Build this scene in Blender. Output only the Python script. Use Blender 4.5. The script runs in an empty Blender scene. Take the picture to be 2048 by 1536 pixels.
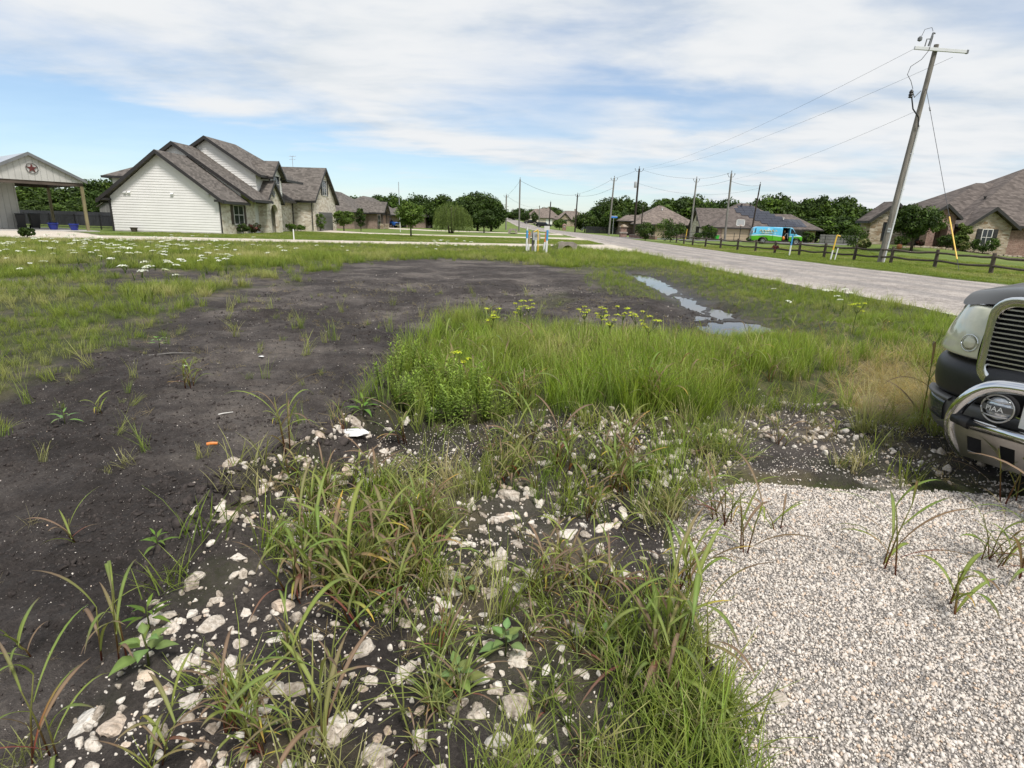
import bpy, bmesh, math, random
import numpy as np
from mathutils import Vector, Matrix
random.seed(7); RNG = np.random.default_rng(11)
SC = bpy.context.scene
COL = SC.collection
R = math.radians
# ------------------------------------------------------------------ camera
FPX, HCAM = 1150.0, 1.6                      # focal length in pixels of a 2048 wide frame, eye height
ROLL, PITCH = math.atan(.03), math.atan(321 / 1150)
fw = np.array([0, math.cos(PITCH), -math.sin(PITCH)]); r0 = np.array([1., 0, 0]); u0 = np.cross(r0, fw)
cr, sr = math.cos(ROLL), math.sin(ROLL)
rv = cr * r0 + sr * u0; uv_ = -sr * r0 + cr * u0
cam_d = bpy.data.cameras.new('camera'); cam = bpy.data.objects.new('camera', cam_d); COL.objects.link(cam)
cam_d.sensor_fit = 'HORIZONTAL'; cam_d.sensor_width = 36; cam_d.lens = FPX / 2048 * 36
cam_d.clip_start = .05; cam_d.clip_end = 9000
mm = Matrix.Identity(4)
for i in range(3):
    mm[i][0], mm[i][1], mm[i][2] = rv[i], uv_[i], -fw[i]
mm[2][3] = HCAM
cam.matrix_world = mm; SC.camera = cam
# ------------------------------------------------------------------ light
SUN_EL, SUN_AZ = R(58), R(150)               # azimuth clockwise from +Y (the viewing direction)
sd = Vector((math.sin(SUN_AZ) * math.cos(SUN_EL), math.cos(SUN_AZ) * math.cos(SUN_EL), math.sin(SUN_EL)))
sun_l = bpy.data.lights.new('sun', 'SUN'); sun = bpy.data.objects.new('sun', sun_l); COL.objects.link(sun)
sun_l.energy = 2.2; sun_l.angle = R(14); sun_l.color = (1, .955, .9)
sun.rotation_euler = sd.to_track_quat('Z', 'Y').to_euler()
W = bpy.data.worlds.new('World'); SC.world = W; W.use_nodes = True
def build_world():
    nt = W.node_tree; N = nt.nodes; L = nt.links; N.clear()
    def n(t, **k):
        o = N.new(t)
        for a, b in k.items(): setattr(o, a, b)
        return o
    def mth(op, a, b=None, clamp=False):
        o = n('ShaderNodeMath', operation=op, use_clamp=clamp)
        for i, v in enumerate((a, b)):
            if v is None: continue
            if isinstance(v, (int, float)): o.inputs[i].default_value = v
            else: L.new(v, o.inputs[i])
        return o.outputs[0]
    def ss(v, a, b):
        o = n('ShaderNodeMapRange', interpolation_type='SMOOTHSTEP'); L.new(v, o.inputs[0])
        o.inputs[1].default_value = a; o.inputs[2].default_value = b; return o.outputs[0]
    sky = n('ShaderNodeTexSky', sky_type='NISHITA', sun_disc=False, sun_elevation=SUN_EL, sun_rotation=SUN_AZ)
    sky.air_density = 1.0; sky.dust_density = .4; sky.ozone_density = 3.0
    tc = n('ShaderNodeTexCoord'); sp = n('ShaderNodeSeparateXYZ'); L.new(tc.outputs['Generated'], sp.inputs[0])
    x, y, z = sp.outputs
    zc = mth('ADD', mth('MAXIMUM', z, 0.0), .09)
    px, py = mth('DIVIDE', x, zc), mth('DIVIDE', y, zc)       # where the ray meets the cloud layer
    cb = n('ShaderNodeCombineXYZ'); L.new(px, cb.inputs[0]); L.new(py, cb.inputs[1])
    def noise(scale, det, rough, loc, sx=1, sy=1, dist=0., rot=0):
        mp = n('ShaderNodeMapping'); L.new(cb.outputs[0], mp.inputs[0])
        mp.inputs['Location'].default_value = loc; mp.inputs['Scale'].default_value = (sx, sy, 1); mp.inputs['Rotation'].default_value = (0, 0, rot)
        t = n('ShaderNodeTexNoise'); t.inputs['Scale'].default_value = scale; t.inputs['Detail'].default_value = det
        t.inputs['Roughness'].default_value = rough; t.inputs['Distortion'].default_value = dist
        L.new(mp.outputs[0], t.inputs[0]); return t.outputs[0]
    big = noise(.55, 8, .55, (3.1, 1.7, 0), 1, .8, .3)
    streak = noise(1.05, 8, .55, (9.3, 4.2, 2), .75, 1.1, .25, .25)
    fine = noise(3.6, 6, .5, (1.2, 7.7, 4), .7, 1.2, .25, .2)
    # the cloud sheet ends along a slanted line; beyond it, towards the left horizon, the sky is clear
    edge = mth('ADD', mth('SUBTRACT', mth('MULTIPLY', px, CLOUD['a']), py), CLOUD['b'])
    edge = mth('ADD', edge, mth('ADD', mth('MULTIPLY', mth('SUBTRACT', streak, .5), 1.8), mth('MULTIPLY', mth('SUBTRACT', fine, .5), .9)))
    near = ss(edge, -.6, .6)
    az = mth('DIVIDE', x, mth('MAXIMUM', y, .05))
    az = mth('ADD', az, mth('MULTIPLY', mth('SUBTRACT', big, .5), .9))
    right = ss(az, CLOUD['r0'], CLOUD['r1'])
    back = ss(y, .15, -.1)
    gx, gy = mth('SUBTRACT', px, .2), mth('MULTIPLY', mth('SUBTRACT', py, 3.75), .75)       # a thin spot in the sheet
    gd = mth('ADD', mth('SQRT', mth('ADD', mth('MULTIPLY', gx, gx), mth('MULTIPLY', gy, gy))), mth('MULTIPLY', mth('SUBTRACT', streak, .5), 2.4))
    thin = ss(gd, 1.1, .15)
    cover = mth('MAXIMUM', mth('MAXIMUM', near, right), back); cover = mth('MULTIPLY', cover, mth('SUBTRACT', 1., mth('MULTIPLY', thin, .62)))
    wisps = mth('MULTIPLY', ss(streak, .48, .72), .5)
    cover = mth('MAXIMUM', cover, wisps)
    gaps = ss(mth('ADD', mth('MULTIPLY', big, .6), mth('MULTIPLY', streak, .4)), .38, .54)
    cover = mth('MULTIPLY', cover, mth('ADD', mth('MULTIPLY', gaps, .55), .45))
    low = ss(z, .10, .0)
    cover = mth('MAXIMUM', mth('MAXIMUM', cover, .16), mth('MULTIPLY', low, .4), True)
    dens = mth('ADD', mth('MULTIPLY', fine, .55), mth('MULTIPLY', streak, .75))
    ramp = n('ShaderNodeValToRGB'); L.new(ss(dens, .36, .76), ramp.inputs[0])
    e = ramp.color_ramp.elements
    e[0].color = (*[c * CLOUD['w'] for c in (.70, .77, .85)], 1); e[1].color = (*[c * CLOUD['w'] for c in (.96, .98, 1.0)], 1)
    el = e.new(.5); el.color = (*[c * CLOUD['w'] for c in (.83, .88, .93)], 1)
    tint = n('ShaderNodeMix', data_type='RGBA', blend_type='MULTIPLY'); tint.inputs[0].default_value = 1
    L.new(sky.outputs[0], tint.inputs[6]); tint.inputs[7].default_value = CLOUD['sky']
    mx = n('ShaderNodeMix', data_type='RGBA'); L.new(cover, mx.inputs[0]); L.new(tint.outputs[2], mx.inputs[6]); L.new(ramp.outputs[0], mx.inputs[7])
    bg = n('ShaderNodeBackground'); bg.inputs[1].default_value = .1; L.new(mx.outputs[2], bg.inputs[0])
    out = n('ShaderNodeOutputWorld'); L.new(bg.outputs[0], out.inputs[0])
CLOUD = dict(a=1.0, b=5.75, r0=.10, r1=.40, w=4.55, sky=(.66, .70, .735, 1))
build_world()
SC.view_settings.view_transform = 'Standard'; SC.view_settings.look = 'None'
SC.view_settings.exposure = 1.0; SC.view_settings.gamma = 1.0; SC.view_settings.use_curve_mapping = False
SC.cycles.max_bounces = 5; SC.cycles.diffuse_bounces = 3; SC.cycles.transparent_max_bounces = 8; SC.cycles.caustics_reflective = False; SC.cycles.caustics_refractive = False
# ------------------------------------------------------------------ layout helpers: photograph pixel -> place on the ground
def G(px, py, z=0.):
    d = fw + rv * (px - 1024) / FPX + uv_ * (768 - py) / FPX
    t = (z - HCAM) / d[2]; return np.array([d[0] * t, d[1] * t])
def GP(pts): return np.array([G(a, b) for a, b in pts])
def DP(px, py, y):
    d = fw + rv * (px - 1024) / FPX + uv_ * (768 - py) / FPX
    t = y / d[1]; return (d[0] * t, y, HCAM + d[2] * t)
# value noise
def _h(ix, iy, s):
    v = (ix.astype(np.int64) * 374761393 + iy.astype(np.int64) * 668265263 + s * 974634777) & 0x7fffffff
    v = ((v ^ (v >> 13)) * 1274126177) & 0x7fffffff
    v = (v ^ (v >> 16)) & 0xffff
    return v / 65535.
def vn(x, y, s=0):
    x = np.asarray(x, float); y = np.asarray(y, float)
    ix, iy = np.floor(x), np.floor(y); fx, fy = x - ix, y - iy
    fx = fx * fx * (3 - 2 * fx); fy = fy * fy * (3 - 2 * fy)
    a, b, c, d = _h(ix, iy, s), _h(ix + 1, iy, s), _h(ix, iy + 1, s), _h(ix + 1, iy + 1, s)
    return a + (b - a) * fx + (c - a) * fy + (a - b - c + d) * fx * fy
def fbm(x, y, sc, oct=4, s=0, g=.5):
    t = 0; a = 1; n = 0
    for o in range(oct):
        t = t + a * vn(np.asarray(x) * sc, np.asarray(y) * sc, s + o * 17); n += a; a *= g; sc *= 2.03
    return t / n
def sstep(v, a, b):
    t = np.clip((np.asarray(v, float) - a) / (b - a), 0, 1); return t * t * (3 - 2 * t)
def inpoly(x, y, P):
    x = np.asarray(x, float); y = np.asarray(y, float); r = np.zeros(x.shape, bool); j = len(P) - 1
    for i in range(len(P)):
        xi, yi = P[i]; xj, yj = P[j]
        c = ((yi > y) != (yj > y)) & (x < (xj - xi) * (y - yi) / ((yj - yi) or 1e-9) + xi); r ^= c; j = i
    return r
def soft(x, y, P, w=.25, s=0):
    d = np.hypot(x, y); k = w * np.clip(d / 5., .4, 6)
    o = 0
    for i, sc in enumerate((1.3, 3.1, 7.0)):
        o = o + inpoly(x + (vn(x * sc, y * sc, s + i) - .5) * 2 * k, y + (vn(x * sc, y * sc, s + 50 + i) - .5) * 2 * k * 1.6, P)
    return o / 3.
# ------------------------------------------------------------------ zones, read off the photograph
SOIL = GP([(-150, 1600), (-300, 1000), (-100, 870), (30, 800), (100, 755), (180, 725), (250, 690), (300, 650), (380, 622), (470, 598), (540, 572), (610, 547), (670, 527), (760, 519), (900, 517), (1050, 521), (1110, 533), (1170, 545), (1240, 575), (1330, 602), (1400, 612), (1450, 640), (1540, 655), (1550, 672), (1450, 674), (1300, 668), (1100, 668), (960, 672), (900, 690), (860, 710), (830, 745), (790, 800), (735, 865), (690, 905), (600, 955), (470, 1000), (430, 1100), (300, 1200), (180, 1370), (60, 1480), (-150, 1620)])
TALL = GP([(735, 865), (790, 800), (830, 745), (860, 710), (900, 690), (960, 672), (1100, 668), (1300, 668), (1450, 674), (1550, 672), (1640, 655), (1760, 650), (1890, 640), (2010, 690), (1900, 760), (1700, 735), (1650, 790), (1500, 800), (1440, 860), (1250, 848), (1000, 850), (850, 870)])
VERGE = GP([(1090, 500), (1180, 500), (1260, 505), (1400, 533), (1540, 563), (1900, 628), (2048, 655), (2500, 735), (2500, 840), (2010, 690), (1890, 640), (1640, 655), (1560, 660), (1470, 640), (1380, 595), (1270, 545), (1110, 530)])
STRAW = GP([(1690, 735), (1800, 715), (1880, 740), (1990, 800), (1880, 850), (1800, 850), (1700, 830), (1660, 790)])
BERM = GP([(470, 1000), (690, 905), (790, 868), (1000, 852), (1250, 848), (1440, 860), (1540, 800), (1700, 830), (1830, 850), (2200, 800), (2600, 900), (2400, 985), (1900, 962), (1700, 968), (1480, 968), (1400, 1000), (1340, 1090), (1340, 1200), (1420, 1330), (1480, 1480), (1520, 1750), (-200, 1750), (60, 1480), (180, 1370), (300, 1200), (430, 1100)])
PAD = np.vstack([GP([(1520, 1750), (1480, 1480), (1420, 1330), (1345, 1200), (1345, 1090), (1400, 1005), (1480, 970), (1600, 978), (1750, 985), (1900, 985), (2050, 1000)]), [(5.2, 3.2), (6.5, 1.5), (6, -3), (.9, -3)]])
DITCH = GP([(1270, 540), (1300, 552), (1350, 575), (1400, 605), (1430, 620), (1475, 648), (1520, 668)])
PATCH = GP([(1170, 548), (1250, 545), (1330, 580), (1350, 600), (1280, 598), (1210, 582)])
PATCH2 = GP([(1080, 590), (1130, 585), (1150, 605), (1100, 618)])
def segd(x, y, P):
    o = np.full(np.shape(x), 1e9)
    for (ax, ay), (bx, by) in zip(P[:-1], P[1:]):
        dx, dy = bx - ax, by - ay; t = np.clip(((x - ax) * dx + (y - ay) * dy) / (dx * dx + dy * dy), 0, 1)
        o = np.minimum(o, np.hypot(x - ax - t * dx, y - ay - t * dy))
    return o
# road edges
RY = np.array([-60, -20, 0, 12.8, 20, 27, 40, 70, 100, 125, 160, 200, 300, 400, 600, 1200])
RN = np.array([13, 11, 10.1, 9.3, 8.75, 8.45, 8.2, 8.25, 8.0, 6.6, 4.2, 1.2, -5.2, -10.5, -21, -50.])
RF = np.array([21.5, 19.9, 19.0, 18.3, 17.7, 16.9, 15.9, 15.6, 15.3, 14.0, 11.6, 8.4, 1.8, -3.6, -14, -43.])
def road_n(y): return np.interp(y, RY, RN)
def road_f(y): return np.interp(y, RY, RF)
def hill(x, y):
    z = np.interp(y, [150, 200, 300, 400, 500, 700, 1500, 4000], [0, .35, 2.6, 4.6, 5.2, 5.0, 2, -5])
    z = z - .38 * sstep(y, 88, 102) * sstep(x, 21, 27) * (1 - sstep(y, 150, 180))
    z = z + .72 * np.exp(-((x - 35.5) / 5.5) ** 2 - ((y - 56) / 9.) ** 2) * (x < 200)
    return z
def height0(x, y):
    x = np.asarray(x, float); y = np.asarray(y, float); d = np.hypot(x, y)
    nf = 1 - sstep(d, 14, 30)                                      # roughness fades with distance
    rd = sstep(x, road_n(y) - 2.0, road_n(y) - .3)                  # towards the road the ground is graded smooth
    s = soft(x, y, SOIL, .12, 3) * (1 - rd)
    z = (fbm(x, y, .45, 3, 5) - .5) * .16 * nf
    rut = np.abs(fbm(x * .35 + y * .12, y * 1.5 - x * .25, 1.1, 4, 15) - .5)                  # dragged tracks across the soil
    z = z + s * nf * ((fbm(x, y, 1.1, 3, 19) - .5) * .10 + (fbm(x, y, 3.2, 5, 9, .58) - .5) * .12 + np.abs(fbm(x, y, 8.5, 4, 21, .6) - .5) * .085 - np.exp(-(rut / .03) ** 2) * .03)
    ups = soft(x, y, TALL, .16, 31) * 1.0
    b = soft(x, y, BERM, .18, 41)
    z = z + .10 * ups * nf + b * (.05 + (fbm(x, y, 3.4, 4, 61) - .5) * .08) * nf
    # lip of turned soil along the edge of the tall grass
    z = z + nf * .20 * np.exp(-(segd(x, y, LIP) / .24) ** 2) * (.3 + 1.2 * fbm(x, y, 3.4, 4, 71, .6))
    dt = segd(x, y, DITCH)
    z = z - .17 * np.exp(-(dt / .75) ** 2) * (1 - .3 * vn(x * 1.1, y * 1.1, 77)) + .05 * np.exp(-((dt - 1.35) / .45) ** 2)
    pd = inpoly(x, y, PAD)
    z = np.where(pd, .35 * z + .02 + (fbm(x, y, 8, 3, 91) - .5) * .022 * nf, z)
    z = z * (1 - sstep(x, road_n(y) - 1.2, road_n(y) - .1)) - .02 * sstep(x, road_n(y) - .6, road_n(y))
    z = z + .34 * np.exp(-((x - 3.3) / 1.25) ** 2 - ((y - 40.3) / 1.9) ** 2)          # earth over the culvert
    return z + hill(x, y)
def height(x, y):
    z = height0(x, y); x = np.asarray(x, float); y = np.asarray(y, float)
    for P, Q, zw in PUDS:
        near = (x > Q[:, 0].min()) & (x < Q[:, 0].max()) & (y > Q[:, 1].min()) & (y < Q[:, 1].max())
        if not near.any(): continue
        a = inpoly(x, y, P) & near; b = inpoly(x, y, Q) & near & ~a
        z = np.where(a, np.minimum(z, zw - .02), np.where(b, np.maximum(z, zw + .006 + .01 * vn(x * 9, y * 9, 3)), z))
    return z
LIP = GP([(960, 676), (900, 695), (855, 718), (825, 750), (785, 808), (735, 868), (660, 930), (480, 1000), (440, 1090)])
PUDS = []
for k_, pp_ in enumerate([[(1272, 543), (1300, 546), (1332, 560), (1350, 574), (1335, 577), (1303, 563), (1280, 553)], [(1360, 589), (1385, 592), (1404, 604), (1400, 613), (1380, 610), (1366, 600)], [(1428, 603), (1464, 611), (1470, 623), (1440, 626), (1423, 616)],
                 [(1393, 623), (1418, 627), (1414, 635), (1394, 634)], [(1436, 628), (1478, 628), (1503, 636), (1470, 642), (1438, 637)], [(1405, 645), (1470, 642), (1530, 652), (1550, 668), (1500, 680), (1440, 676), (1400, 661)]]):
    P_ = GP(pp_); n_ = len(P_); Q_ = np.array([P_[i] * (1 - s) + P_[(i + 1) % n_] * s for i in range(n_) for s in np.linspace(0, 1, 10, endpoint=False)])
    c_ = Q_.mean(0); w_ = 1 + (fbm(Q_[:, 0], Q_[:, 1], 4.5, 5, 141 + k_, .65) - .5) * 1.25; Q_ = c_ + (Q_ - c_) * (w_ * 1.22)[:, None]
    PUDS.append((Q_, c_ + (Q_ - c_) * 1.35, float(np.percentile(height0(Q_[:, 0], Q_[:, 1]), 35))))
def hz(x, y): return float(height(np.array([x]), np.array([y]))[0])
# ------------------------------------------------------------------ object helpers
def tag(o, label=None, cat=None, group=None, kind=None):
    if label: o['label'] = label
    if cat: o['category'] = cat
    if group: o['group'] = group
    if kind: o['kind'] = kind
    return o
ORG = {}; KIDS = {}
def thing(name, label, cat, loc=(0, 0, 0), group=None, rz=0):
    o = bpy.data.objects.new(name, None); COL.objects.link(o); o.location = loc; o.rotation_euler = (0, 0, rz); o.empty_display_size = .2
    ORG[o] = np.array(loc, float); return tag(o, label, cat, group)
def obj(name, me, parent=None, mats=None):
    o = bpy.data.objects.new(name, me); COL.objects.link(o)
    if parent: o.parent = parent; KIDS.setdefault(parent.name, []).append(o)
    if mats:
        for m in (mats if isinstance(mats, (list, tuple)) else [mats]): me.materials.append(m)
    return o
def nmesh(name, V, F, cols=None, smooth=False, mi=None):
    """V (n,3) array; F list or (m,k) array"""
    me = bpy.data.meshes.new(name); V = np.asarray(V, np.float32)
    if isinstance(F, np.ndarray):
        m, k = F.shape; me.vertices.add(len(V)); me.vertices.foreach_set('co', V.ravel())
        me.loops.add(m * k); me.loops.foreach_set('vertex_index', F.ravel().astype(np.int32))
        me.polygons.add(m); me.polygons.foreach_set('loop_start', np.arange(0, m * k, k, dtype=np.int32))
        me.update(calc_edges=True)
    else:
        me.from_pydata([tuple(map(float, v)) for v in V], [], [tuple(map(int, f)) for f in F])
    if cols is not None:
        a = me.color_attributes.new('Col', 'FLOAT_COLOR', 'POINT'); c = np.ones((len(V), 4), np.float32); c[:, :3] = cols
        a.data.foreach_set('color', c.ravel())
    if mi is not None: me.polygons.foreach_set('material_index', np.asarray(mi, np.int32))
    if smooth: me.polygons.foreach_set('use_smooth', np.ones(len(me.polygons), bool))
    me.validate(); return me
class MB:
    def __init__(s): s.v = []; s.f = []
    def add(s, V, F):
        k = len(s.v); s.v += [tuple(map(float, p)) for p in V]; s.f += [tuple(i + k for i in f) for f in F]; return s
    def box(s, x0, x1, y0, y1, z0, z1):
        V = [(x, y, z) for z in (z0, z1) for y in (y0, y1) for x in (x0, x1)]
        return s.add(V, [(0, 2, 3, 1), (4, 5, 7, 6), (0, 1, 5, 4), (2, 6, 7, 3), (0, 4, 6, 2), (1, 3, 7, 5)])
    def slab(s, P, t):
        """polygon P (3D, planar) thickened by t against its normal"""
        P = [Vector(p) for p in P]; nn = Vector((0, 0, 0))
        for i in range(len(P)): nn += P[i].cross(P[(i + 1) % len(P)])
        nn.normalize(); n = len(P); V = P + [p - nn * t for p in P]
        return s.add(V, [tuple(range(n)), tuple(range(2 * n - 1, n - 1, -1))] + [(i, i + n, (i + 1) % n + n, (i + 1) % n) for i in range(n)])
    def prism(s, P, d):
        n = len(P); V = [tuple(p) for p in P] + [tuple(np.add(p, d)) for p in P]
        return s.add(V, [tuple(range(n)), tuple(range(2 * n - 1, n - 1, -1))] + [(i, i + n, (i + 1) % n + n, (i + 1) % n) for i in range(n)])
    def beam(s, a, b, w, h=None, up=(0, 0, 1)):
        a, b = Vector(a), Vector(b); h = h or w; d = (b - a).normalized(); u = Vector(up)
        if abs(d.dot(u)) > .98: u = Vector((0, 1, 0))
        sx = d.cross(u).normalized() * (w / 2); uu = sx.cross(d).normalized() * (h / 2)
        V = [p + i * sx + j * uu for p in (a, b) for i, j in ((-1, -1), (1, -1), (1, 1), (-1, 1))]
        return s.add(V, [(3, 2, 1, 0), (4, 5, 6, 7), (0, 1, 5, 4), (1, 2, 6, 5), (2, 3, 7, 6), (3, 0, 4, 7)])
    def tube(s, pts, r, n=8, cap=True):
        pts = [Vector(p) for p in pts]; rr = r if isinstance(r, (list, tuple)) else [r] * len(pts); V = []; F = []; nv = None
        for i, p in enumerate(pts):
            d = (pts[min(i + 1, len(pts) - 1)] - pts[max(i - 1, 0)]).normalized()
            if nv is None: nv = d.orthogonal().normalized()
            nv = (nv - d * nv.dot(d)).normalized(); b = d.cross(nv)
            V += [p + (nv * math.cos(2 * math.pi * k / n) + b * math.sin(2 * math.pi * k / n)) * rr[i] for k in range(n)]
        for i in range(len(pts) - 1):
            F += [(i * n + k, i * n + (k + 1) % n, (i + 1) * n + (k + 1) % n, (i + 1) * n + k) for k in range(n)]
        if cap: F += [tuple(range(n - 1, -1, -1)), tuple(range((len(pts) - 1) * n, len(pts) * n))]
        return s.add(V, F)
    def lathe(s, prof, c=(0, 0, 0), n=16, axis='z'):
        V = []; F = []
        for r, h in prof:
            for k in range(n):
                a = 2 * math.pi * k / n; q = (r * math.cos(a), r * math.sin(a), h)
                if axis == 'x': q = (q[2], q[0], q[1])
                if axis == 'y': q = (q[0], q[2], q[1])
                V.append((q[0] + c[0], q[1] + c[1], q[2] + c[2]))
        m = len(prof)
        for i in range(m - 1): F += [(i * n + k, i * n + (k + 1) % n, (i + 1) * n + (k + 1) % n, (i + 1) * n + k) for k in range(n)]
        F += [tuple(range(n - 1, -1, -1)), tuple(range((m - 1) * n, m * n))]
        return s.add(V, F)
    def build(s, name, mat, parent=None, smooth=False, bevel=0, auto=None):
        org = np.array([0., 0, 0]); q = parent
        while q is not None:
            if q in ORG: org = ORG[q]; break
            q = q.parent
        me = bpy.data.meshes.new(name); me.from_pydata([tuple(np.subtract(p, org)) for p in s.v], [], s.f)
        bm = bmesh.new(); bm.from_mesh(me)
        bmesh.ops.recalc_face_normals(bm, faces=bm.faces)
        if bevel: bmesh.ops.bevel(bm, geom=[e for e in bm.edges if len(e.link_faces) == 2 and e.calc_face_angle(0) > .5], offset=bevel, segments=2, affect='EDGES', profile=.6)
        bm.to_mesh(me); bm.free()
        if smooth:
            me.polygons.foreach_set('use_smooth', np.ones(len(me.polygons), bool))
            if auto: me.set_sharp_from_angle(angle=R(auto))
        return obj(name, me, parent, mat)
def dup(root, loc=None, rz=None, sc=None, label=None, group=None):
    def cp(o, par):
        c = o.copy(); COL.objects.link(c)
        if par: c.parent = par; KIDS.setdefault(par.name, []).append(c)
        for ch in KIDS.get(o.name, ()): cp(ch, c)
        return c
    r = cp(root, None)
    if loc is not None: r.location = loc
    if rz is not None: r.rotation_euler = (r.rotation_euler[0], r.rotation_euler[1], rz)
    if sc is not None: r.scale = (sc,) * 3 if isinstance(sc, (int, float)) else sc
    if label: r['label'] = label
    if group: r['group'] = group
    return r
# ------------------------------------------------------------------ materials
MATS = {}
class NT:
    def __init__(s, name):
        s.m = bpy.data.materials.new(name); s.m.use_nodes = True; s.t = s.m.node_tree; s.N = s.t.nodes; s.L = s.t.links
        s.b = s.N['Principled BSDF']; s.out = s.N['Material Output']; MATS[name] = s.m
    def n(s, t, ins=None, **k):
        o = s.N.new(t)
        for a, b in k.items(): setattr(o, a, b)
        for a, b in (ins or {}).items(): s.put(o.inputs[a], b)
        return o
    def put(s, sock, v):
        if isinstance(v, bpy.types.NodeSocket): s.L.new(v, sock)
        elif isinstance(v, (tuple, list)) and len(v) == 3 and sock.type == 'RGBA': sock.default_value = (*v, 1)
        else: sock.default_value = v
    def math(s, op, a, b=0., c=False):
        o = s.n('ShaderNodeMath', operation=op, use_clamp=c); s.put(o.inputs[0], a); s.put(o.inputs[1], b); return o.outputs[0]
    def mix(s, f, a, b, bt='MIX'):
        o = s.n('ShaderNodeMix', data_type='RGBA', blend_type=bt); s.put(o.inputs[0], f); s.put(o.inputs[6], a); s.put(o.inputs[7], b); return o.outputs[2]
    def ss(s, v, a, b, lo=0., hi=1.):
        o = s.n('ShaderNodeMapRange', interpolation_type='SMOOTHSTEP'); s.put(o.inputs[0], v)
        for i, q in enumerate((a, b, lo, hi)): o.inputs[i + 1].default_value = q
        return o.outputs[0]
    def co(s, k='Object', sc=(1, 1, 1), rot=(0, 0, 0)):
        if k == 'World': o = s.n('ShaderNodeNewGeometry').outputs['Position']
        else: o = s.n('ShaderNodeTexCoord').outputs[k]
        if tuple(sc) != (1, 1, 1) or tuple(rot) != (0, 0, 0):
            m = s.n('ShaderNodeMapping', {0: o}); m.inputs['Scale'].default_value = sc; m.inputs['Rotation'].default_value = rot; o = m.outputs[0]
        return o
    def noise(s, scale, det=4, rough=.55, co=None, dist=0.):
        o = s.n('ShaderNodeTexNoise', {'Scale': scale, 'Detail': det, 'Roughness': rough, 'Distortion': dist})
        if co: s.L.new(co, o.inputs[0])
        return o.outputs[0]
    def vor(s, scale, co=None, feat='F1', out='Distance', rnd=1.):
        o = s.n('ShaderNodeTexVoronoi', {'Scale': scale, 'Randomness': rnd}, feature=feat)
        if co: s.L.new(co, o.inputs[0])
        return o.outputs[out]
    def ramp(s, f, *st):
        o = s.n('ShaderNodeValToRGB'); s.put(o.inputs[0], f); e = o.color_ramp.elements
        while len(e) < len(st): e.new(.5)
        for i, (p, c) in enumerate(st): e[i].position = p; e[i].color = (*c, 1)
        return o.outputs[0]
    def bump(s, h, st=.3, dist=.02):
        o = s.n('ShaderNodeBump', {'Strength': st, 'Distance': dist, 'Height': h}); s.L.new(o.outputs[0], s.b.inputs['Normal']); return o
    def fin(s, col=None, rough=None, metal=None, spec=None, **k):
        for a, v in (('Base Color', col), ('Roughness', rough), ('Metallic', metal), ('Specular IOR Level', spec)):
            if v is not None: s.put(s.b.inputs[a], v)
        for a, v in k.items(): s.put(s.b.inputs[a], v)
        return s.m
def plain(name, c, rough=.6, var=.25, scale=3., metal=0., bump=0., co='Object', spec=.5, **k):
    t = NT(name); cc = t.co(co); n1 = t.noise(scale, 6, .6, cc); n2 = t.noise(scale * 9, 3, .6, cc)
    v = t.math('ADD', t.math('MULTIPLY', n1, .65), t.math('MULTIPLY', n2, .35))
    f = t.ss(v, .3, .7)
    col = t.mix(f, tuple(x * (1 - var) for x in c), tuple(min(1, x * (1 + var)) for x in c))
    if bump: t.bump(n2, bump, .01)
    return t.fin(col, rough, metal, spec, **k)
def m_shingle(name, c, co='World'):
    t = NT(name); p = t.co(co)
    sx = t.n('ShaderNodeSeparateXYZ', {0: p}); h = t.math('ADD', sx.outputs[0], sx.outputs[1])
    cb = t.n('ShaderNodeCombineXYZ', {0: h, 1: t.math('MULTIPLY', sx.outputs[2], 1.6)}).outputs[0]
    br = t.n('ShaderNodeTexBrick', {0: cb, 'Color1': (0, 0, 0), 'Color2': (1, 1, 1), 'Mortar': (.1, .1, .1), 'Scale': 1., 'Mortar Size': .012, 'Brick Width': .34, 'Row Height': .22, 'Bias': 0.})
    n = t.noise(.45, 5, .6, p); n2 = t.noise(14, 4, .7, p)
    v = t.math('ADD', t.math('ADD', t.math('MULTIPLY', br.outputs[0], .45), t.math('MULTIPLY', n, .4)), t.math('MULTIPLY', n2, .5))
    col = t.ramp(t.ss(v, .25, 1.05), (0, tuple(x * .55 for x in c)), (.5, c), (1, tuple(x * 1.5 for x in c)))
    t.bump(br.outputs[1], -.6, .02); return t.fin(col, .9, spec=.2)
def m_brick(name, c1, c2, mort, w=.21, hh=.075, ax=0):
    t = NT(name); p = t.co('World'); sx = t.n('ShaderNodeSeparateXYZ', {0: p}); h = t.math('ADD', sx.outputs[0], sx.outputs[1])
    cb = t.n('ShaderNodeCombineXYZ', {0: h, 1: sx.outputs[2]}).outputs[0]
    br = t.n('ShaderNodeTexBrick', {0: cb, 'Color1': c1, 'Color2': c2, 'Mortar': mort, 'Scale': 1., 'Mortar Size': .008, 'Brick Width': w, 'Row Height': hh})
    n = t.noise(2.2, 5, .6, p); n2 = t.noise(11., 3, .6, p)
    col = t.mix(t.ss(n2, .35, .7, 0, .55), br.outputs[0], tuple(x * .5 for x in c1)); col = t.mix(t.ss(n, .3, .8, 0, .4), col, tuple(min(1, x * 1.3) for x in c2))
    t.bump(br.outputs[1], -.7, .012); return t.fin(col, .9, spec=.2)
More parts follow.
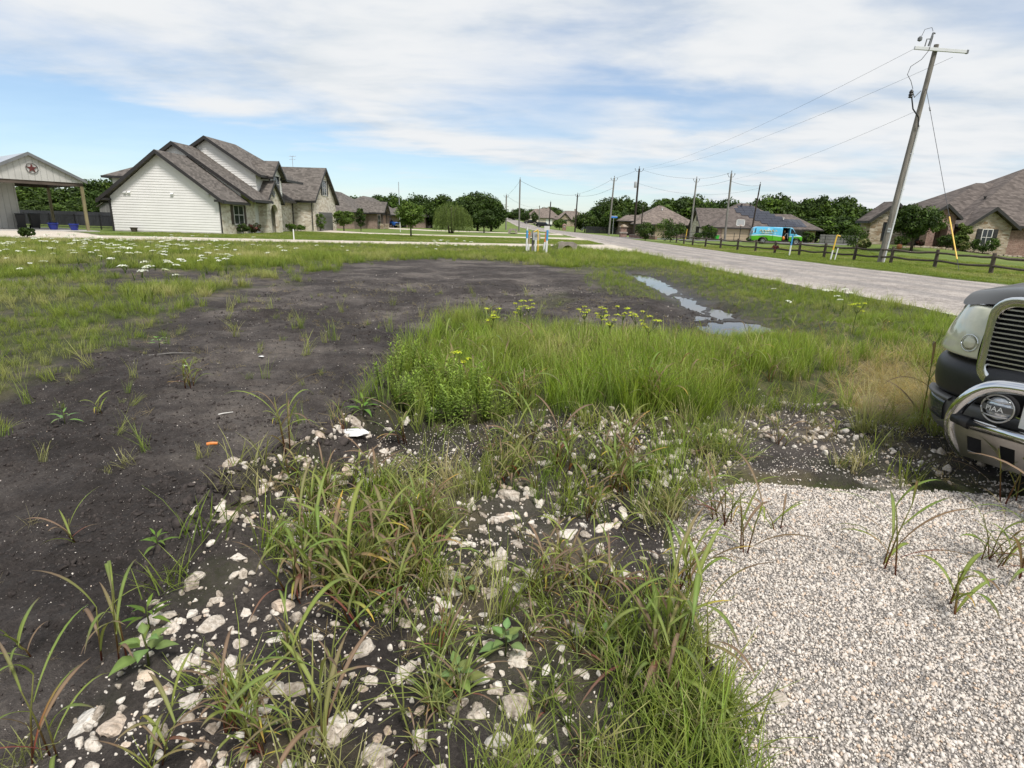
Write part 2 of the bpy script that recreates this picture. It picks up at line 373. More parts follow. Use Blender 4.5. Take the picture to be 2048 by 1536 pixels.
def m_stone(name, cs, mort, scale=2.6, flat=1.9):
    t = NT(name); p = t.co('World', (1, 1, flat)); n0 = t.noise(2.5, 3, .5, p)
    cell = t.n('ShaderNodeTexVoronoi', {0: p, 'Scale': scale}, feature='F1'); ed = t.vor(scale, p, 'DISTANCE_TO_EDGE')
    sep = t.n('ShaderNodeSeparateColor', {0: cell.outputs['Color']})
    col = t.ramp(sep.outputs[0], (0, cs[0]), (.45, cs[1]), (.8, cs[2]), (1, cs[3]))
    n = t.noise(9, 5, .65, p); col = t.mix(t.ss(n, .3, .75, 0, .4), col, tuple(x * .62 for x in cs[1]))
    e = t.ss(ed, .015, .05); col = t.mix(e, mort, col)
    t.bump(t.math('ADD', e, t.math('MULTIPLY', n, .3)), .8, .03); return t.fin(col, .9, spec=.2)
def m_leaf(name, c1, c2, c3=None, trans=.35, inst=False, rough=.55):
    """foliage: colour from the mesh's own colour attribute times a per-plant variation"""
    t = NT(name); a = t.n('ShaderNodeAttribute', attribute_name='Col').outputs['Color']
    rnd = t.n('ShaderNodeObjectInfo').outputs['Random']
    tint = t.ramp(rnd, (0, c1), (.5, c2), (1, c3 or c1)); col = t.mix(1., a, tint, 'MULTIPLY')
    if inst:
        dry = t.n('ShaderNodeAttribute', attribute_name='dry', attribute_type='INSTANCER').outputs['Fac']
        lum = t.n('ShaderNodeRGBToBW', {0: a}).outputs[0]
        dc = t.mix(1., t.n('ShaderNodeCombineColor', {0: lum, 1: lum, 2: lum}).outputs[0], (2.4, 2.0, 1.15), 'MULTIPLY')
        col = t.mix(t.math('MINIMUM', dry, 1.), col, dc)
    t.N.remove(t.b)
    d = t.n('ShaderNodeBsdfDiffuse', {0: col}); tr = t.n('ShaderNodeBsdfTranslucent', {0: t.mix(1., col, (1.25, 1.3, .7), 'MULTIPLY')})
    g = t.n('ShaderNodeBsdfGlossy', {0: (.8, .85, .8), 1: rough})
    m1 = t.n('ShaderNodeMixShader', {0: trans, 1: d.outputs[0], 2: tr.outputs[0]}); fr = t.n('ShaderNodeLayerWeight', {0: .5}).outputs['Facing']
    m2 = t.n('ShaderNodeMixShader', {0: t.math('ADD', .015, t.math('MULTIPLY', t.math('POWER', fr, 4.), .10)), 1: m1.outputs[0], 2: g.outputs[0]})
    t.L.new(m2.outputs[0], t.out.inputs[0]); return t.m
def m_wood(name, c, rough=.85, axis=2, sc=1.):
    t = NT(name); k = [14 * sc] * 3; k[axis] = .8 * sc; p = t.co('Object', k); n = t.noise(1., 6, .65, p); n2 = t.noise(.6, 3, .5, t.co('Object'))
    v = t.math('ADD', t.math('MULTIPLY', n, .7), t.math('MULTIPLY', n2, .4))
    col = t.ramp(t.ss(v, .3, .8), (0, tuple(x * .45 for x in c)), (.5, c), (1, tuple(x * 1.55 for x in c)))
    t.bump(n, .5, .01); return t.fin(col, rough, spec=.25)
def m_ground():
    t = NT('ground'); P = t.co('World')
    def at(k): return t.n('ShaderNodeAttribute', attribute_name=k).outputs['Fac']
    gr, mow, soil, gv, mud, straw = at('grass'), at('mown'), at('soil'), at('gravel'), at('mud'), at('straw')
    n1, n2, n3, n4 = t.noise(.9, 6, .6, P), t.noise(7, 6, .65, P), t.noise(55, 5, .7, P), t.noise(210, 3, .6, P)
    # dark crumbly earth
    sv = t.math('ADD', t.math('ADD', t.math('MULTIPLY', n1, .35), t.math('MULTIPLY', n2, .4)), t.math('MULTIPLY', n3, .45))
    dryp = t.ss(t.noise(.55, 5, .6, P), .40, .66)
    drag = t.noise(1., 5, .6, t.co('World', (.5, 2.6, 1), (0, 0, .2)))
    sv = t.math('ADD', sv, t.math('ADD', t.math('MULTIPLY', dryp, .24), t.math('MULTIPLY', t.math('SUBTRACT', drag, .5), .30)))
    soilc = t.ramp(t.ss(sv, .40, .95), (0, (.024, .020, .018)), (.42, (.060, .0505, .0455)), (.78, (.104, .089, .079)), (1, (.165, .142, .122)))
    vc = t.n('ShaderNodeTexVoronoi', {0: P, 'Scale': 95.}); spk = t.ss(vc.outputs['Distance'], .28, .16)
    sel = t.n('ShaderNodeSeparateColor', {0: vc.outputs['Color']}).outputs[0]
    spk = t.math('MULTIPLY', spk, t.math('GREATER_THAN', sel, .88)); soilc = t.mix(t.math('MULTIPLY', spk, .8), soilc, (.42, .38, .33))
    # turf under standing grass
    grc = t.ramp(t.ss(t.math('ADD', t.math('MULTIPLY', n1, .5), t.math('MULTIPLY', n2, .5)), .3, .7), (0, (.040, .052, .015)), (.5, (.070, .090, .023)), (1, (.115, .125, .040)))
    grc = t.mix(t.ss(n3, .42, .62, 0, .8), grc, (.040, .034, .026)); grc = t.mix(t.ss(n4, .5, .7, 0, .5), grc, (.16, .15, .07))
    nm = t.noise(.16, 5, .6, P); nf = t.noise(30, 3, .7, P)
    mv = t.math('ADD', t.math('ADD', t.math('MULTIPLY', nm, .5), t.math('MULTIPLY', n2, .25)), t.math('MULTIPLY', nf, .3))
    mowc = t.ramp(t.ss(mv, .33, .72), (0, (.075, .115, .020)), (.5, (.125, .172, .036)), (1, (.19, .22, .066)))
    gcell = t.n('ShaderNodeTexVoronoi', {0: P, 'Scale': 72.}); gsel = t.n('ShaderNodeSeparateColor', {0: gcell.outputs['Color']}).outputs[0]
    gcol = t.ramp(gsel, (0, (.30, .28, .26)), (.25, (.54, .485, .425)), (.6, (.66, .60, .53)), (1, (.72, .67, .61)))
    gcol = t.mix(t.ss(gcell.outputs['Distance'], .3, .6, 0, .6), gcol, (.30, .265, .235))
    col = t.mix(gr, soilc, grc); col = t.mix(straw, col, t.mix(n3, (.16, .125, .065), (.36, .30, .18)))
    col = t.mix(mow, col, mowc); col = t.mix(gv, col, gcol)
    col = t.mix(t.math('MULTIPLY', mud, .75), col, (.020, .017, .016))
    hgt = t.math('ADD', t.math('ADD', t.math('MULTIPLY', n2, 1.0), t.math('MULTIPLY', n3, .9)), t.math('MULTIPLY', n4, .5))
    hgt = t.math('SUBTRACT', hgt, t.math('MULTIPLY', t.math('MULTIPLY', gcell.outputs['Distance'], gv), 1.5))
    t.bump(hgt, 1.0, .03)
    rg = t.math('SUBTRACT', .95, t.math('MULTIPLY', mud, .55)); return t.fin(col, rg, spec=.25)
def m_road():
    t = NT('road_chipseal'); P = t.co('World'); uvn = t.n('ShaderNodeAttribute', attribute_name='u').outputs['Fac']
    wob = t.math('ADD', uvn, t.math('MULTIPLY', t.math('SUBTRACT', t.noise(.35, 4, .5, P), .5), .07))
    def band(c, w): return t.ss(t.math('ABSOLUTE', t.math('SUBTRACT', wob, c)), w, w * .25)
    tr = t.math('MAXIMUM', t.math('MAXIMUM', band(.24, .07), band(.43, .06)), t.math('MAXIMUM', band(.60, .06), band(.78, .07)))
    strk = t.noise(1., 5, .65, t.co('World', (9, .35, 1))); sp = t.noise(24, 4, .75, P); n1 = t.noise(.6, 4, .6, P)
    ed = t.math('MAXIMUM', t.ss(wob, .10, .0), t.ss(wob, .9, 1.0))
    sp2 = t.noise(5.5, 4, .7, P)
    base = t.ramp(t.ss(t.math('ADD', t.math('ADD', t.math('MULTIPLY', sp, .5), t.math('MULTIPLY', sp2, .3)), t.math('MULTIPLY', n1, .2)), .38, .64), (0, (.145, .127, .114)), (.4, (.28, .25, .224)), (1, (.47, .42, .375)))
    col = t.mix(t.math('MULTIPLY', tr, t.ss(strk, .3, .65, .38, .55)), base, t.mix(sp, (.115, .108, .108), (.24, .225, .215)))
    col = t.mix(t.math('MULTIPLY', ed, t.ss(sp, .35, .55)), col, (.48, .43, .375))
    t.bump(sp, .6, .012); return t.fin(col, .92, spec=.25)
def m_gravel(name, c, sc=40):
    t = NT(name); P = t.co('World'); v = t.n('ShaderNodeTexVoronoi', {0: P, 'Scale': float(sc)}); s = t.n('ShaderNodeSeparateColor', {0: v.outputs['Color']}).outputs[0]
    n = t.noise(.7, 5, .6, P); col = t.ramp(t.math('ADD', t.math('MULTIPLY', s, .6), t.math('MULTIPLY', n, .4)), (0, tuple(x * .5 for x in c)), (.5, c), (1, tuple(min(.8, x * 1.25) for x in c)))
    t.bump(v.outputs['Distance'], -.5, .02); return t.fin(col, .95, spec=.2)
def m_glass(name, c=(.02, .025, .03), rough=.06):
    t = NT(name); n = t.noise(1.4, 3, .5, t.co()); t.bump(n, .05, .02); return t.fin(c, rough, 0., .6)
M_GROUND, M_ROAD = m_ground(), m_road()
M_DRIVE = m_gravel('drive_gravel', (.52, .46, .38)); M_SLAB = plain('concrete', (.40, .38, .35), .85, .2, 1.5, bump=.3, co='World')
M_ASPH = plain('side_street_asphalt', (.13, .125, .12), .9, .25, 2., bump=.3, co='World')
M_SIDING = plain('white_siding', (.70, .685, .66), .55, .05, .8, co='World'); M_TRIM = plain('dark_trim', (.022, .02, .019), .5, .25, 2.)
M_SHING = m_shingle('shingles_greybrown', (.118, .104, .092)); M_SHING2 = m_shingle('shingles_tan', (.165, .135, .115)); M_SHING3 = m_shingle('shingles_rosy', (.112, .094, .084))
M_LIME = m_stone('cream_limestone', [(.42, .34, .25), (.66, .59, .48), (.74, .68, .58), (.78, .74, .66)], (.62, .57, .49))
M_TANST = m_stone('tan_sandstone', [(.22, .15, .09), (.36, .29, .21), (.44, .37, .28), (.50, .44, .36)], (.40, .36, .30), 2.0, 3.2)
M_BRICK = m_brick('red_brown_brick', (.17, .085, .062), (.30, .19, .15), (.36, .32, .28)); M_BRICK2 = m_brick('mauve_brick', (.20, .125, .10), (.33, .24, .20), (.36, .32, .28))
M_GLASS = m_glass('window_glass'); M_LEAD = plain('window_frame_paint', (.62, .60, .56), .5, .1)
M_DOOR = plain('grey_garage_door', (.14, .135, .13), .5, .1); M_TANDOOR = plain('tan_garage_door', (.36, .29, .20), .55, .08)
def m_metal_sheet(name, c, axis=0, pitch=.23):
    t = NT(name); p = t.co('World'); s = t.n('ShaderNodeSeparateXYZ', {0: p}); w = t.math('FRACT', t.math('MULTIPLY', s.outputs[axis], 1 / pitch))
    rib = t.ss(t.math('ABSOLUTE', t.math('SUBTRACT', w, .5)), .12, .02); n = t.noise(.8, 4, .6, p)
    col = t.mix(t.ss(n, .3, .7), tuple(x * .86 for x in c), c); col = t.mix(t.math('MULTIPLY', rib, .25), col, tuple(x * .5 for x in c)); t.bump(rib, .6, .03); return t.fin(col, .42, .15, .5)
M_SHEET = m_metal_sheet('galvalume_wall', (.50, .49, .46)); M_ROOFSHEET = m_metal_sheet('metal_roofing', (.44, .47, .50)); M_SHEETY = m_metal_sheet('side_sheet', (.30, .31, .30), 1)
M_GREYTRIM = plain('grey_trim', (.14, .145, .15), .5, .15); M_POSTWOOD = m_wood('treated_post', (.20, .17, .095)); M_RAIL = m_wood('weathered_rail', (.085, .068, .055), axis=0); M_FPOST = m_wood('weathered_post', (.085, .068, .055))
M_POLE = m_wood('weathered_pole', (.20, .183, .16)); M_POLEDK = m_wood('creosote_pole', (.035, .027, .023)); M_POLEGR = m_wood('grey_pole', (.19, .18, .165))
M_BARK = m_wood('tree_bark', (.075, .06, .048)); M_BLACK = plain('black_iron', (.010, .010, .011), .45, .2); M_RUST = plain('rust_red', (.10, .016, .014), .6, .3)
M_WIRE = plain('wire', (.055, .055, .06), .5, .1); M_WHITE = plain('white_paint', (.72, .72, .70), .5, .08); M_BLUEP = plain('blue_marker', (.06, .30, .58), .45, .1)
M_ORANGE = plain('orange_marker', (.62, .20, .04), .5, .12); M_YELLOW = plain('yellow_marker', (.72, .46, .06), .5, .12); M_COBALT = plain('cobalt_glaze', (.012, .025, .20), .2, .2)
M_GREYBOX = plain('meter_box', (.36, .37, .38), .45, .1); M_CONC = plain('old_concrete', (.27, .235, .20), .9, .3, 3, bump=.4); M_TERRA = plain('terracotta', (.40, .17, .07), .8, .2)
M_GREENBIN = plain('green_bin', (.05, .42, .05), .4, .1); M_CONDUIT = plain('pvc_conduit', (.60, .61, .62), .45, .08); M_SIGN = plain('sign_blue', (.03, .17, .55), .4, .1)
M_RUBBER = plain('tyre_rubber', (.014, .014, .014), .8, .25, 8, bump=.2); M_CHROME = plain('chrome', (.72, .73, .75), .10, .04, 2, 1.); M_STEEL = plain('brushed_steel', (.52, .51, .50), .30, .1, 6, 1.)
M_BLKPLASTIC = plain('black_bumper_plastic', (.016, .016, .017), .42, .3, 6, bump=.05); M_DARKIN = plain('dark_interior', (.008, .008, .009), .8, .2)
M_GREYPL = plain('grey_bumper', (.10, .097, .092), .45, .2, 5); M_PANEL = plain('solar_cells', (.012, .015, .028), .18, .2, .5); M_ALU = plain('aluminium', (.5, .5, .52), .4, .1, 3, .8)
def m_paint(name, c, flake=.2):
    t = NT(name); n = t.noise(3, 4, .6, t.co()); return t.fin(t.mix(n, tuple(x * .85 for x in c), c), .3, flake * .3, .35, **{'Coat Weight': .18, 'Coat Roughness': .06})
M_CARGREEN = m_paint('dark_truck_paint', (.009, .011, .011)); M_CARBLUE = m_paint('blue_paint', (.02, .10, .36)); M_CARGREY = m_paint('grey_paint', (.10, .11, .14)); M_CARBLACK = m_paint('black_paint', (.012, .012, .014)); M_CARWHITE = m_paint('white_car_paint', (.62, .62, .62))
M_FOL = m_leaf('tree_leaves', (.9, 1, .8), (1.05, 1.05, 1.), (1.15, 1.2, .9), .25); M_GRASS = m_leaf('grass_blades', (.85, .95, .8), (1.05, 1.05, 1), (1.25, 1.15, .9), .45, True)
M_WEED = m_leaf('weed_leaves', (.92, 1, .9), (1, 1, 1), (1.1, 1.08, .95), .4); M_PETAL = m_leaf('petals', (.95, .95, .95), (1, 1, 1), (1.04, 1.04, 1.0), .3)
def m_rock(name, lo, mid, hi):
    t = NT(name); P = t.co(); w = t.co('World'); n = t.noise(3.2, 6, .7, P); n2 = t.noise(45, 4, .7, w); rnd = t.n('ShaderNodeObjectInfo').outputs['Random']
    v = t.math('ADD', t.math('ADD', t.math('MULTIPLY', n, .55), t.math('MULTIPLY', n2, .4)), t.math('MULTIPLY', rnd, .30))
    col = t.ramp(t.ss(v, .35, .95), (0, lo), (.45, mid), (1, hi)); pit = t.vor(60, w)
    col = t.mix(t.ss(pit, .22, .05, 0, .6), col, (.10, .085, .07))
    warm = t.math('FRACT', t.math('MULTIPLY', rnd, 7.31))
    col = t.mix(t.ss(warm, .8, 1., 0, .35), col, t.mix(1., col, (1.1, .78, .55), 'MULTIPLY'))
    t.bump(t.math('ADD', n2, t.math('MULTIPLY', pit, .7)), .7, .012); return t.fin(col, .92, spec=.25)
M_ROCK = m_rock('limestone', (.24, .195, .15), (.52, .46, .39), (.72, .68, .615)); 
def m_pebble():
    t = NT('pebbles'); rnd = t.n('ShaderNodeObjectInfo').outputs['Random']; n = t.noise(60, 4, .6, t.co('World'))
    col = t.ramp(rnd, (0, (.20, .19, .185)), (.05, (.33, .31, .295)), (.11, (.50, .45, .395)), (.5, (.645, .585, .515)), (.85, (.71, .66, .595)), (.95, (.60, .44, .31)), (1, (.70, .62, .52)))
    return t.fin(t.mix(t.ss(n, .35, .7, 0, .35), col, (.25, .22, .2)), .85, spec=.3)
M_PEB = m_pebble(); M_CLOD = plain('soil_clod', (.056, .047, .043), .95, .5, 30, co='World', bump=.5, spec=.15)
def m_water():
    t = NT('puddle_water'); n = t.noise(9, 3, .5, t.co('World')); t.bump(n, .04, .02); return t.fin((.035, .028, .022), .03, 0., .6, IOR=1.33)
M_WATER = m_water()
# ------------------------------------------------------------------ ground
# gravel drives off the road: (near edge, far edge) as lines in x -> y
def drive1(x): return np.interp(x, [-60, -34, -28, -14, -1, 4, 8.6], [39, 34.5, 33.2, 38.6, 42.8, 42.6, 37]), np.interp(x, [-60, -34, -28, -14, -1, 4, 8.6], [52, 46, 40.5, 43.6, 48.1, 50.5, 54.5])
def drive2(x): return np.interp(x, [-24, -18, -10, 0, 4, 8.6], [70.8, 66.5, 67, 69.5, 70, 66]), np.interp(x, [-24, -18, -10, 0, 4, 8.6], [79, 71.5, 70.5, 73.5, 75, 79])
def drive3(x): return np.interp(x, [-28, -15, 0, 4, 7.8], [112, 100, 98, 98, 94]), np.interp(x, [-28, -15, 0, 4, 7.8], [124, 106, 103, 104, 108])
def mown_w(x, y):
    f = drive1(x)[1]
    left = sstep(y, f - .3, f + .3) * (x < road_n(y) - .5) * (x > -60)
    right = sstep(x, road_f(y), road_f(y) + .4)
    far = sstep(y, 55, 60)
    return np.clip(np.maximum(np.maximum(left, right), far), 0, 1)
def grass_w(x, y):
    s = soft(x, y, SOIL, .30, 3); v = soft(x, y, VERGE, .3, 13); tl = soft(x, y, TALL, .2, 31); b = soft(x, y, BERM, .2, 41)
    g = 1 - np.maximum(s, b)
    d = np.hypot(x, y)
    # left strip where turf and bare earth are mixed
    mixz = sstep(x + y * .62, -3.2, 1.2) * (y < 30) * (x < 1)
    left = (x < 0) & (y > .5) & (y < 30)
    patch = sstep(fbm(x, y, .55, 4, 101), .40, .58)
    near_soil = np.exp(-np.maximum(0, (-x - y * .42 + .2)) * 0) * 1.0
    lo = np.where(left, np.clip(patch * 1.0 + sstep(y, 17, 24) * .8 + sstep(-x - .8 * y, 0, 4) * .25, 0, 1), 1.0)
    g = g * lo
    g = np.maximum(g, np.maximum(v, tl))
    g = np.maximum(g, b * .25 * sstep(fbm(x, y, 2.2, 3, 111), .5, .62))
    g = np.maximum(g, .8 * soft(x, y, PATCH, .15, 7)); g = np.maximum(g, .5 * soft(x, y, PATCH2, .15, 8))
    dt = segd(x, y, DITCH); g = g * (1 - .95 * np.exp(-(dt / .62) ** 4))
    g = np.where(inpoly(x, y, PAD), 0, g)
    return np.clip(g, 0, 1)
def build_ground():
    ang = np.concatenate([np.arange(-62, 62, .48), np.arange(62, 298, 4.)]); ang = np.radians(ang)
    r = [.35]
    while r[-1] < 5200: r.append(r[-1] * (1.0085 if r[-1] < 13 else 1.016 if r[-1] < 40 else 1.03 if r[-1] < 300 else 1.08))
    r = np.array(r); A, Rr = np.meshgrid(ang, r); X = (Rr * np.sin(A)).ravel(); Y = (Rr * np.cos(A)).ravel()
    na, nr = len(ang), len(r)
    Z = height(X, Y); V = np.stack([X, Y, Z], 1)
    i, j = np.meshgrid(np.arange(nr - 1), np.arange(na), indexing='ij'); j2 = (j + 1) % na
    F = np.stack([i * na + j, i * na + j2, (i + 1) * na + j2, (i + 1) * na + j], -1).reshape(-1, 4)
    me = nmesh('ground', V, F, smooth=True)
    bm = bmesh.new(); bm.from_mesh(me); bm.verts.ensure_lookup_table(); bm.faces.new([bm.verts[k] for k in range(na)]); bmesh.ops.recalc_face_normals(bm, faces=bm.faces[-1:]); bm.to_mesh(me); bm.free()
    if me.polygons[0].normal.z < 0: me.flip_normals()
    soilm = soft(X, Y, SOIL, .25, 3); g = grass_w(X, Y); mw = mown_w(X, Y); gv = soft(X, Y, PAD, .22, 96)
    dt = segd(X, Y, DITCH); mud = np.exp(-(dt / .8) ** 2)
    st = soft(X, Y, STRAW, .2, 19); st = np.maximum(st, .30 * sstep(fbm(X, Y, 3.6, 4, 131), .56, .70) * (np.hypot(X, Y) < 25) * (1 - gv) * (1 - soilm))
    for k, v in dict(grass=g * (1 - mw), mown=mw, soil=soilm, gravel=gv, mud=mud, straw=st * (1 - mw)).items():
        a = me.attributes.new(k, 'FLOAT', 'POINT'); a.data.foreach_set('value', np.ascontiguousarray(v, np.float32))
    tag(obj('ground', me, None, M_GROUND), kind='structure')
build_ground()
def strip(name, ys_or_xs, fn, mat, along='y', zoff=.03, m=7):
    """a sheet between two edges, following the ground"""
    V = []; U = []
    for s in ys_or_xs:
        a, b = fn(s)
        for k in range(m):
            u = k / (m - 1); q = a + (b - a) * u; V.append((q, s) if along == 'y' else (s, q)); U.append(u)
    V = np.array(V); d = np.hypot(V[:, 0], V[:, 1]); Z = hill(V[:, 0], V[:, 1]) + zoff + .0006 * np.maximum(0, d - 40)
    U = np.array(U)
    Z = Z + (.06 if along == 'y' else .01) * np.sin(np.pi * U) - .055 * ((U == 0) | (U == 1))
    n = len(ys_or_xs); i, j = np.meshgrid(np.arange(n - 1), np.arange(m - 1), indexing='ij')
    F = np.stack([i * m + j, i * m + j + 1, (i + 1) * m + j + 1, (i + 1) * m + j], -1).reshape(-1, 4)
    me = nmesh(name, np.column_stack([V, Z]), F, smooth=True)
    if me.polygons[0].normal.z < 0: me.flip_normals()
    a = me.attributes.new('u', 'FLOAT', 'POINT'); a.data.foreach_set('value', U.astype(np.float32))
    return tag(obj(name, me, None, mat), kind='structure')
def rag(y, s): return (fbm(np.array([y]), np.array([0.]), .9, 4, s)[0] - .5) * .9
strip('road', np.concatenate([np.arange(-60, 120, .8), np.arange(120, 1200, 8)]), lambda y: (float(road_n(y)) + rag(y, 5), float(road_f(y)) + rag(y, 9) * .6), M_ROAD, m=13)
strip('gravel_drive', np.arange(-58, 8.7, .5), lambda x: tuple(float(q) + rag(x, 15 + i) * .5 for i, q in enumerate(drive1(x))), M_DRIVE, 'x', .028)
strip('gravel_drive', np.arange(-24, 8.3, .5), lambda x: tuple(float(q) + rag(x, 25 + i) * .3 for i, q in enumerate(drive2(x))), M_DRIVE, 'x', .028)
strip('gravel_drive', np.arange(-28, 8.0, .5), lambda x: tuple(float(q) + rag(x, 35 + i) * .3 for i, q in enumerate(drive3(x))), M_DRIVE, 'x', .028)
strip('side_street', np.arange(15, 60, 2.), lambda x: (float(np.interp(x, [15, 19, 60], [84, 86, 84])), float(np.interp(x, [15, 19, 60], [97, 92.5, 91]))), M_ASPH, 'x', .028)
strip('concrete_drive', np.arange(36, 44, 1.), lambda x: (91.2, 112.), M_SLAB, 'x', .024)
# puddles: flat water in the wheel ruts
for P, Q, zw in PUDS:
    c = P.mean(0); W_ = c + (P - c) * 1.18
    me = nmesh('puddle', np.column_stack([W_, np.full(len(W_), zw)]), [tuple(range(len(W_)))])
    if me.polygons[0].normal.z < 0: me.flip_normals()
    tag(obj('puddle', me, None, M_WATER), kind='structure')
# ------------------------------------------------------------------ building helpers
def PT(ax, c, s, u, z, d=0.): return (u, c + s * d, z) if ax == 'y' else (c + s * d, u, z)
def pbox(mb, ax, c, s, u0, u1, z0, z1, d0, d1):
    a, b = sorted((c + s * d0, c + s * d1))
    return mb.box(u0, u1, a, b, z0, z1) if ax == 'y' else mb.box(a, b, u0, u1, z0, z1)
def urange(P, z):
    us = []
    for (a, za), (b, zb) in zip(P, P[1:] + P[:1]):
        if (za <= z < zb) or (zb <= z < za): us.append(a + (b - a) * (z - za) / (zb - za))
    return (min(us), max(us)) if len(us) > 1 else None
def siding(par, ax, c, s, P, h=.21, mat=None):
    mb = MB(); z = min(p[1] for p in P); top = max(p[1] for p in P)
    while z < top - .03:
        z1 = min(z + h, top - .01); a, b = urange(P, z + 1e-4), urange(P, z1 - 1e-4)
        if a and b:
            q = [PT(ax, c, s, a[0], z, .04), PT(ax, c, s, a[1], z, .04), PT(ax, c, s, b[1], z1, .012), PT(ax, c, s, b[0], z1, .012)]
            mb.add(q + [PT(ax, c, s, a[0], z, 0), PT(ax, c, s, a[1], z, 0)], [(0, 1, 2, 3), (4, 5, 1, 0)])
        z += h
    o = mb.build('siding_boards', mat or M_SIDING, par); o['kind'] = 'stuff'; return o
def window(par, ax, c, s, u0, u1, z0, z1, nx=2, nz=2, fr=None, shut=None, name='window'):
    mb = MB(); w = .07
    for a, b, e, f in ((u0 - w, u1 + w, z1, z1 + w), (u0 - w, u1 + w, z0 - w, z0), (u0 - w, u0, z0, z1), (u1, u1 + w, z0, z1)): pbox(mb, ax, c, s, a, b, e, f, 0, .06)
    o = mb.build(name, fr or M_LEAD, par)
    pbox(MB(), ax, c, s, 0, 1, 0, 1, 0, 1)
    pm = MB(); pbox(pm, ax, c, s, u0, u1, z0, z1, .002, .02); pm.build('pane', M_GLASS, o)
    mm_ = MB()
    for i in range(1, nx): pbox(mm_, ax, c, s, u0 + (u1 - u0) * i / nx - .022, u0 + (u1 - u0) * i / nx + .022, z0, z1, .021, .045)
    for i in range(1, nz): pbox(mm_, ax, c, s, u0, u1, z0 + (z1 - z0) * i / nz - .022, z0 + (z1 - z0) * i / nz + .022, .0215, .047)
    if mm_.v: mm_.build('muntin', fr or M_LEAD, o)
    if shut:
        for a in (u0 - w - .46, u1 + w + .02):
            sh = MB(); pbox(sh, ax, c, s, a, a + .44, z0 - .05, z1 + .05, 0, .05)
            for k in range(4): pbox(sh, ax, c, s, a + .05, a + .39, z0 + (z1 - z0) * k / 4 + .04, z0 + (z1 - z0) * (k + 1) / 4 - .04, .05, .075)
            sh.build('shutter', shut, par)
    return o
def gable_y(par, x0, x1, xr, ze, zr, y0, y1, mat, t=.16, name='roof', fascia=True, cut0=None):
    """roof with its ridge along y; eaves at x0, x1 (already with overhang) and height ze"""
    mb = MB()
    z0 = ze if not isinstance(ze, tuple) else ze[0]; z1 = ze if not isinstance(ze, tuple) else ze[1]
    mb.slab([(xr, y0, zr), (xr, y1, zr), (x0, y1, z0), (x0, y0, z0)], t); mb.slab([(xr, y0, zr), (x1, y0, z1), (x1, y1, z1), (xr, y1, zr)], t)
    o = mb.build(name, mat, par)
    if fascia:
        for yy in (y0, y1):
            for xa, za in ((x0, z0), (x1, z1)):
                d = -.05 if yy == y0 else .05
                MB().prism([(xr, yy + d, zr + .02), (xa, yy + d, za + .02), (xa, yy + d, za - .28), (xr, yy + d, zr - .30)], (0, -d * .9, 0)).build('rake_trim', M_TRIM, o)
        for xa, za, sg in ((x0, z0, -1), (x1, z1, 1)): MB().box(min(xa, xa + sg * .12), max(xa, xa + sg * .12), y0, y1, za - .24, za - .03).build('gutter', M_TRIM, o)
    return o
def gable_x(par, y0, y1, yr, ze, zr, x0, x1, mat, t=.16, name='roof', ends=(1, 1)):
    mb = MB(); mb.slab([(x0, yr, zr), (x0, y0, ze), (x1, y0, ze), (x1, yr, zr)], t); mb.slab([(x0, yr, zr), (x1, yr, zr), (x1, y1, ze), (x0, y1, ze)], t)
    o = mb.build(name, mat, par)
    for xx, on in ((x0, ends[0]), (x1, ends[1])):
        if not on: continue
        d = -.05 if xx == x0 else .05
        for ya in (y0, y1): MB().prism([(xx + d, yr, zr + .02), (xx + d, ya, ze + .02), (xx + d, ya, ze - .28), (xx + d, yr, zr - .30)], (-d * .9, 0, 0)).build('rake_trim', M_TRIM, o)
    for a, b in ((y0 - .12, y0), (y1, y1 + .12)): MB().box(x0, x1, a, b, ze - .24, ze - .03).build('gutter', M_TRIM, o)
    return o
def hip(par, x0, x1, y0, y1, ze, A, B, mat, t=.14, name='roof'):
    """hipped roof over a rectangle, ridge from A to B (x, y, z)"""
    mb = MB(); a, b, c, d = (x0, y0, ze), (x1, y0, ze), (x1, y1, ze), (x0, y1, ze)
    if abs(A[0] - B[0]) >= abs(A[1] - B[1]):
        for P in ([a, b, B, A], [b, c, B], [c, d, A, B], [d, a, A]): mb.slab(P, t)
    else:
        for P in ([a, b, A], [b, c, B, A], [c, d, B], [d, a, A, B]): mb.slab(P, t)
    o = mb.build(name, mat, par); e = MB()
    e.box(x0 - .1, x1 + .1, y0 - .1, y0, ze - .22, ze - .01); e.box(x0 - .1, x1 + .1, y1, y1 + .1, ze - .22, ze - .01); e.box(x0 - .1, x0, y0, y1, ze - .222, ze - .012); e.box(x1, x1 + .1, y0, y1, ze - .222, ze - .012)
    e.build('fascia', M_TRIM, o); return o
def arch_wall(par, ax, c, s, u0, u1, z1, apex, a0, a1, az, thick, mat, name='wall'):
    """gabled wall with an arched opening; apex=(u,z)"""
    r = (a1 - a0) / 2; m = (a0 + a1) / 2; sp = az - r
    P = [(u0, 0), (a0, 0), (a0, sp)] + [(m - r * math.cos(t), sp + r * math.sin(t)) for t in np.linspace(0, math.pi, 12)[1:-1]] + [(a1, sp), (a1, 0), (u1, 0), (u1, z1), apex, (u0, z1)]
    mb = MB(); mb.prism([PT(ax, c, s, u, z) for u, z in P], PT(ax, 0, s, 0, 0, -thick)); return mb.build(name, mat, par)
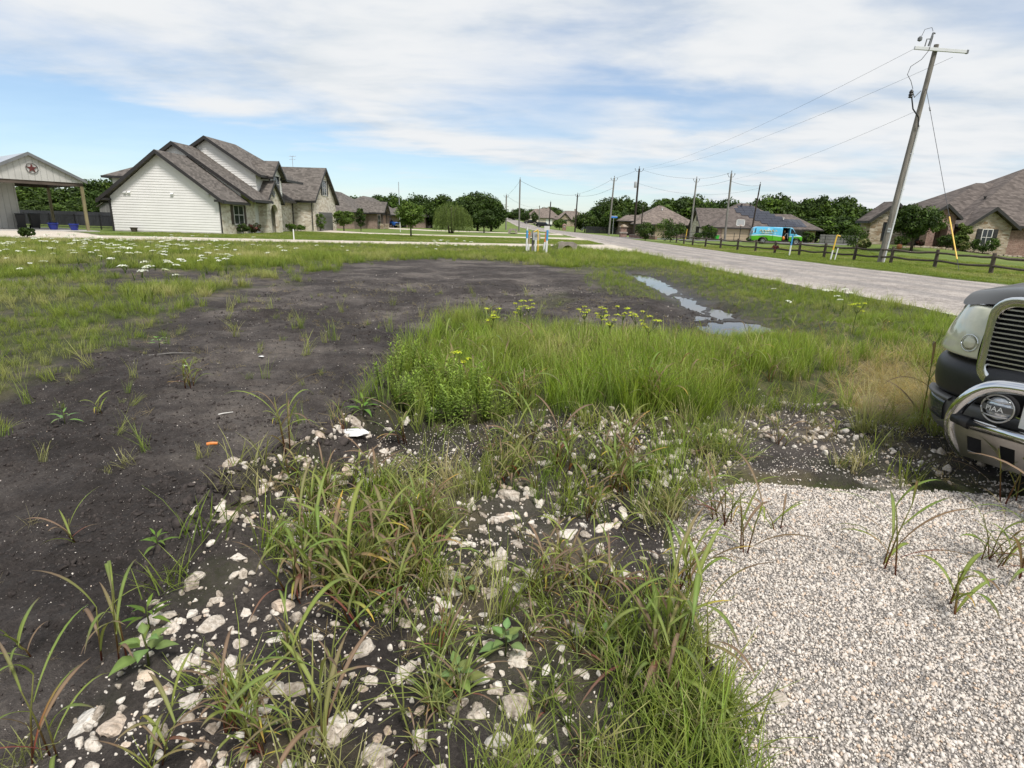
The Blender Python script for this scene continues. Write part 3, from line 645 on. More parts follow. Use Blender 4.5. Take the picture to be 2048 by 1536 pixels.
# ------------------------------------------------------------------ white house
def white_house():
    h = thing('house', 'white lap sided house with cream limestone front and stepped dark trimmed gables', 'house', (-29.7, 50.6, 0))
    w = MB(); w.prism([(-34.3, 50.62, 0), (-25.2, 50.62, 0), (-25.2, 50.62, 2.86), (-29.75, 50.62, 6.35), (-34.3, 50.62, 2.86)], (0, 4.6, 0))
    w.prism([(-37.2, 55.02, 0), (-25.25, 55.02, 0), (-25.25, 55.02, 3.8), (-30.85, 55.02, 7.5), (-37.2, 55.02, 3.2)], (0, 7, 0))
    w.prism([(-34.2, 58.62, 3), (-25.3, 58.62, 3), (-25.3, 58.62, 5.55), (-29.7, 58.62, 8.45), (-34.2, 58.62, 5.55)], (0, 6.2, 0))
    w.box(-34.2, -27.5, 64.8, 69.2, 3, 5.5); w.box(-40.2, -36, 60, 68, 0, 4.9)
    w.build('wall', M_SIDING, h)
    siding(h, 'y', 50.6, -1, [(-34.3, .12), (-25.2, .12), (-25.2, 2.86), (-29.75, 6.35), (-34.3, 2.86)])
    siding(h, 'y', 55.0, -1, [(-37.2, 2.6), (-25.25, 2.6), (-25.25, 3.8), (-30.85, 7.5), (-37.2, 3.2)])
    siding(h, 'y', 58.6, -1, [(-34.2, 4.4), (-25.3, 4.4), (-25.3, 5.55), (-29.7, 8.45), (-34.2, 5.55)])
    b = MB(); b.box(-34.35, -25.15, 50.55, 50.59, -.2, .12); b.build('foundation', M_SLAB, h)
    gable_y(h, -35.15, -24.55, -29.75, (2.55, 2.72), 6.58, 50.1, 55.0, M_SHING)
    gable_y(h, -38.0, -23.95, -30.85, (2.9, 3.02), 7.75, 54.6, 58.75, M_SHING)
    m = MB(); m.slab([(-30.85, 58.75, 7.72), (-30.85, 69, 7.72), (-38, 69, 2.87), (-38, 58.75, 2.87)], .16); m.build('roof', M_SHING, h)
    o = MB(); A, B = (-29.7, 58.15, 8.72), (-29.7, 64.5, 8.72)
    for P in ([A, B, (-34.9, 69.4, 5.3), (-34.9, 58.15, 5.3)], [A, (-24.7, 58.15, 5.42), (-24.7, 69.4, 5.42), B], [B, (-24.7, 69.4, 5.42), (-34.9, 69.4, 5.3)]): o.slab(P, .16)
    o = o.build('roof', M_SHING, h)
    for xa in (-34.9, -24.7): MB().prism([(-29.7, 58.1, 8.74), (xa, 58.1, 5.44), (xa, 58.1, 5.14), (-29.7, 58.1, 8.42)], (0, .045, 0)).build('rake_trim', M_TRIM, o)
    MB().box(-24.7, -24.58, 58.15, 69.4, 5.16, 5.4).build('gutter', M_TRIM, o)
    hip(h, -40.8, -35.6, 59.5, 68.5, 5.0, (-38.2, 62, 6.3), (-38.2, 66, 6.3), M_SHING)
    # boxed eave returns and corner boards
    MB().box(-35.2, -34.2, 50.08, 50.55, 2.5, 2.68).build('eave_return', M_TRIM, h); MB().box(-25.3, -24.5, 50.08, 50.55, 2.62, 2.8).build('eave_return', M_TRIM, h)
    e = MB(); e.box(-34.42, -34.28, 50.5, 50.62, 0, 2.6); e.build('corner_board', M_TRIM, h)
    def downspout(x, y, z): MB().tube([(x, y, .1), (x, y, z - .3), (x - .12, y + .05, z)], .055, 8).build('downspout', M_TRIM, h)
    downspout(-25.06, 50.5, 2.75); downspout(-26.4, 70.5, 3.4); downspout(-24.15, 70.5, 3.5)
    s = MB(); s.box(-25.2, -25.06, 50.66, 57.2, 0, 2.95); s.box(-26.6, -26.46, 57.2, 58.6, 0, 3.2); s.box(-26.6, -25.2, 57.05, 57.19, 0, 2.95); s.build('stone_front', M_LIME, h)
    l = MB(); l.box(-25.06, -25.0, 52.4, 55.1, 2.45, 2.8); l.build('window_lintel', M_TANST, h)
    window(h, 'x', -25.06, 1, 52.85, 54.65, .85, 2.4, 2, 2, M_LEAD, M_RAIL)
    l = MB(); l.tube([(-26.44, 57.9, 1.9), (-26.3, 57.9, 2.05)], .07, 6); l.build('wall_lantern', M_BLACK, h)
    # entry with arched opening
    arch_wall(h, 'x', -24.4, 1, 58.4, 62.0, 3.05, (60.2, 4.75), 59.3, 61.1, 2.75, .35, M_LIME)
    s = MB(); s.box(-27, -24.76, 58.4, 58.72, 0, 3.05); s.box(-27, -24.76, 61.7, 62.0, 0, 3.05); s.box(-27, -26.7, 58.72, 61.7, 0, 3.05); s.build('entry_wall', M_LIME, h)
    window(h, 'x', -26.69, 1, 59.4, 60.7, .7, 2.4, 2, 1)
    gable_x(h, 58.1, 62.3, 60.2, 2.98, 5.02, -28.2, -24.15, M_SHING, ends=(0, 1))
    md = MB(); md.tube([(-24.37, 60.2 + .28 * math.cos(a), 3.75 + .28 * math.sin(a)) for a in np.linspace(0, 2 * math.pi, 17)], .045, 6); md.box(-24.395, -24.36, 60.02, 60.38, 3.6, 3.9); md.build('medallion', M_GREYTRIM, h)
    # dormer
    d = MB(); d.prism([(-24.62, 60.2, 2.9), (-24.62, 62.9, 2.9), (-24.62, 62.9, 5.5), (-24.62, 61.55, 6.6), (-24.62, 60.2, 5.5)], (-4.2, 0, 0)); d.build('dormer_wall', M_SIDING, h)
    siding(h, 'y', 60.2, -1, [(-28.7, 3.3), (-24.62, 3.3), (-24.62, 5.5), (-28.7, 5.5)]); siding(h, 'x', -24.62, 1, [(60.2, 3.2), (62.9, 3.2), (62.9, 5.5), (61.55, 6.6), (60.2, 5.5)])
    window(h, 'x', -24.58, 1, 60.7, 62.4, 3.95, 5.5, 2, 2)
    gable_x(h, 59.8, 63.3, 61.55, 5.35, 6.95, -28.8, -24.15, M_SHING, ends=(0, 1))
    MB().box(-24.64, -24.55, 60.1, 60.22, 3.0, 5.4).build('corner_board', M_TRIM, h)
    # link and garage wing
    s = MB(); s.box(-36, -26.5, 62, 70.72, 0, 3.3); s.build('stone_link', M_LIME, h)
    r = MB(); r.slab([(-30.8, 61.9, 6.4), (-25.9, 61.9, 3.35), (-25.9, 70.8, 3.35), (-30.8, 70.8, 6.4)], .14); r.box(-25.92, -25.8, 61.9, 70.4, 3.1, 3.32); r.build('link_roof', M_SHING, h)
    g = MB(); g.prism([(-24.0, 70.75, 0), (-24.0, 79.2, 0), (-24.0, 79.2, 3.6), (-24.0, 74.98, 7.2), (-24.0, 70.75, 3.6)], (-12, 0, 0)); g.build('garage_wing_wall', M_LIME, h)
    gable_x(h, 70.3, 79.7, 74.98, 3.48, 7.5, -36.4, -23.65, M_SHING)
    gd = MB(); pbox(gd, 'x', -24.0, 1, 72.4, 77.6, .02, 2.25, .005, .05)
    gdo = gd.build('garage_door', M_DOOR, h)
    for k in range(4):
        p = MB(); pbox(p, 'x', -23.95, 1, 72.5, 77.5, .06 + k * .55, .56 + k * .55, 0, .02); p.build('door_panel', M_DOOR, gdo)
    window(h, 'x', -24.0, 1, 74.2, 75.7, 4.3, 6.0, 2, 2, M_LEAD, M_TRIM)
    for x, z in ((-32.95, 3.12), (-32.62, 3.12), (-29.0, 3.1), (-26.0, 3.12)):
        v = MB(); v.box(x - .1, x + .1, 50.48, 50.575, z - .09, z + .09); v.prism([(x - .13, 50.42, z + .02), (x + .13, 50.42, z + .02), (x + .13, 50.57, z + .13), (x - .13, 50.57, z + .13)], (0, 0, .03)); v.build('wall_vent', M_WHITE, h)
    v = MB(); v.tube([(-29, 78.5, 6.0), (-29, 78.5, 9.1)], .03, 6)
    for a in (-.35, 0, .35): v.tube([(-29 + a, 78.3, 9.0), (-29 + a, 78.9, 9.15)], .02, 5)
    v.tube([(-29.4, 78.5, 9.05), (-28.6, 78.5, 9.05)], .02, 5); v.tube([(-29.4, 78.5, 8.7), (-28.6, 78.5, 8.7)], .02, 5); v.build('antenna', M_ALU, h)
white_house()
# ------------------------------------------------------------------ metal carport
CPO, CPR = np.array((-36.12, 44.94)), R(53)
def cp(a, b): return (CPO[0] + a * math.cos(CPR) - b * math.sin(CPR), CPO[1] + a * math.sin(CPR) + b * math.cos(CPR))
def carport():
    h = thing('carport', 'tall metal carport with star emblem on its gable, on wooden posts', 'carport', (0, 0, 0))
    hw, ze, zr, L = 3.2, 3.9, 5.6, 8.4
    MB().prism([(-hw, 0, 3.66), (hw, 0, 3.66), (hw, 0, ze - .02), (0, 0, zr - .12), (-hw, 0, ze - .02)], (0, .06, 0)).build('gable_panel', M_SHEET, h)
    m = MB(); m.slab([(0, -.2, zr), (0, L, zr), (-hw - .25, L, ze - .1), (-hw - .25, -.2, ze - .1)], .05); m.slab([(0, -.2, zr), (hw + .25, -.2, ze - .1), (hw + .25, L, ze - .1), (0, L, zr)], .05); o = m.build('roof', M_ROOFSHEET, h)
    for xa in (-hw - .25, hw + .25): MB().prism([(0, -.26, zr + .03), (xa, -.26, ze - .07), (xa, -.26, ze - .29), (0, -.26, zr - .2)], (0, .05, 0)).build('rake_trim', M_GREYTRIM, o)
    for q in ((-hw, hw, .06, .2, 3.4, 3.66), (-hw, hw, L - .3, L - .15, 3.4, 3.7), (hw - .14, hw, .2, L - .3, 3.42, 3.68)): MB().box(*q).build('beam', M_RAIL, h)
    for x, y in ((hw - .1, .1), (hw - .1, L - .2), (-hw + .1, .1), (.6, L - .2)): MB().box(x - .1, x + .1, y - .1, y + .1, 0, 3.42).build('post', M_POSTWOOD, h, bevel=.01)
    MB().box(-hw, .1, 5.0, L - .35, 0, 3.6).build('store_wall', M_SHEET, h)
    P = []
    for k in range(10):
        a = math.pi / 2 + k * math.pi / 5; r = .33 if k % 2 == 0 else .13; P.append((.12 + r * math.cos(a), -.06, 4.5 + r * math.sin(a)))
    s = MB().prism(P, (0, .05, 0)).build('star', M_RUST, h)
    MB().tube([(.12 + .36 * math.cos(a), -.05, 4.5 + .36 * math.sin(a)) for a in np.linspace(0, 2 * math.pi, 29)], .018, 6).build('star_ring', M_BLACK, s)
    h.location = (*CPO, 0); h.rotation_euler = (0, 0, CPR)
    sl = MB().box(-3.6, 3.6, -.8, 9, .0, .06).build('carport_slab', M_SLAB); sl.location = (*CPO, 0); sl.rotation_euler = (0, 0, CPR); tag(sl, kind='structure')
carport()
def bin_(name, label, x, y, mat, sc=1., rz=0., grp=None):
    t = thing(name, label, 'bin', (0, 0, 0), grp)
    b = MB(); V = [(-.22, -.26, .06), (.22, -.26, .06), (.22, .24, .06), (-.22, .24, .06), (-.29, -.36, 1.0), (.29, -.36, 1.0), (.29, .32, 1.0), (-.29, .32, 1.0)]
    b.add(V, [(3, 2, 1, 0), (4, 5, 6, 7), (0, 1, 5, 4), (1, 2, 6, 5), (2, 3, 7, 6), (3, 0, 4, 7)]); b.build('bin_body', mat, t, bevel=.03)
    l = MB(); l.prism([(-.31, -.39, 1.01), (.31, -.39, 1.01), (.31, .36, 1.01), (-.31, .36, 1.01)], (0, 0, .05)); l.box(-.2, .2, .36, .41, .98, 1.04); l.build('lid', mat, t, bevel=.015)
    for sx in (-.27, .23):
        w = MB(); w.lathe([(.03, 0), (.12, 0), (.12, .05), (.03, .05)], (sx, .27, .12), 14, 'x'); w.build('wheel', M_RUBBER, t, True, auto=40)
    t.location = (x, y, hz(x, y) if y > 60 else .07); t.rotation_euler = (0, 0, rz); t.scale = (sc,) * 3; ORG[t] = np.array((x, y, 0.)); return t
bin_('wheeled_bin', 'black wheeled bin under the carport, the nearer to the house of two', *cp(.75, 4.2), M_BLACK, 1.15, .9)
bin_('wheeled_bin', 'dark wheeled bin under the carport beside the metal wall', *cp(-.1, 4.3), M_BLACK, 1.1, .7)
def pot(label, x, y, r, h, mat, z=.06):
    t = thing('plant_pot', label, 'plant pot', (x, y, z))
    m = MB(); m.lathe([(r * .62, 0), (r * .78, h * .4), (r * .9, h * .82), (r, h * .84), (r, h), (r * .86, h), (r * .8, h * .85)], (x, y, z), 20); o = m.build('pot', mat, t, True, auto=40)
    s = MB(); s.lathe([(.01, h * .80), (r * .81, h * .80), (r * .81, h * .84)], (x, y, z), 16); s.build('soil', M_CLOD, t)
pot('cobalt blue pot beside the right wooden post of the carport', -35.4, 47.4, .36, .5, M_COBALT); pot('cobalt blue pot under the carport, nearest the black bins', -36.9, 47.2, .38, .52, M_COBALT)
pot('dark blue pot behind the other blue pots, by the iron fence', -40.3, 51.6, .36, .55, M_COBALT, 0); pot('squat brown tub at the foot of the white siding', -32.35, 50.1, .3, .36, M_RAIL, 0)
def pickets(name, label, A, B, hgt, grp=None, step=.115, posts=2.4, z=0., rails=(.15, .92), cat='fence', pm=None):
    A = np.array(A, float); B = np.array(B, float); Ln = np.hypot(*(B - A)); t = thing(name, label, cat, (A[0], A[1], z), grp)
    r = MB()
    for q in rails: r.beam((*A, z + hgt * q), (*B, z + hgt * q), .03, .04)
    r.build('rail', pm or M_BLACK, t)
    if step:
        p = MB()
        for k in range(int(Ln / step)):
            c = A + (B - A) * k * step / Ln; p.box(c[0] - .011, c[0] + .011, c[1] - .011, c[1] + .011, z + .06, z + hgt)
        p.build('pickets', pm or M_BLACK, t)['kind'] = 'stuff'
    n = max(2, int(Ln / posts) + 1)
    for k in range(n):
        c = A + (B - A) * k / (n - 1); p = MB(); p.box(c[0] - .035, c[0] + .035, c[1] - .035, c[1] + .035, z - .1, z + hgt + .06); p.build('post', pm or M_BLACK, t)
pickets('iron_fence', 'black iron picket fence behind the carport', (-47, 54.0), (-34.7, 52.8), 1.25)
def solid_fence(name, label, A, B, hgt, mat, bw=.16, z=0., cap=True):
    A = np.array(A, float); B = np.array(B, float); Ln = np.hypot(*(B - A)); d = (B - A) / Ln; t = thing(name, label, 'fence', (A[0], A[1], z))
    n = int(Ln / bw); m = MB()
    for k in range(n):
        a, b = A + d * (k * bw), A + d * (k * bw + bw * .94); hh = hgt * (1 - .02 * random.random()); m.prism([(*a, z), (*b, z), (*b, z + hh), (*a, z + hh)], (-d[1] * .022, d[0] * .022, 0))
    m.build('boards', mat, t)['kind'] = 'stuff'
    r = MB(); r.beam((*(A + (-d[1] * .05, d[0] * .05)), z + hgt * .8), (*(B + (-d[1] * .05, d[0] * .05)), z + hgt * .8), .05, .09); r.build('rail', mat, t)
    for k in range(max(2, int(Ln / 2.4) + 1)):
        c = A + d * min(Ln, k * 2.4); p = MB(); p.box(c[0] - .05, c[0] + .05, c[1] + .03, c[1] + .13, z - .1, z + hgt); p.build('post', mat, t)
M_BOARDGR = m_wood('grey_boards', (.16, .155, .15)); M_BOARDDK = m_wood('dark_boards', (.035, .036, .042))
solid_fence('board_fence', 'dark slatted board fence between carport and white house, far behind', (-62, 66), (-40.6, 66), 1.5, M_BOARDDK)
def shed():
    x, y = -50.5, 74; t = thing('shed', 'small grey garden shed with pitched roof between the carport post and white house', 'shed', (x, y, 0))
    m = MB(); m.prism([(x - 1.2, y, 0), (x + 1.2, y, 0), (x + 1.2, y, 2.2), (x, y, 2.85), (x - 1.2, y, 2.2)], (0, 3, 0)); m.build('wall', M_BOARDGR, t)
    gable_y(t, x - 1.45, x + 1.45, x, 2.1, 2.98, y - .25, y + 3.2, M_SHING, .06, fascia=False); window(t, 'y', y, -1, x + .3, x + .8, 1.1, 1.7, 1, 1)
    d = MB(); d.box(x - .9, x - .1, y - .03, y, 0, 1.9); d.build('door', M_BOARDGR, t)
shed()
# ------------------------------------------------------------------ brown brick house beyond the white one
def brown_house():
    h = thing('house', 'brown brick house with grey hipped roof, right of the white house', 'house', (-29, 95, 0))
    w = MB(); w.box(-36, -26.2, 96, 112, 0, 2.7); w.build('wall', M_BRICK2, h); hip(h, -37, -25.5, 95.2, 113, 2.65, (-31.0, 101, 6.0), (-31.0, 106, 6.0), M_SHING)
    m = MB(); m.box(-26.2, -24.4, 104, 107.5, 0, 2.75); m.build('porch_wall', M_BRICK2, h)
    r = gable_x(h, 103.4, 108.1, 105.75, 2.75, 4.6, -31, -22.9, M_SHING, ends=(0, 1))
    for yy in (103.9, 107.6):
        p = MB(); p.box(-23.6, -23.3, yy - .15, yy + .15, .9, 2.7); p.build('porch_post', M_RAIL, h); p = MB(); p.box(-23.75, -23.15, yy - .3, yy + .3, 0, .9); p.build('pier', M_TANST, h)
    window(h, 'x', -24.4, 1, 104.8, 106.6, .7, 2.3); window(h, 'y', 96, -1, -29.5, -28.2, .9, 2.3)
    w = MB(); w.box(-36, -25.5, 114, 132, 0, 2.7); w.build('rear_wall', M_BRICK2, h); hip(h, -37, -24.7, 113.2, 133, 2.6, (-30.5, 119, 6.0), (-30.5, 127, 6.0), M_SHING)
    w = MB(); w.box(-30, -20.5, 134, 146, 0, 2.7); w.build('garage_wall', M_BRICK2, h); hip(h, -31, -19.5, 133.3, 147, 2.6, (-27, 140, 5.0), (-23.5, 140, 5.0), M_SHING)
    g = MB(); g.box(-28.5, -24.8, 133.9, 133.99, 0, 2.2); g.build('garage_door', M_TRIM, h)
    pv = MB(); pv.lathe([(.12, 0), (.12, .5), (.2, .55), (.2, .65)], (-29.2, 130.5, 4.8), 10); pv.build('roof_vent', M_TRIM, h)
brown_house()
# ------------------------------------------------------------------ houses across the road
def solar_house():
    z = -.36; h = thing('house', 'brick ranch house with black solar panels on its hipped roof', 'house', (45, 112, z))
    w = MB(); w.box(37.3, 56.6, 113, 126, z, 2.15); w.box(41.5, 44.5, 110.8, 113, z, 2.1); w.box(36.9, 43.6, 110.5, 113, z, 2.1); w.build('wall', M_BRICK2, h)
    A, B = (43.6, 119, 6.75), (45.4, 119, 6.75)
    roof = hip(h, 35.8, 52.5, 110, 128, 2.05, A, B, M_SHING3); hip(h, 46, 57.4, 111.8, 126, 2.1, (50.3, 118.5, 4.9), (54.0, 118.5, 4.9), M_SHING3)
    # stone gable front
    MB().prism([(35, 113, z), (35, 120, z), (35, 120, 2.0), (35, 116.5, 5.2), (35, 113, 2.0)], (.3, 0, 0)).build('stone_gable', M_LIME, h)
    MB().box(35.3, 40, 113.02, 120, z, 2.0).build('side_wall', M_LIME, h)
    gable_x(h, 112.5, 120.6, 116.5, 1.95, 5.55, 34.5, 43.5, M_SHING3, ends=(1, 0))
    window(h, 'x', 35, -1, 114.6, 116.4, -.1, 2.0, 2, 2, M_TRIM); window(h, 'x', 35, -1, 116.1, 116.9, 3.2, 4.2, 1, 1, M_TRIM)
    d = MB(); d.box(38.0, 43.0, 110.44, 110.5, z, 1.85); gd = d.build('garage_door', M_TANDOOR, h)
    for k in range(4):
        p = MB(); p.box(38.1, 42.9, 110.415, 110.44, z + .05 + k * .54, z + .54 + k * .54); p.build('door_panel', M_TANDOOR, gd)
    window(h, 'y', 113, -1, 52.6, 54.4, .2, 1.8, 2, 1, M_BRICK)
    # solar panels lie on the front slope, each a panel of its own
    def sl(x, s): # point on the front slope, s metres up the plan from the eave
        return (x, 110 + s, 2.05 + s * (6.75 - 2.05) / 9.)
    rows = [(7.0, 42.9, 46.3), (6.1, 42.0, 47.2), (5.2, 42.0, 48.5), (4.3, 42.7, 49.2), (3.4, 43.9, 50.5), (2.5, 44.7, 51.2), (1.6, 45.6, 52.2), (.7, 46.6, 53.2)]
    up = np.array([0, -(6.75 - 2.05) / 9., 1]); up /= np.linalg.norm(up)
    for s, xa, xb in rows:
        n = int((xb - xa) / 1.62)
        for k in range(n):
            x0 = xa + k * 1.62; q = [np.add(sl(x, t), up * .09) for x, t in ((x0, s), (x0 + 1.58, s), (x0 + 1.58, s + .86), (x0, s + .86))]
            m = MB(); m.slab(q, .04); m.build('solar_panel', M_PANEL, roof)
    for k in range(4):
        for j in range(2):
            x0 = 51.0 + k * .92; s = .9 + j * 1.7; q = [np.add((x, 111.8 + t, 2.1 + t * (4.85 - 2.1) / 6.7), (0, -.04, .1)) for x, t in ((x0, s), (x0 + .88, s), (x0 + .88, s + 1.62), (x0, s + 1.62))]
            m = MB(); m.slab(q, .04); m.build('solar_panel', M_PANEL, roof)
    for x, s, mt in ((43.8, 7.9, M_TRIM), (50.2, 3.2, M_WHITE), (45.6, 8.2, M_TRIM)):
        v = MB(); p = sl(x, s); v.lathe([(.14, -.1), (.14, .3), (.2, .32), (.2, .4)], p, 10); v.build('roof_vent', mt, h)
solar_house()
def hip_house():
    z = -.36; h = thing('house', 'tan brick house with tall hipped roof behind dark shrubs, left of the solar roof', 'house', (29, 125, z))
    w = MB(); w.box(25.2, 37, 126, 140, z, 2.6); w.box(22.6, 26, 130, 138, z, 2.9); w.build('wall', M_BRICK2, h)
    hip(h, 24.4, 38.5, 125.2, 141, 2.3, (31, 132.5, 6.3), (31.8, 132.5, 6.3), M_SHING2); hip(h, 22, 29, 129, 139, 2.9, (24.5, 134, 4.2), (27.5, 134, 4.2), M_SHING2)
    window(h, 'y', 126, -1, 27, 28.6, .3, 1.8); window(h, 'y', 126, -1, 32.5, 33.6, .3, 1.8)
    g = MB(); g.box(29.3, 31.9, 125.93, 125.99, z, 1.8); g.build('door', M_TANDOOR, h); v = MB(); v.lathe([(.12, 0), (.12, .4), (.2, .42), (.2, .5)], (31.4, 130.5, 5.3), 10); v.build('roof_vent', M_WHITE, h)
hip_house()
def brick_house():
    h = thing('house', 'large brick house with arched entry and stone gable, behind the split rail fence', 'house', (44, 55, 0))
    w = MB(); w.box(45.05, 61, 55.4, 67, -.2, 2.6); w.box(39.0, 45.05, 57.2, 65, -.2, 3.0); w.build('wall', M_BRICK, h)
    hip(h, 40.2, 62, 54.9, 68, 2.72, (50.6, 61.5, 8.4), (56, 61.5, 8.4), M_SHING3); hip(h, 38.6, 56, 56.6, 66, 3.2, (45.9, 61.3, 6.85), (52, 61.3, 6.85), M_SHING3)
    # stone gable
    g = MB(); g.prism([(41.1, 54.6, -.2), (45.05, 54.6, -.2), (45.05, 54.6, 2.62), (42.95, 54.6, 4.0), (41.1, 54.6, 2.62)], (0, .5, 0)); g.build('stone_gable', M_TANST, h)
    b = MB(); b.box(41.3, 45.0, 55.1, 58, -.2, 2.6); b.build('side_wall', M_BRICK, h)
    gable_y(h, 40.55, 45.5, 42.95, (2.5, 2.55), 4.28, 54.15, 60, M_SHING3)
    window(h, 'y', 54.6, -1, 42.5, 43.35, .95, 2.3, 2, 2, M_LEAD, M_TRIM)
    # brick entry with arch
    arch_wall(h, 'y', 54.4, -1, 37.35, 39.7, 3.35, (38.6, 4.2), 38.05, 39.15, 2.75, .9, M_BRICK, 'entry_wall')
    a = MB(); a.prism([PT('y', 54.36, -1, 38.6 + r * math.cos(t), 2.2 + r * math.sin(t)) for r, ts in ((.56, np.linspace(0, math.pi, 13)), (.8, np.linspace(math.pi, 0, 13))) for t in ts], (0, .05, 0)); a.build('arch_ring', M_BRICK2, h)
    d = MB(); d.box(38.0, 39.2, 57.1, 57.19, 0, 2.6); d.build('door', M_TRIM, h)
    gable_y(h, 37.0, 40.0, 38.55, (3.3, 3.3), 4.42, 54.1, 58, M_SHING3)
    MB().tube([(45.15, 55.25, 2.5), (45.0, 55.2, 2.2), (45.0, 55.2, 0)], .06, 8).build('downspout', M_TRIM, h)
    # left wing
    g = MB(); g.prism([(34.2, 58, 0), (37.6, 58, 0), (37.6, 58, 3.0), (36.1, 58, 4.4), (34.2, 58, 3.0)], (0, 1.6, 0)); g.build('wing_wall', M_TANST, h)
    gable_y(h, 33.7, 38.4, 36.1, (2.85, 2.95), 4.7, 57.5, 59.6, M_SHING3); window(h, 'y', 58, -1, 35.5, 36.1, 1.1, 2.7, 1, 2, M_TRIM, None)
    v = MB(); v.lathe([(.09, 0), (.09, .7), (.14, .72), (.14, .8)], (44.6, 58.0, 4.6), 10); v.build('roof_vent', M_TRIM, h)
brick_house()
def low_outbuilding():
    h = thing('outbuilding', 'low dark roofed outbuilding with white panel between the wooden fence and brick house', 'outbuilding', (37, 66, .4))
    m = MB(); m.box(38.6, 41.0, 64, 66, -.2, 2.6); m.build('wall', M_WHITE, h); gable_y(h, 38.1, 41.6, 39.8, 2.6, 3.4, 63.6, 66.4, M_SHING)
low_outbuilding()
# far houses up the hill
def far_house(x, y, w, dep, eh, rh, mat, wall, label):
    z = float(hill(x, y)); h = thing('house', label, 'house', (x, y, z)); m = MB(); m.box(x - w / 2, x + w / 2, y, y + dep, z - 1, z + eh); m.build('wall', wall, h)
    hip(h, x - w / 2 - .6, x + w / 2 + .6, y - .6, y + dep + .6, z + eh, (x - w * .18, y + dep / 2, z + rh), (x + w * .18, y + dep / 2, z + rh), mat)
    gx = x - w * .22; g = MB(); g.prism([(gx - 2.2, y - .5, z - 1), (gx + 2.2, y - .5, z - 1), (gx + 2.2, y - .5, z + eh), (gx, y - .5, z + rh * .8), (gx - 2.2, y - .5, z + eh)], (0, 1.5, 0)); g.build('gable_wall', wall, h)
    gable_y(h, gx - 2.6, gx + 2.6, gx, z + eh - .1, z + rh * .84, y - .9, y + dep / 2, mat)
    window(h, 'y', y - .5, -1, gx - .7, gx + .7, z + .8, z + 2.2); d = MB(); d.box(x + w * .2, x + w * .4, y - .06, y, z - .2, z + 2.2); d.build('garage_door', M_WHITE, h)
    c = MB(); c.box(x + w * .1, x + w * .1 + .9, y + dep * .5, y + dep * .5 + .9, z + rh - 2, z + rh + .8); c.build('chimney', M_CONC, h)
far_house(10.2, 262, 13, 12, 2.6, 6.4, M_SHING2, M_LIME, 'pale far house with chimney on the hillside, left of the others'); far_house(21.8, 236, 13, 12, 2.5, 6.0, M_SHING2, M_TANST, 'far tan house with broad roof in the middle of the hillside row')
far_house(28.5, 190, 7, 9, 2.6, 6.2, M_SHING3, M_BRICK2, 'far brown roofed house at the edge of the dark wood'); far_house(15.5, 330, 14, 12, 2.8, 7, M_SHING2, M_TANST, 'farthest roof on the hill below the distant trees')
# fences across the road
def split_rail():
    P = [(18.8, 69.7), (18.2, 64.5), (17.7, 59.5), (17.75, 55.6), (18.1, 52.5), (18.5, 49.5), (19.0, 47.0), (19.5, 44.6), (20.1, 42.0), (20.6, 39.5), (21.1, 36.8), (21.75, 34.2), (22.2, 31.2), (21.9, 27.1), (21.6, 23.0), (21.4, 19.), (21.2, 15.)]
    t = thing('split_rail_fence', 'weathered brown two rail fence along the far side of the road', 'fence', (*P[0], 0))
    for i, (x, y) in enumerate(P):
        a = random.uniform(-.02, .02); p = MB(); p.tube([(x - a, y, -.1), (x, y, .45), (x + a, y + a, .93)], [.095, .09, .085], 7); p.build('post', M_FPOST, t)
    for (x0, y0), (x1, y1) in zip(P[:-1], P[1:]):
        for z in (.36, .76):
            n = 5; pts = [(x0 + (x1 - x0) * k / n + random.uniform(-.012, .012), y0 + (y1 - y0) * k / n, z - .05 * math.sin(math.pi * k / n) + random.uniform(-.02, .02)) for k in range(n + 1)]
            r = MB(); r.tube(pts, [random.uniform(.05, .065) for _ in pts], 6); r.build('rail', M_FPOST, t)
split_rail()
solid_fence('wooden_fence', 'grey board privacy fence between the solar house and brick house', (49.5, 97), (62, 92), 1.55, M_BOARDGR, z=-.2); solid_fence('screen_fence', 'black screened fence along the side street by the far trees', (16.0, 137), (26, 137), 1.6, M_BLACK, .3, z=-.1)
pickets('iron_fence', 'thin black rail fence behind the green and blue van', (23, 93.5), (58, 90), 1.3, None, .0, 2.6, -.2, (.3, .65, .97))
pickets('iron_fence', 'black rail fence beside the brick pillar at the side street', (16.8, 128), (26, 130), 1.5, None, .14, 2.5, -.1)
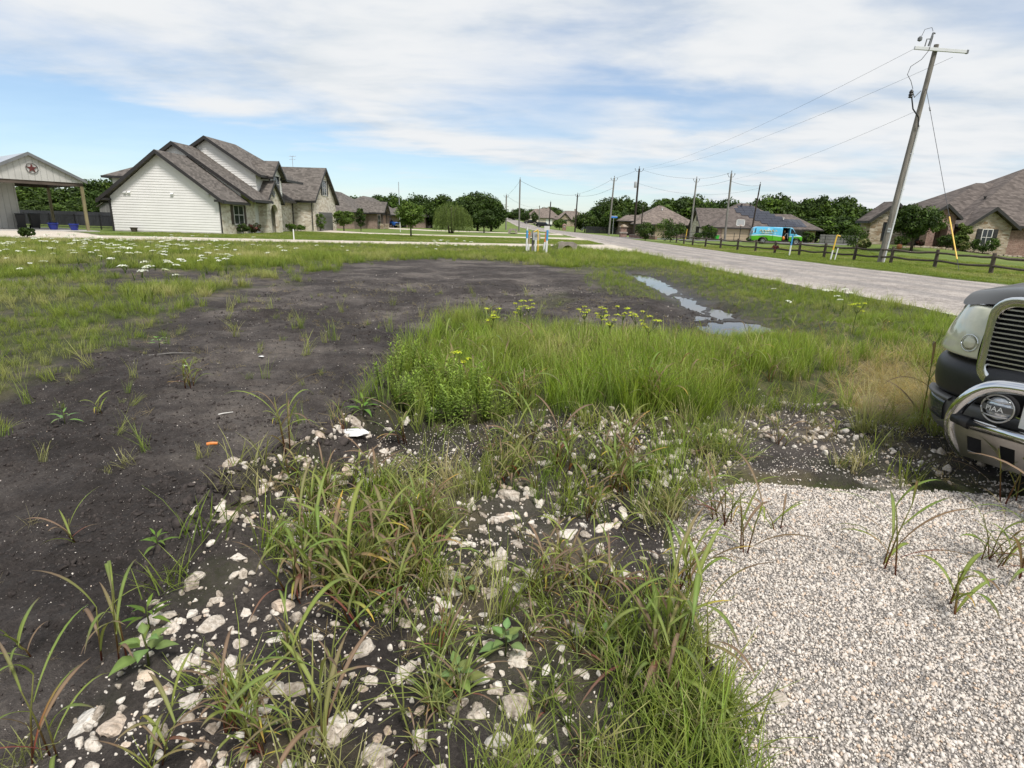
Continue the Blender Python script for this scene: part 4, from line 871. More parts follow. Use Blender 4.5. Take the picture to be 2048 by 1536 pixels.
# brick pillar, planter wall
def pillar():
    x, y = 16.4, 91.6; t = thing('brick_pillar', 'brick entrance pillar with pale stone cap at the side street corner', 'pillar', (x, y, 0))
    m = MB(); m.box(x - .48, x + .48, y - .48, y + .48, -.1, .62); m.build('base', M_BRICK, t); m = MB(); m.box(x - .58, x + .58, y - .58, y + .58, .62, .86); m.build('ledge', M_CONC, t, bevel=.03)
    m = MB(); m.box(x - .44, x + .44, y - .44, y + .44, .86, 1.55); m.build('shaft', M_BRICK, t); m = MB(); m.box(x - .6, x + .6, y - .6, y + .6, 1.55, 1.72); m.lathe([(.5, 1.72), (.38, 1.86), (.1, 1.94)], (x, y, 0), 16); m.build('cap', M_TANST, t)
    w = thing('planter_wall', 'low brick planter wall at the foot of the dark shrubs', 'wall', (19.5, 85, 0)); m = MB(); m.beam((17.1, 89.5, .22), (19.5, 83, .22), .35, .44); m.build('brick_course', M_BRICK, w); m = MB(); m.beam((17.1, 89.5, .47), (19.5, 83, .47), .45, .07); m.build('coping', M_CONC, w)
    b = thing('brick_mailbox', 'brown brick mailbox pillar beside the far road edge', 'mailbox', (13.3, 168, 0)); m = MB(); m.box(12.9, 13.9, 167.6, 168.6, -.2, 1.5); m.lathe([(.6, 1.5), (.5, 1.8), (.1, 1.95)], (13.4, 168.1, 0), 12); m.build('shaft', M_BRICK, b); m = MB(); m.box(13.2, 13.6, 167.55, 167.6, .95, 1.3); m.build('mail_door', M_ALU, b)
pillar()
# ------------------------------------------------------------------ utility poles and lines
def pole(label, x, y, top, mat, r0=.16, r1=.11, lean=0., arm=None, ins=True, grp=None, box=False):
    z = float(hill(x, y)); t = thing('utility_pole', label, 'pole', (x, y, z), grp)
    m = MB(); m.tube([(x, y, z - .2), (x + lean * .5, y, (z + top) / 2), (x + lean, y, top)], [r0, (r0 + r1) / 2, r1], 12); m.build('pole', mat, t, True, auto=50)
    if ins:
        m = MB(); m.tube([(x + lean, y, top), (x + lean, y, top + .3)], .045, 6); m.lathe([(.03, .2), (.09, .22), (.05, .28), (.09, .32), (.04, .4)], (x + lean, y, top), 10); m.build('insulator', M_GREYTRIM, t)
    if arm:
        for s in (-1, 1):
            m = MB(); m.tube([(x + lean, y, top - .45), (x + lean + s * arm * .6, y, top - .5), (x + lean + s * arm, y, top - .15)], .035, 6); m.lathe([(.03, 0), (.08, .02), (.05, .08), (.08, .12), (.03, .2)], (x + lean + s * arm, y, top - .15), 8); m.build('bracket', M_GREYTRIM, t)
    if box:
        m = MB(); m.lathe([(.22, 0), (.25, .1), (.25, .95), (.2, 1.05), (.05, 1.1)], (x - .42, y - .05, top - 3.3), 14); m.build('transformer', M_GREYBOX, t, True, auto=40)
    return t
pole('dark creosote pole with transformer at the side street corner', 21.78, 110.7, 11.8, M_POLEDK, .2, .15, .05, .75, box=True)
pole('tall grey pole with brackets just left of the dark pole', 17.65, 113.9, 10.3, M_POLEGR, .18, .13, .3, .6)
pole('grey pole standing left of the road beyond the second drive', .51, 125.7, 10.4, M_POLEGR, .18, .14, -.1)
pole('grey pole in front of the solar panel roof', 30.9, 88.2, 9.45, M_POLEGR, .17, .12, -.2, .5)
pole('grey pole in front of the stone gable across the road', 30.3, 104, 9.8, M_POLEGR, .17, .12, .1, .5)
pole('thin dark pole rising above the van', 43.2, 110, 9.7, M_POLEDK, .15, .11, .5)
pole('grey pole beside the big tree at the left road edge', -2.7, 150, 8.3, M_POLEGR, .2, .16, -.1, .6)
pole('dark pole at the right road edge beside the screen fence', 13.7, 140, 8.5, M_POLEDK, .18, .14, .15, .5)
pole('black pole on the hillside lawn left of the far houses', 10.6, 196, 8.7, M_POLEDK, .22, .17, .2)
for lb, a in (('slim far pole in front of the pale hillside house', (8.3, 225, 8.3)), ('short far pole by the dark hilltop trees', (3.3, 262, 7.4)), ('faint pole left of the road near its crest', (-2.4, 330, 9.5)), ('faint pole farthest along the left of the road', (-5.5, 380, 10.0))):
    pole(lb, *a, M_POLEGR, .2, .15, 0., None, False)
pole('short dark pole behind the corner shrub', 24.6, 118, 5.4, M_POLEDK, .13, .1)
def near_pole():
    x, y, tx, tz = 21.62, 35., 22.36, 11.55
    t = thing('utility_pole', 'tall weathered leaning pole with crossarm and white conduit, nearest on the right', 'pole', (x, y, 0))
    def at(z, dx=0, dy=0): return (x + (tx - x) * z / tz + dx, y + dy, z)
    m = MB(); n = 14; m.tube([at(-.3)] + [at(z) for z in np.linspace(1, tz, n)], [.165] + list(np.linspace(.16, .12, n)), 16); m.build('pole', M_POLE, t, True, auto=50)
    m = MB(); m.beam((21.1, 34.82, 11.32), (23.98, 34.82, 11.2), .11, .16); arm = m.build('crossarm', M_CONDUIT, t, bevel=.01)
    m = MB(); m.beam((23.9, 34.82, 11.2), (24.0, 34.82, 11.195), .13, .18); m.build('end_cap', M_GREYTRIM, arm)
    m = MB(); m.tube([(21.8, 34.78, 11.42), (21.92, 34.78, 12.05)], .05, 8); m.tube([(21.92, 34.78, 12.05), (22.02, 34.75, 12.0)], .035, 6); m.tube([(21.62, 34.8, 11.4), (21.66, 34.8, 11.75), (21.85, 34.78, 11.75)], .03, 6); m.build('fuse_cutout', M_GREYTRIM, t)
    m = MB(); m.lathe([(.03, 0), (.11, .05), (.11, .18), (.03, .26)], (21.28, 34.8, 11.62), 10); m.build('arrester', M_GREYTRIM, t)
    m = MB(); m.tube([(21.33, 34.8, 11.85), (21.45, 34.8, 12.2), (21.8, 34.8, 12.3), (21.9, 34.8, 12.12)], .014, 5); m.build('jumper', M_WIRE, t)
    m = MB(); m.tube([(21.95, 34.78, 11.9), (21.85, 34.75, 11.2), (21.55, 34.75, 10.75), (21.05, 34.75, 10.4), (20.95, 34.75, 10.0), (21.2, 34.75, 9.7), (21.4, 34.75, 9.3)], .016, 6); m.build('jumper', M_WIRE, t)
    m = MB(); m.lathe([(.06, 0), (.12, .04), (.08, .1), (.12, .16), (.08, .24), (.11, .3), (.04, .42)], (21.35, 34.75, 8.85), 10); m.build('pothead', M_BLACK, t)
    m = MB(); m.tube([(21.42, 34.78, 9.2), (21.6, 34.8, 8.9), (21.95, 34.9, 9.25)], .025, 6); m.build('pothead_bracket', M_GREYTRIM, t)
    m = MB(); m.tube([(21.42, 34.75, 8.9), (21.6, 34.72, 8.3), (22.0, 34.74, 7.9), (22.12, 34.76, 7.4)], .035, 8); m.build('riser_cable', M_BLACK, t)
    m = MB(); m.tube([at(z, .13, -.13) for z in np.linspace(0, 7.5, 10)], .05, 10); c = m.build('conduit', M_CONDUIT, t, True, auto=50)
    for z in (.9, 2.2, 4.1, 6.0):
        m = MB(); q = at(z, .13, -.13); m.box(q[0] - .12, q[0] + .08, q[1] - .02, q[1] + .07, z, z + .05); m.build('strap', M_STEEL, c)
    for z in (1.78, 1.93):
        m = MB(); q = at(z, -.06, -.165); m.box(q[0] - .09, q[0] + .09, q[1] - .012, q[1], z - .05, z + .05); m.build('number_tag', M_ALU, t)
near_pole()
# guy wire with its yellow guard
def guy():
    a, b = Vector((21.0, 27.8, 0)), Vector((22.2, 34.9, 9.4)); t = thing('guy_wire', 'steel guy wire with long yellow guard running from pole to lawn', 'wire', tuple(a))
    MB().tube([a, b], .013, 5).build('wire', M_WIRE, t); p = a + (b - a) * .06; q = a + (b - a) * .27; MB().tube([p, q], .03, 8).build('guard', M_YELLOW, t); p2 = a + (b - a) * .40; MB().tube([a + (b - a) * .86, a + (b - a) * .88], .04, 6).build('strain_insulator', M_GREYTRIM, t)
guy()
def wire(label, a, b, sag, r=.009):
    r *= .8
    a, b = Vector(a), Vector(b); t = thing('power_line', label, 'power line', tuple(a)); n = 26
    MB().tube([a + (b - a) * k / n - Vector((0, 0, sag * 4 * (k / n) * (1 - k / n))) for k in range(n + 1)], r, 4).build('cable', M_WIRE, t)
DK = (21.8, 110.7)
wire('uppermost line from the leaning pole to the dark pole', (21.05, 34.8, 11.25), (21.1, 110.7, 11.6), 1.1); wire('second line from the leaning pole to the dark pole', (23.3, 34.9, 10.95), (22.5, 110.7, 11.6), 1.2)
wire('lowest line from the leaning pole, running over the solar roof', (22.05, 34.9, 8.3), (30.75, 88.2, 8.6), .5)
wire('line from the pole by the solar roof to its left neighbour', (30.7, 88.2, 8.6), (30.35, 104, 8.6), .2, .018); wire('line from the grey gable pole to the dark pole', (30.4, 104, 9.9), (22.4, 110.7, 11.6), .4, .02); wire('line between the two grey poles before the solar roof', (30.7, 88.2, 9.6), (30.4, 104, 9.9), .25, .02)
wire('service line from the solar roof pole to the thin dark pole', (30.75, 88.2, 8.4), (43.7, 110, 9.5), .3, .025); wire('line from the dark pole to the tall grey pole', (21.2, 110.7, 11.4), (18.0, 113.9, 10.3), .1, .02)
wire('lower line from the dark pole to the thin dark pole', (21.8, 110.7, 9.3), (43.5, 110, 9.0), 1.5, .02); wire('line from the tall grey pole to the road edge pole', (17.9, 113.9, 10.3), (13.8, 140, 8.6), .4, .022)
wire('sagging line crossing the road from the left grey pole', (.4, 125.7, 10.2), (13.8, 140, 8.4), 1.0, .035); wire('thick line from the road edge pole to the tall grey pole', (13.8, 140, 8.2), (17.9, 113.9, 8.6), .6, .03)
wire('line from the left grey pole up the road', (.4, 125.7, 10.2), (-2.8, 150, 8.2), .4, .022); wire('line from the big tree pole across to the hillside', (-2.8, 150, 8.2), (8.3, 225, 8.0), 1.2, .03)
# ------------------------------------------------------------------ marker posts and small things
def post(name, label, cat, base, top, bands, r=.045, hook=None, z=None):
    """bands: (fraction from, fraction to, material)"""
    b = Vector((*base, hz(*base) if z is None else z)); tp = b + Vector(top); t = thing(name, label, cat, tuple(b))
    for f0, f1, m in bands:
        k = MB(); k.tube([b + (tp - b) * f0 - (Vector((0, 0, .1)) if f0 == 0 else Vector()), b + (tp - b) * f1], r, 8); k.build('sleeve' if f0 > 0 else 'stake', m, t)
    if hook: k = MB(); k.tube([tp, tp + Vector(hook)], r, 8); k.build('hook', bands[-1][2], t)
    return t
g = lambda px, py: tuple(G(px, py))
post('marker_post', 'blue and white marker post, leftmost of the cluster by the drive', 'marker post', g(1053, 502), (0, 0, 1.42), [(0, .53, M_WHITE), (.531, .86, M_BLUEP), (.861, 1., M_LEAD)], .06)
post('marker_post', 'orange topped marker post beside the leftmost blue one', 'marker post', g(1057, 501), (.03, 0, 1.15), [(0, .35, M_WHITE), (.351, .8, M_TANDOOR), (.801, 1, M_ORANGE)], .05)
post('marker_post', 'slim yellow marker stake with bent top in front of the meter box', 'marker post', g(1076, 507), (-.05, 0, 1.3), [(0, 1, M_YELLOW)], .03, (-.24, 0, -.14))
post('marker_post', 'orange and white marker post behind the rightmost blue one', 'marker post', g(1086, 505), (.16, 0, 1.2), [(0, .5, M_WHITE), (.501, 1, M_ORANGE)], .05)
t_ = post('marker_post', 'blue and white marker post with pale placard, rightmost of the cluster', 'marker post', g(1092, 508), (.03, 0, 1.3), [(0, .56, M_WHITE), (.561, 1., M_BLUEP)], .062)
b_ = ORG[t_]; k_ = MB(); k_.box(b_[0] - .16, b_[0] + .14, b_[1] - .03, b_[1] + .01, b_[2] + 1.28, b_[2] + 1.52); k_.build('placard', M_LEAD, t_)
post('marker_post', 'white pipe stub standing in front of the meter box post', 'pipe', g(1070, 506), (.02, 0, .72), [(0, 1, M_WHITE)], .055)
def meter():
    x, y = g(1066, 504); z = hz(x, y); t = thing('meter_post', 'grey meter box on a weathered wooden post beside the drive', 'meter box', (x, y, z))
    m = MB(); m.box(x - .1, x + .04, y - .07, y + .07, z - .1, z + 1.22); m.build('post', M_POLEGR, t); m = MB(); m.box(x - .05, x + .34, y - .25, y - .08, z + .68, z + 1.13); bx = m.build('box', M_GREYBOX, t, bevel=.015)
    m = MB(); m.lathe([(.09, 0), (.09, .06), (.05, .08)], (x + .14, y - .26, z + .95), 12, 'y'); m.build('dial', M_STEEL, bx); m = MB(); m.tube([(x + .1, y - .15, z - .05), (x + .1, y - .15, z + .68)], .03, 8); m.build('conduit', M_GREYTRIM, t)
meter()
post('marker_post', 'small white post at the edge of the lawn before the white house', 'marker post', g(588, 480), (0, 0, .75), [(0, 1, M_WHITE)], .04)
post('marker_post', 'blue over white post in front of the parked van', 'marker post', (19.1, 41.3), (.05, 0, 1.42), [(0, .5, M_WHITE), (.501, 1, M_BLUEP)], .055)
post('marker_post', 'yellow and white pipe marker with hooked top by the rail fence', 'marker post', (19.4, 36.4), (.16, 0, 1.5), [(0, .4, M_WHITE), (.401, 1, M_YELLOW)], .045, (.2, 0, -.06)); post('marker_post', 'white stake close beside the hooked yellow marker', 'marker post', (19.55, 36.2), (.1, 0, .75), [(0, 1, M_WHITE)], .035)
post('marker_post', 'yellow pipe marker near the stone gable across the road', 'marker post', (25.6, 90), (.1, 0, 1.6), [(0, 1, M_YELLOW)], .05); post('flagpole', 'slender pale flagpole on the lawn right of the brown house', 'flagpole', (-16.2, 82.8), (-.1, 0, 6.6), [(0, .3, M_WHITE), (.301, 1, M_ALU)], .045)
def culvert(label, x, y, z, r, L=5., rot=0.):
    t = thing('culvert', label, 'culvert', (0, 0, 0)); m = MB(); n = 20; V = []; F = []
    for q, yy in ((r, 0), (r * 1.28, 0), (r * 1.28, L), (r, L)):
        V += [(q * math.cos(2 * math.pi * k / n), yy, q * math.sin(2 * math.pi * k / n)) for k in range(n)]
    for a in range(4): F += [(a * n + k, a * n + (k + 1) % n, ((a + 1) % 4) * n + (k + 1) % n, ((a + 1) % 4) * n + k) for k in range(n)]
    m.add(V, F); m.build('pipe', M_CONC, t, True, auto=40)
    h = MB(); P = [(-r * 1.7, .05, -r), (-r * 1.25, .05, -r)] + [(-r * 1.25 * math.cos(a), .05, r * 1.25 * math.sin(a)) for a in np.linspace(0, math.pi, 14)] + [(r * 1.25, .05, -r), (r * 1.7, .05, -r), (r * 1.6, .05, r * 1.25), (r * .9, .05, r * 1.6), (-r * 1.1, .05, r * 1.55), (-r * 1.65, .05, r * 1.1)]
    h.prism(P, (0, .25, 0)); h.build('headwall', M_CONC, t); t.location = (x, y, z); t.rotation_euler = (0, 0, rot)
culvert('concrete culvert mouth under the near gravel drive', 3.3, 37.7, .0, .36, 5.5); culvert('concrete culvert mouth under the second drive, behind the meter box', 1.9, 63.8, .05, .42, 6); culvert('concrete culvert mouth beside the left grey pole', -.6, 95.5, .1, .45, 4)
def sign():
    x, y = 20.0, 124.; t = thing('street_sign', 'blue street name sign on a slim post by the grey pole', 'sign', (x, y, 0)); m = MB(); m.tube([(x, y, -.1), (x, y, 3.3)], .05, 8); m.build('post', M_ALU, t); m = MB(); m.box(x - .75, x + .75, y - .02, y + .02, 3.3, 3.72); s = m.build('blade', M_SIGN, t); m = MB(); m.box(x - .75, x + .75, y - .028, y - .021, 3.64, 3.71); m.build('border', M_WHITE, s)
sign()
def hoop():
    x, y, z = 36.6, 98., -.36; t = thing('basketball_hoop', 'basketball hoop with white rimmed backboard before the tan garage door', 'basketball hoop', (x, y, z)); m = MB(); m.tube([(x + .3, y + .5, z), (x + .3, y + .5, z + 2.6), (x + .1, y + .1, z + 3.1)], .06, 8); m.build('pole', M_BLACK, t)
    m = MB(); w, b0, b1 = .68, z + 2.65, z + 3.65
    for a, b, c, d in ((-w, w, b1 - .09, b1), (-w, w, b0, b0 + .09), (-w, -w + .09, b0, b1), (w - .09, w, b0, b1)): m.box(x + a, x + b, y - .03, y + .02, c, d)
    f = m.build('backboard_frame', M_WHITE, t); m = MB(); m.box(x - w + .09, x + w - .09, y - .005, y + .005, b0 + .09, b1 - .09); m.build('backboard', M_GREYBOX, t); m = MB(); m.tube([(x + .23 * math.cos(a), y - .3 + .23 * math.sin(a), b0 + .12) for a in np.linspace(0, 2 * math.pi, 17)], .02, 6); m.build('rim', M_ORANGE, t)
hoop()
bin_('wheeled_bin', 'bright green wheeled bin in front of the tan garage door', 34.0, 101, M_GREENBIN, 1.05)
def ornament():
    x, y = 19.42, 44.5; t = thing('red_ornament', 'small red ornament tied to a post of the rail fence', 'ornament', (x, y, .42)); m = MB()
    for a in (-.5, .5):
        m.tube([(x, y - .1, .42), (x + a * .35, y - .13, .56), (x + a * .5, y - .12, .46), (x, y - .1, .42)], [.05, .08, .07, .04], 6)
    m.build('bow', M_RUST, t); m = MB(); m.tube([(x, y - .12, .4), (x - .05, y - .13, .2)], [.07, .05], 6); m.build('ribbon', M_RUST, t)
ornament()
def edging():
    t = thing('stone_edging', 'row of pale edging stones round the flower bed of the brick house', 'edging', (40, 51, .3))
    for k in range(44):
        u = k / 43; x = 33.5 + 14 * u + random.uniform(-.08, .08); y = 52.0 + .9 * math.sin(u * 5) - 1.2 * u; z = float(hill(x, y)); m = MB(); w, d, hh = random.uniform(.14, .2), random.uniform(.1, .14), random.uniform(.1, .19)
        m.prism([(x - w, y - d, z - .03), (x + w * .9, y - d * 1.1, z - .03), (x + w, y + d, z - .03), (x - w * .8, y + d, z - .03)], (random.uniform(-.02, .02), 0, hh)); m.build('stone', M_TANST, t, bevel=.03)
edging()
tb = thing('garden_ball', 'terracotta garden ball beside the tree trunk at the brick house', 'ornament', (32.9, 51, float(hill(32.9, 51)))); MB().lathe([(.02, .0), (.16, .03), (.23, .2), (.16, .4), (.02, .45)], tuple(ORG[tb]), 14).build('ball', M_TERRA, tb, True)
wl = thing('wagon_wheel', 'old wagon wheel leaning on the stone wall of the white house', 'wheel', (-25.9, 64.5, .05)); m = MB(); m.tube([(-26.1, 64.5 + .5 * math.cos(a), .56 + .5 * math.sin(a)) for a in np.linspace(0, 2 * math.pi, 25)], .04, 6); m.build('rim', M_RAIL, wl); m = MB(); m.lathe([(.09, -.08), (.09, .08)], (-26.1, 64.5, .56), 10, 'x'); m.build('hub', M_RAIL, wl)
for k in range(8): m = MB(); a = k * math.pi / 4; m.tube([(-26.1, 64.5, .56), (-26.1, 64.5 + .48 * math.cos(a), .56 + .48 * math.sin(a))], .022, 5); m.build('spoke', M_RAIL, wl)
# ------------------------------------------------------------------ vehicles in the distance
def wheel(par, x, y, r, w, s):
    m = MB(); m.lathe([(r * .62, 0), (r * .95, 0), (r, w * .15), (r, w * .85), (r * .95, w), (r * .62, w)], (x, y, r), 22, 'y'); o = m.build('wheel', M_RUBBER, par, True, auto=40)
    yy = y - .01 if s < 0 else y + w; m = MB(); m.lathe([(.02, 0), (r * .2, 0), (r * .25, .02), (r * .58, .0), (r * .62, .03), (r * .62, .06)] if s < 0 else [(r * .62, -.05), (r * .58, .01), (r * .2, .01), (.02, .01)], (x, yy, r), 18, 'y'); m.build('rim', M_ALU, o, True, auto=40)
def m_vanwrap():
    t = NT('van_wrap'); P = t.co('Object'); s = t.n('ShaderNodeSeparateXYZ', {0: P}); n = t.noise(2.2, 4, .6, P)
    wv = t.math('ADD', s.outputs[2], t.math('MULTIPLY', t.n('ShaderNodeMath', {0: t.math('MULTIPLY', s.outputs[0], 1.3)}, operation='SINE').outputs[0], .07))
    col = t.mix(t.ss(t.math('ADD', wv, t.math('MULTIPLY', t.math('SUBTRACT', n, .5), .12)), .98, 1.02), (.10, .42, .02), (.11, .50, .80))
    wav = t.ss(t.math('ABSOLUTE', t.math('SUBTRACT', wv, 1.07)), .07, .04); col = t.mix(wav, col, (.62, .74, .76))
    cl = t.math('MULTIPLY', t.ss(t.noise(1.5, 4, .6, P), .48, .62), t.ss(s.outputs[2], 1.15, 1.3)); col = t.mix(t.math('MULTIPLY', cl, .7), col, (.55, .72, .82))
    return t.fin(col, .3, 0., .5, **{'Coat Weight': .5})
def van():
    t = thing('van', 'blue and green work van with its side door open across the road', 'van', (0, 0, 0)); wr = m_vanwrap(); hw = 1.0
    def prof(P, name, y0=-hw, y1=hw, mat=wr, bev=.09, par=t): m = MB(); m.prism([(x, y0, z) for x, z in P], (0, y1 - y0, 0)); return m.build(name, mat, par, True, bevel=bev, auto=35)
    prof([(-2.85, .42), (-2.05, .42), (-2.0, .62), (-1.8, .8), (-1.45, .88), (-1.1, .8), (-.9, .62), (-.85, .40), (.78, .40), (.78, 2.13), (-2.35, 2.13), (-2.72, 1.98), (-2.9, 1.1)], 'rear_body')
    prof([(1.62, .40), (1.95, .40), (2.02, .62), (2.2, .8), (2.5, .86), (2.8, .78), (2.95, .6), (3.0, .45), (3.15, .5), (3.18, .85), (3.08, 1.08), (2.45, 1.27), (1.95, 2.0), (1.75, 2.13), (1.62, 2.13)], 'front_body')
    m = MB(); m.box(.78, 1.62, -hw + .03, hw - .05, 2.06, 2.13); m.build('roof_panel', wr, t); m = MB(); m.box(.78, 1.62, -hw + .08, hw - .05, .42, .52); m.build('floor', M_DARKIN, t); m = MB(); m.box(.78, 1.62, hw - .12, hw - .06, .52, 2.06); m.build('far_side_panel', M_DARKIN, t)
    m = MB(); m.box(-.32, .66, -hw - .06, -hw - .015, .46, 2.0); d = m.build('sliding_door', wr, t, bevel=.015)
    # loose yellow script, too small in the picture to read as words
    m = MB(); pts = [(-1.95 + .17 * k, -hw - .03, 1.62 + (.13 if k % 2 else -.08) + .05 * math.sin(k * 2.3)) for k in range(13)]; m.tube(pts, .05, 5); pts = [(-1.8 + .2 * k, -hw - .03, 1.35 + .03 * (k % 2)) for k in range(9)]; m.tube(pts, .022, 5); m.build('script_graphic', M_YELLOW, t)
    m = MB(); m.slab([(2.47, -.86, 1.30), (2.47, .86, 1.30), (1.99, .8, 1.98), (1.99, -.8, 1.98)], -.02); m.build('windscreen', M_GLASS, t)
    m = MB(); m.prism([(1.72, -hw - .005, 1.36), (2.34, -hw - .005, 1.36), (1.92, -hw - .005, 1.94), (1.72, -hw - .005, 1.97)], (0, .02, 0)); m.build('window', M_GLASS, t)
    m = MB(); m.prism([(-2.6, -hw - .004, 1.35), (-2.42, -hw - .004, 1.35), (-2.40, -hw - .004, 1.95), (-2.5, -hw - .004, 1.95)], (0, .01, 0)); m.build('rear_quarter_window', M_GLASS, t)
    m = MB(); m.box(2.95, 3.25, -hw + .05, hw - .05, .42, .62); m.build('front_bumper', M_BLACK, t, bevel=.04); m = MB(); m.box(-3.0, -2.8, -hw + .05, hw - .05, .42, .6); m.build('rear_bumper', M_BLACK, t, bevel=.03)
    m = MB(); m.box(3.05, 3.14, -hw + .06, -hw + .3, .88, 1.04); m.build('headlight', M_ALU, t); m = MB(); m.box(2.2, 2.3, -hw - .2, -hw - .01, 1.32, 1.52); m.build('mirror', M_BLACK, t)
    m = MB(); m.box(-2.9, -2.8, -hw - .01, -hw + .1, 1.2, 1.6); m.build('tail_light', M_RUST, t)
    for x in (-1.45, 2.5):
        wheel(t, x, -hw + .02, .37, .24, -1); wheel(t, x, hw - .26, .37, .24, 1)
    m = MB(); m.lathe([(.02, 0), (.16, .02), (.18, .3), (.12, .42), (.04, .5)], (1.0, -.72, .53), 14); m.build('orange_tank', M_ORANGE, t, True); m = MB(); m.tube([(1.05, -.75, .95), (1.25, -.85, 1.35), (1.4, -.9, 1.42), (1.5, -.8, .7)], .035, 8); m.build('hose', M_GREYBOX, t); m = MB(); m.box(.85, 1.5, -.1, .6, .53, 1.45); m.build('equipment_case', M_BLKPLASTIC, t, bevel=.03); m = MB(); m.lathe([(.02, 0), (.13, .03), (.14, .2), (.05, .3)], (1.12, -.3, 1.45), 10); m.build('bottle', M_TERRA, t, True)
    t.location = (33.3, 77.0, 0); t.rotation_euler = (0, 0, R(-14))
van()
def pickup(label, x, y, rz, paint, sc=1., suv=False):
    t = thing('pickup' if not suv else 'car', label, 'pickup' if not suv else 'car', (0, 0, 0)); hw = .98
    def prof(P, name, mat, y0=-hw, y1=hw, bev=.06): m = MB(); m.prism([(a, y0, b) for a, b in P], (0, y1 - y0, 0)); return m.build(name, mat, t, True, bevel=bev, auto=35)
    prof([(-2.7, .5), (-2.1, .5), (-2.0, .8), (-1.65, .95), (-1.3, .8), (-1.2, .48), (1.2, .48), (1.3, .8), (1.65, .95), (2.0, .8), (2.1, .5), (2.65, .55), (2.7, 1.0), (2.5, 1.15), (1.2, 1.22), (-2.7, 1.2)], 'body', paint)
    prof([(-.9 if not suv else -2.5, 1.2), (1.25, 1.2), (.55, 1.85), (-.7 if not suv else -2.2, 1.88)], 'cab', paint, -hw + .1, hw - .1)
    prof([(-.7 if not suv else -2.2, 1.28), (.98, 1.28), (.48, 1.76), (-.6 if not suv else -2.05, 1.78)], 'side_windows', M_GLASS, -hw + .085, hw - .085, .01)
    m = MB(); m.slab([(1.20, -.75, 1.27), (1.20, .75, 1.27), (.63, .7, 1.79), (.63, -.7, 1.79)], -.03); m.build('windscreen', M_GLASS, t)
    m = MB(); m.box(2.6, 2.8, -.9, .9, .5, .72); m.build('bumper', M_CHROME, t, bevel=.03); m = MB(); m.box(2.66, 2.73, -.85, .85, .78, 1.0); m.build('grille', M_BLACK, t)
    if not suv: m = MB(); m.box(-2.6, -1.0, -.8, .8, 1.19, 1.215); m.build('bed_liner', M_BLACK, t)
    for a in (-1.65, 1.65): wheel(t, a, -hw + .01, .40, .25, -1); wheel(t, a, hw - .26, .40, .25, 1)
    t.location = (x, y, float(hill(x, y)) + .02); t.rotation_euler = (0, 0, rz); t.scale = (sc,) * 3; return t
pickup('blue pickup parked beside the brown house', -26.5, 121, R(-20), M_CARBLUE); pickup('grey pickup parked on the grass by the far wood', 20.5, 172, R(-8), M_CARGREY); pickup('black car parked at the far pale house', 9.3, 205, R(-15), M_CARBLACK, 1., True); pickup('black car farther up the hillside drive', 5.6, 246, R(180), M_CARBLACK, 1, True)
# ------------------------------------------------------------------ foliage meshes
def leaf_quads(C, Nrm, size, rng, asp=.55):
    """diamond leaves at C facing roughly Nrm"""
    n = len(C); t = rng.normal(size=(n, 3)); t -= (t * Nrm).sum(1)[:, None] * Nrm; t /= np.linalg.norm(t, axis=1)[:, None]; b = np.cross(Nrm, t); s = np.asarray(size)[:, None] if np.ndim(size) else np.full((n, 1), size)
    V = np.stack([C - t * s, C + b * s * asp + Nrm * s * .12, C + t * s, C - b * s * asp + Nrm * s * .12], 1).reshape(-1, 3)
    return V, np.arange(n * 4).reshape(n, 4)
def crown(seed, w, h, z0, ncl, per, leaf, cols, fill=.75, flat=1., top=.0, sky=.0):
    rng = np.random.default_rng(seed); A = []; Nn = []; K = []; S = []
    cz = z0 + (h - z0) * .5; rz = (h - z0) * .5; rx = w / 2
    for c in range(ncl):
        d = rng.normal(size=3); d[2] = d[2] * .8 + top; d /= np.linalg.norm(d); q = rng.uniform(.35, 1.) ** .45 * .80
        p = np.array([d[0] * rx * q, d[1] * rx * q, cz + d[2] * rz * q]); cr_ = rng.uniform(.17, .30) * min(rx, rz) * 1.3
        e = rng.normal(size=(per, 3)); e[:, 2] += .25; e /= np.linalg.norm(e, axis=1)[:, None]
        r = cr_ * rng.uniform(.55, 1.12, per)[:, None]; pos = p + e * r * [1, 1, .8 * flat]; nn = e + rng.normal(size=(per, 3)) * .55; nn /= np.linalg.norm(nn, axis=1)[:, None]
        A.append(pos); Nn.append(nn); base = cols[rng.integers(len(cols))]; k = np.array(base) * rng.uniform(.72, 1.3); K.append(np.repeat((k * rng.uniform(.7, 1.35, (per, 1)))[:, None, :], 4, 1).reshape(-1, 3)); S.append(leaf * rng.uniform(.6, 1.25, per))
    V, F = leaf_quads(np.vstack(A), np.vstack(Nn), np.concatenate(S), rng); return V, F, np.vstack(K)
def trunk(mb, h, r, seed, zc, w, n=6):
    rng = random.Random(seed); mb.tube([(0, 0, -.15), (rng.uniform(-.05, .05) * h * .2, 0, h * .35), (rng.uniform(-.1, .1), rng.uniform(-.1, .1), h * .8)], [r * 1.25, r, r * .35], 9)
    for k in range(n):
        a = k * 2.4 + rng.random(); z = zc + (h - zc) * rng.uniform(.0, .45); d = w * rng.uniform(.22, .38); mb.tube([(0, 0, z), (math.cos(a) * d * .5, math.sin(a) * d * .5, z + d * .45), (math.cos(a) * d, math.sin(a) * d, z + d * .75)], [r * .5, r * .3, r * .1], 5)
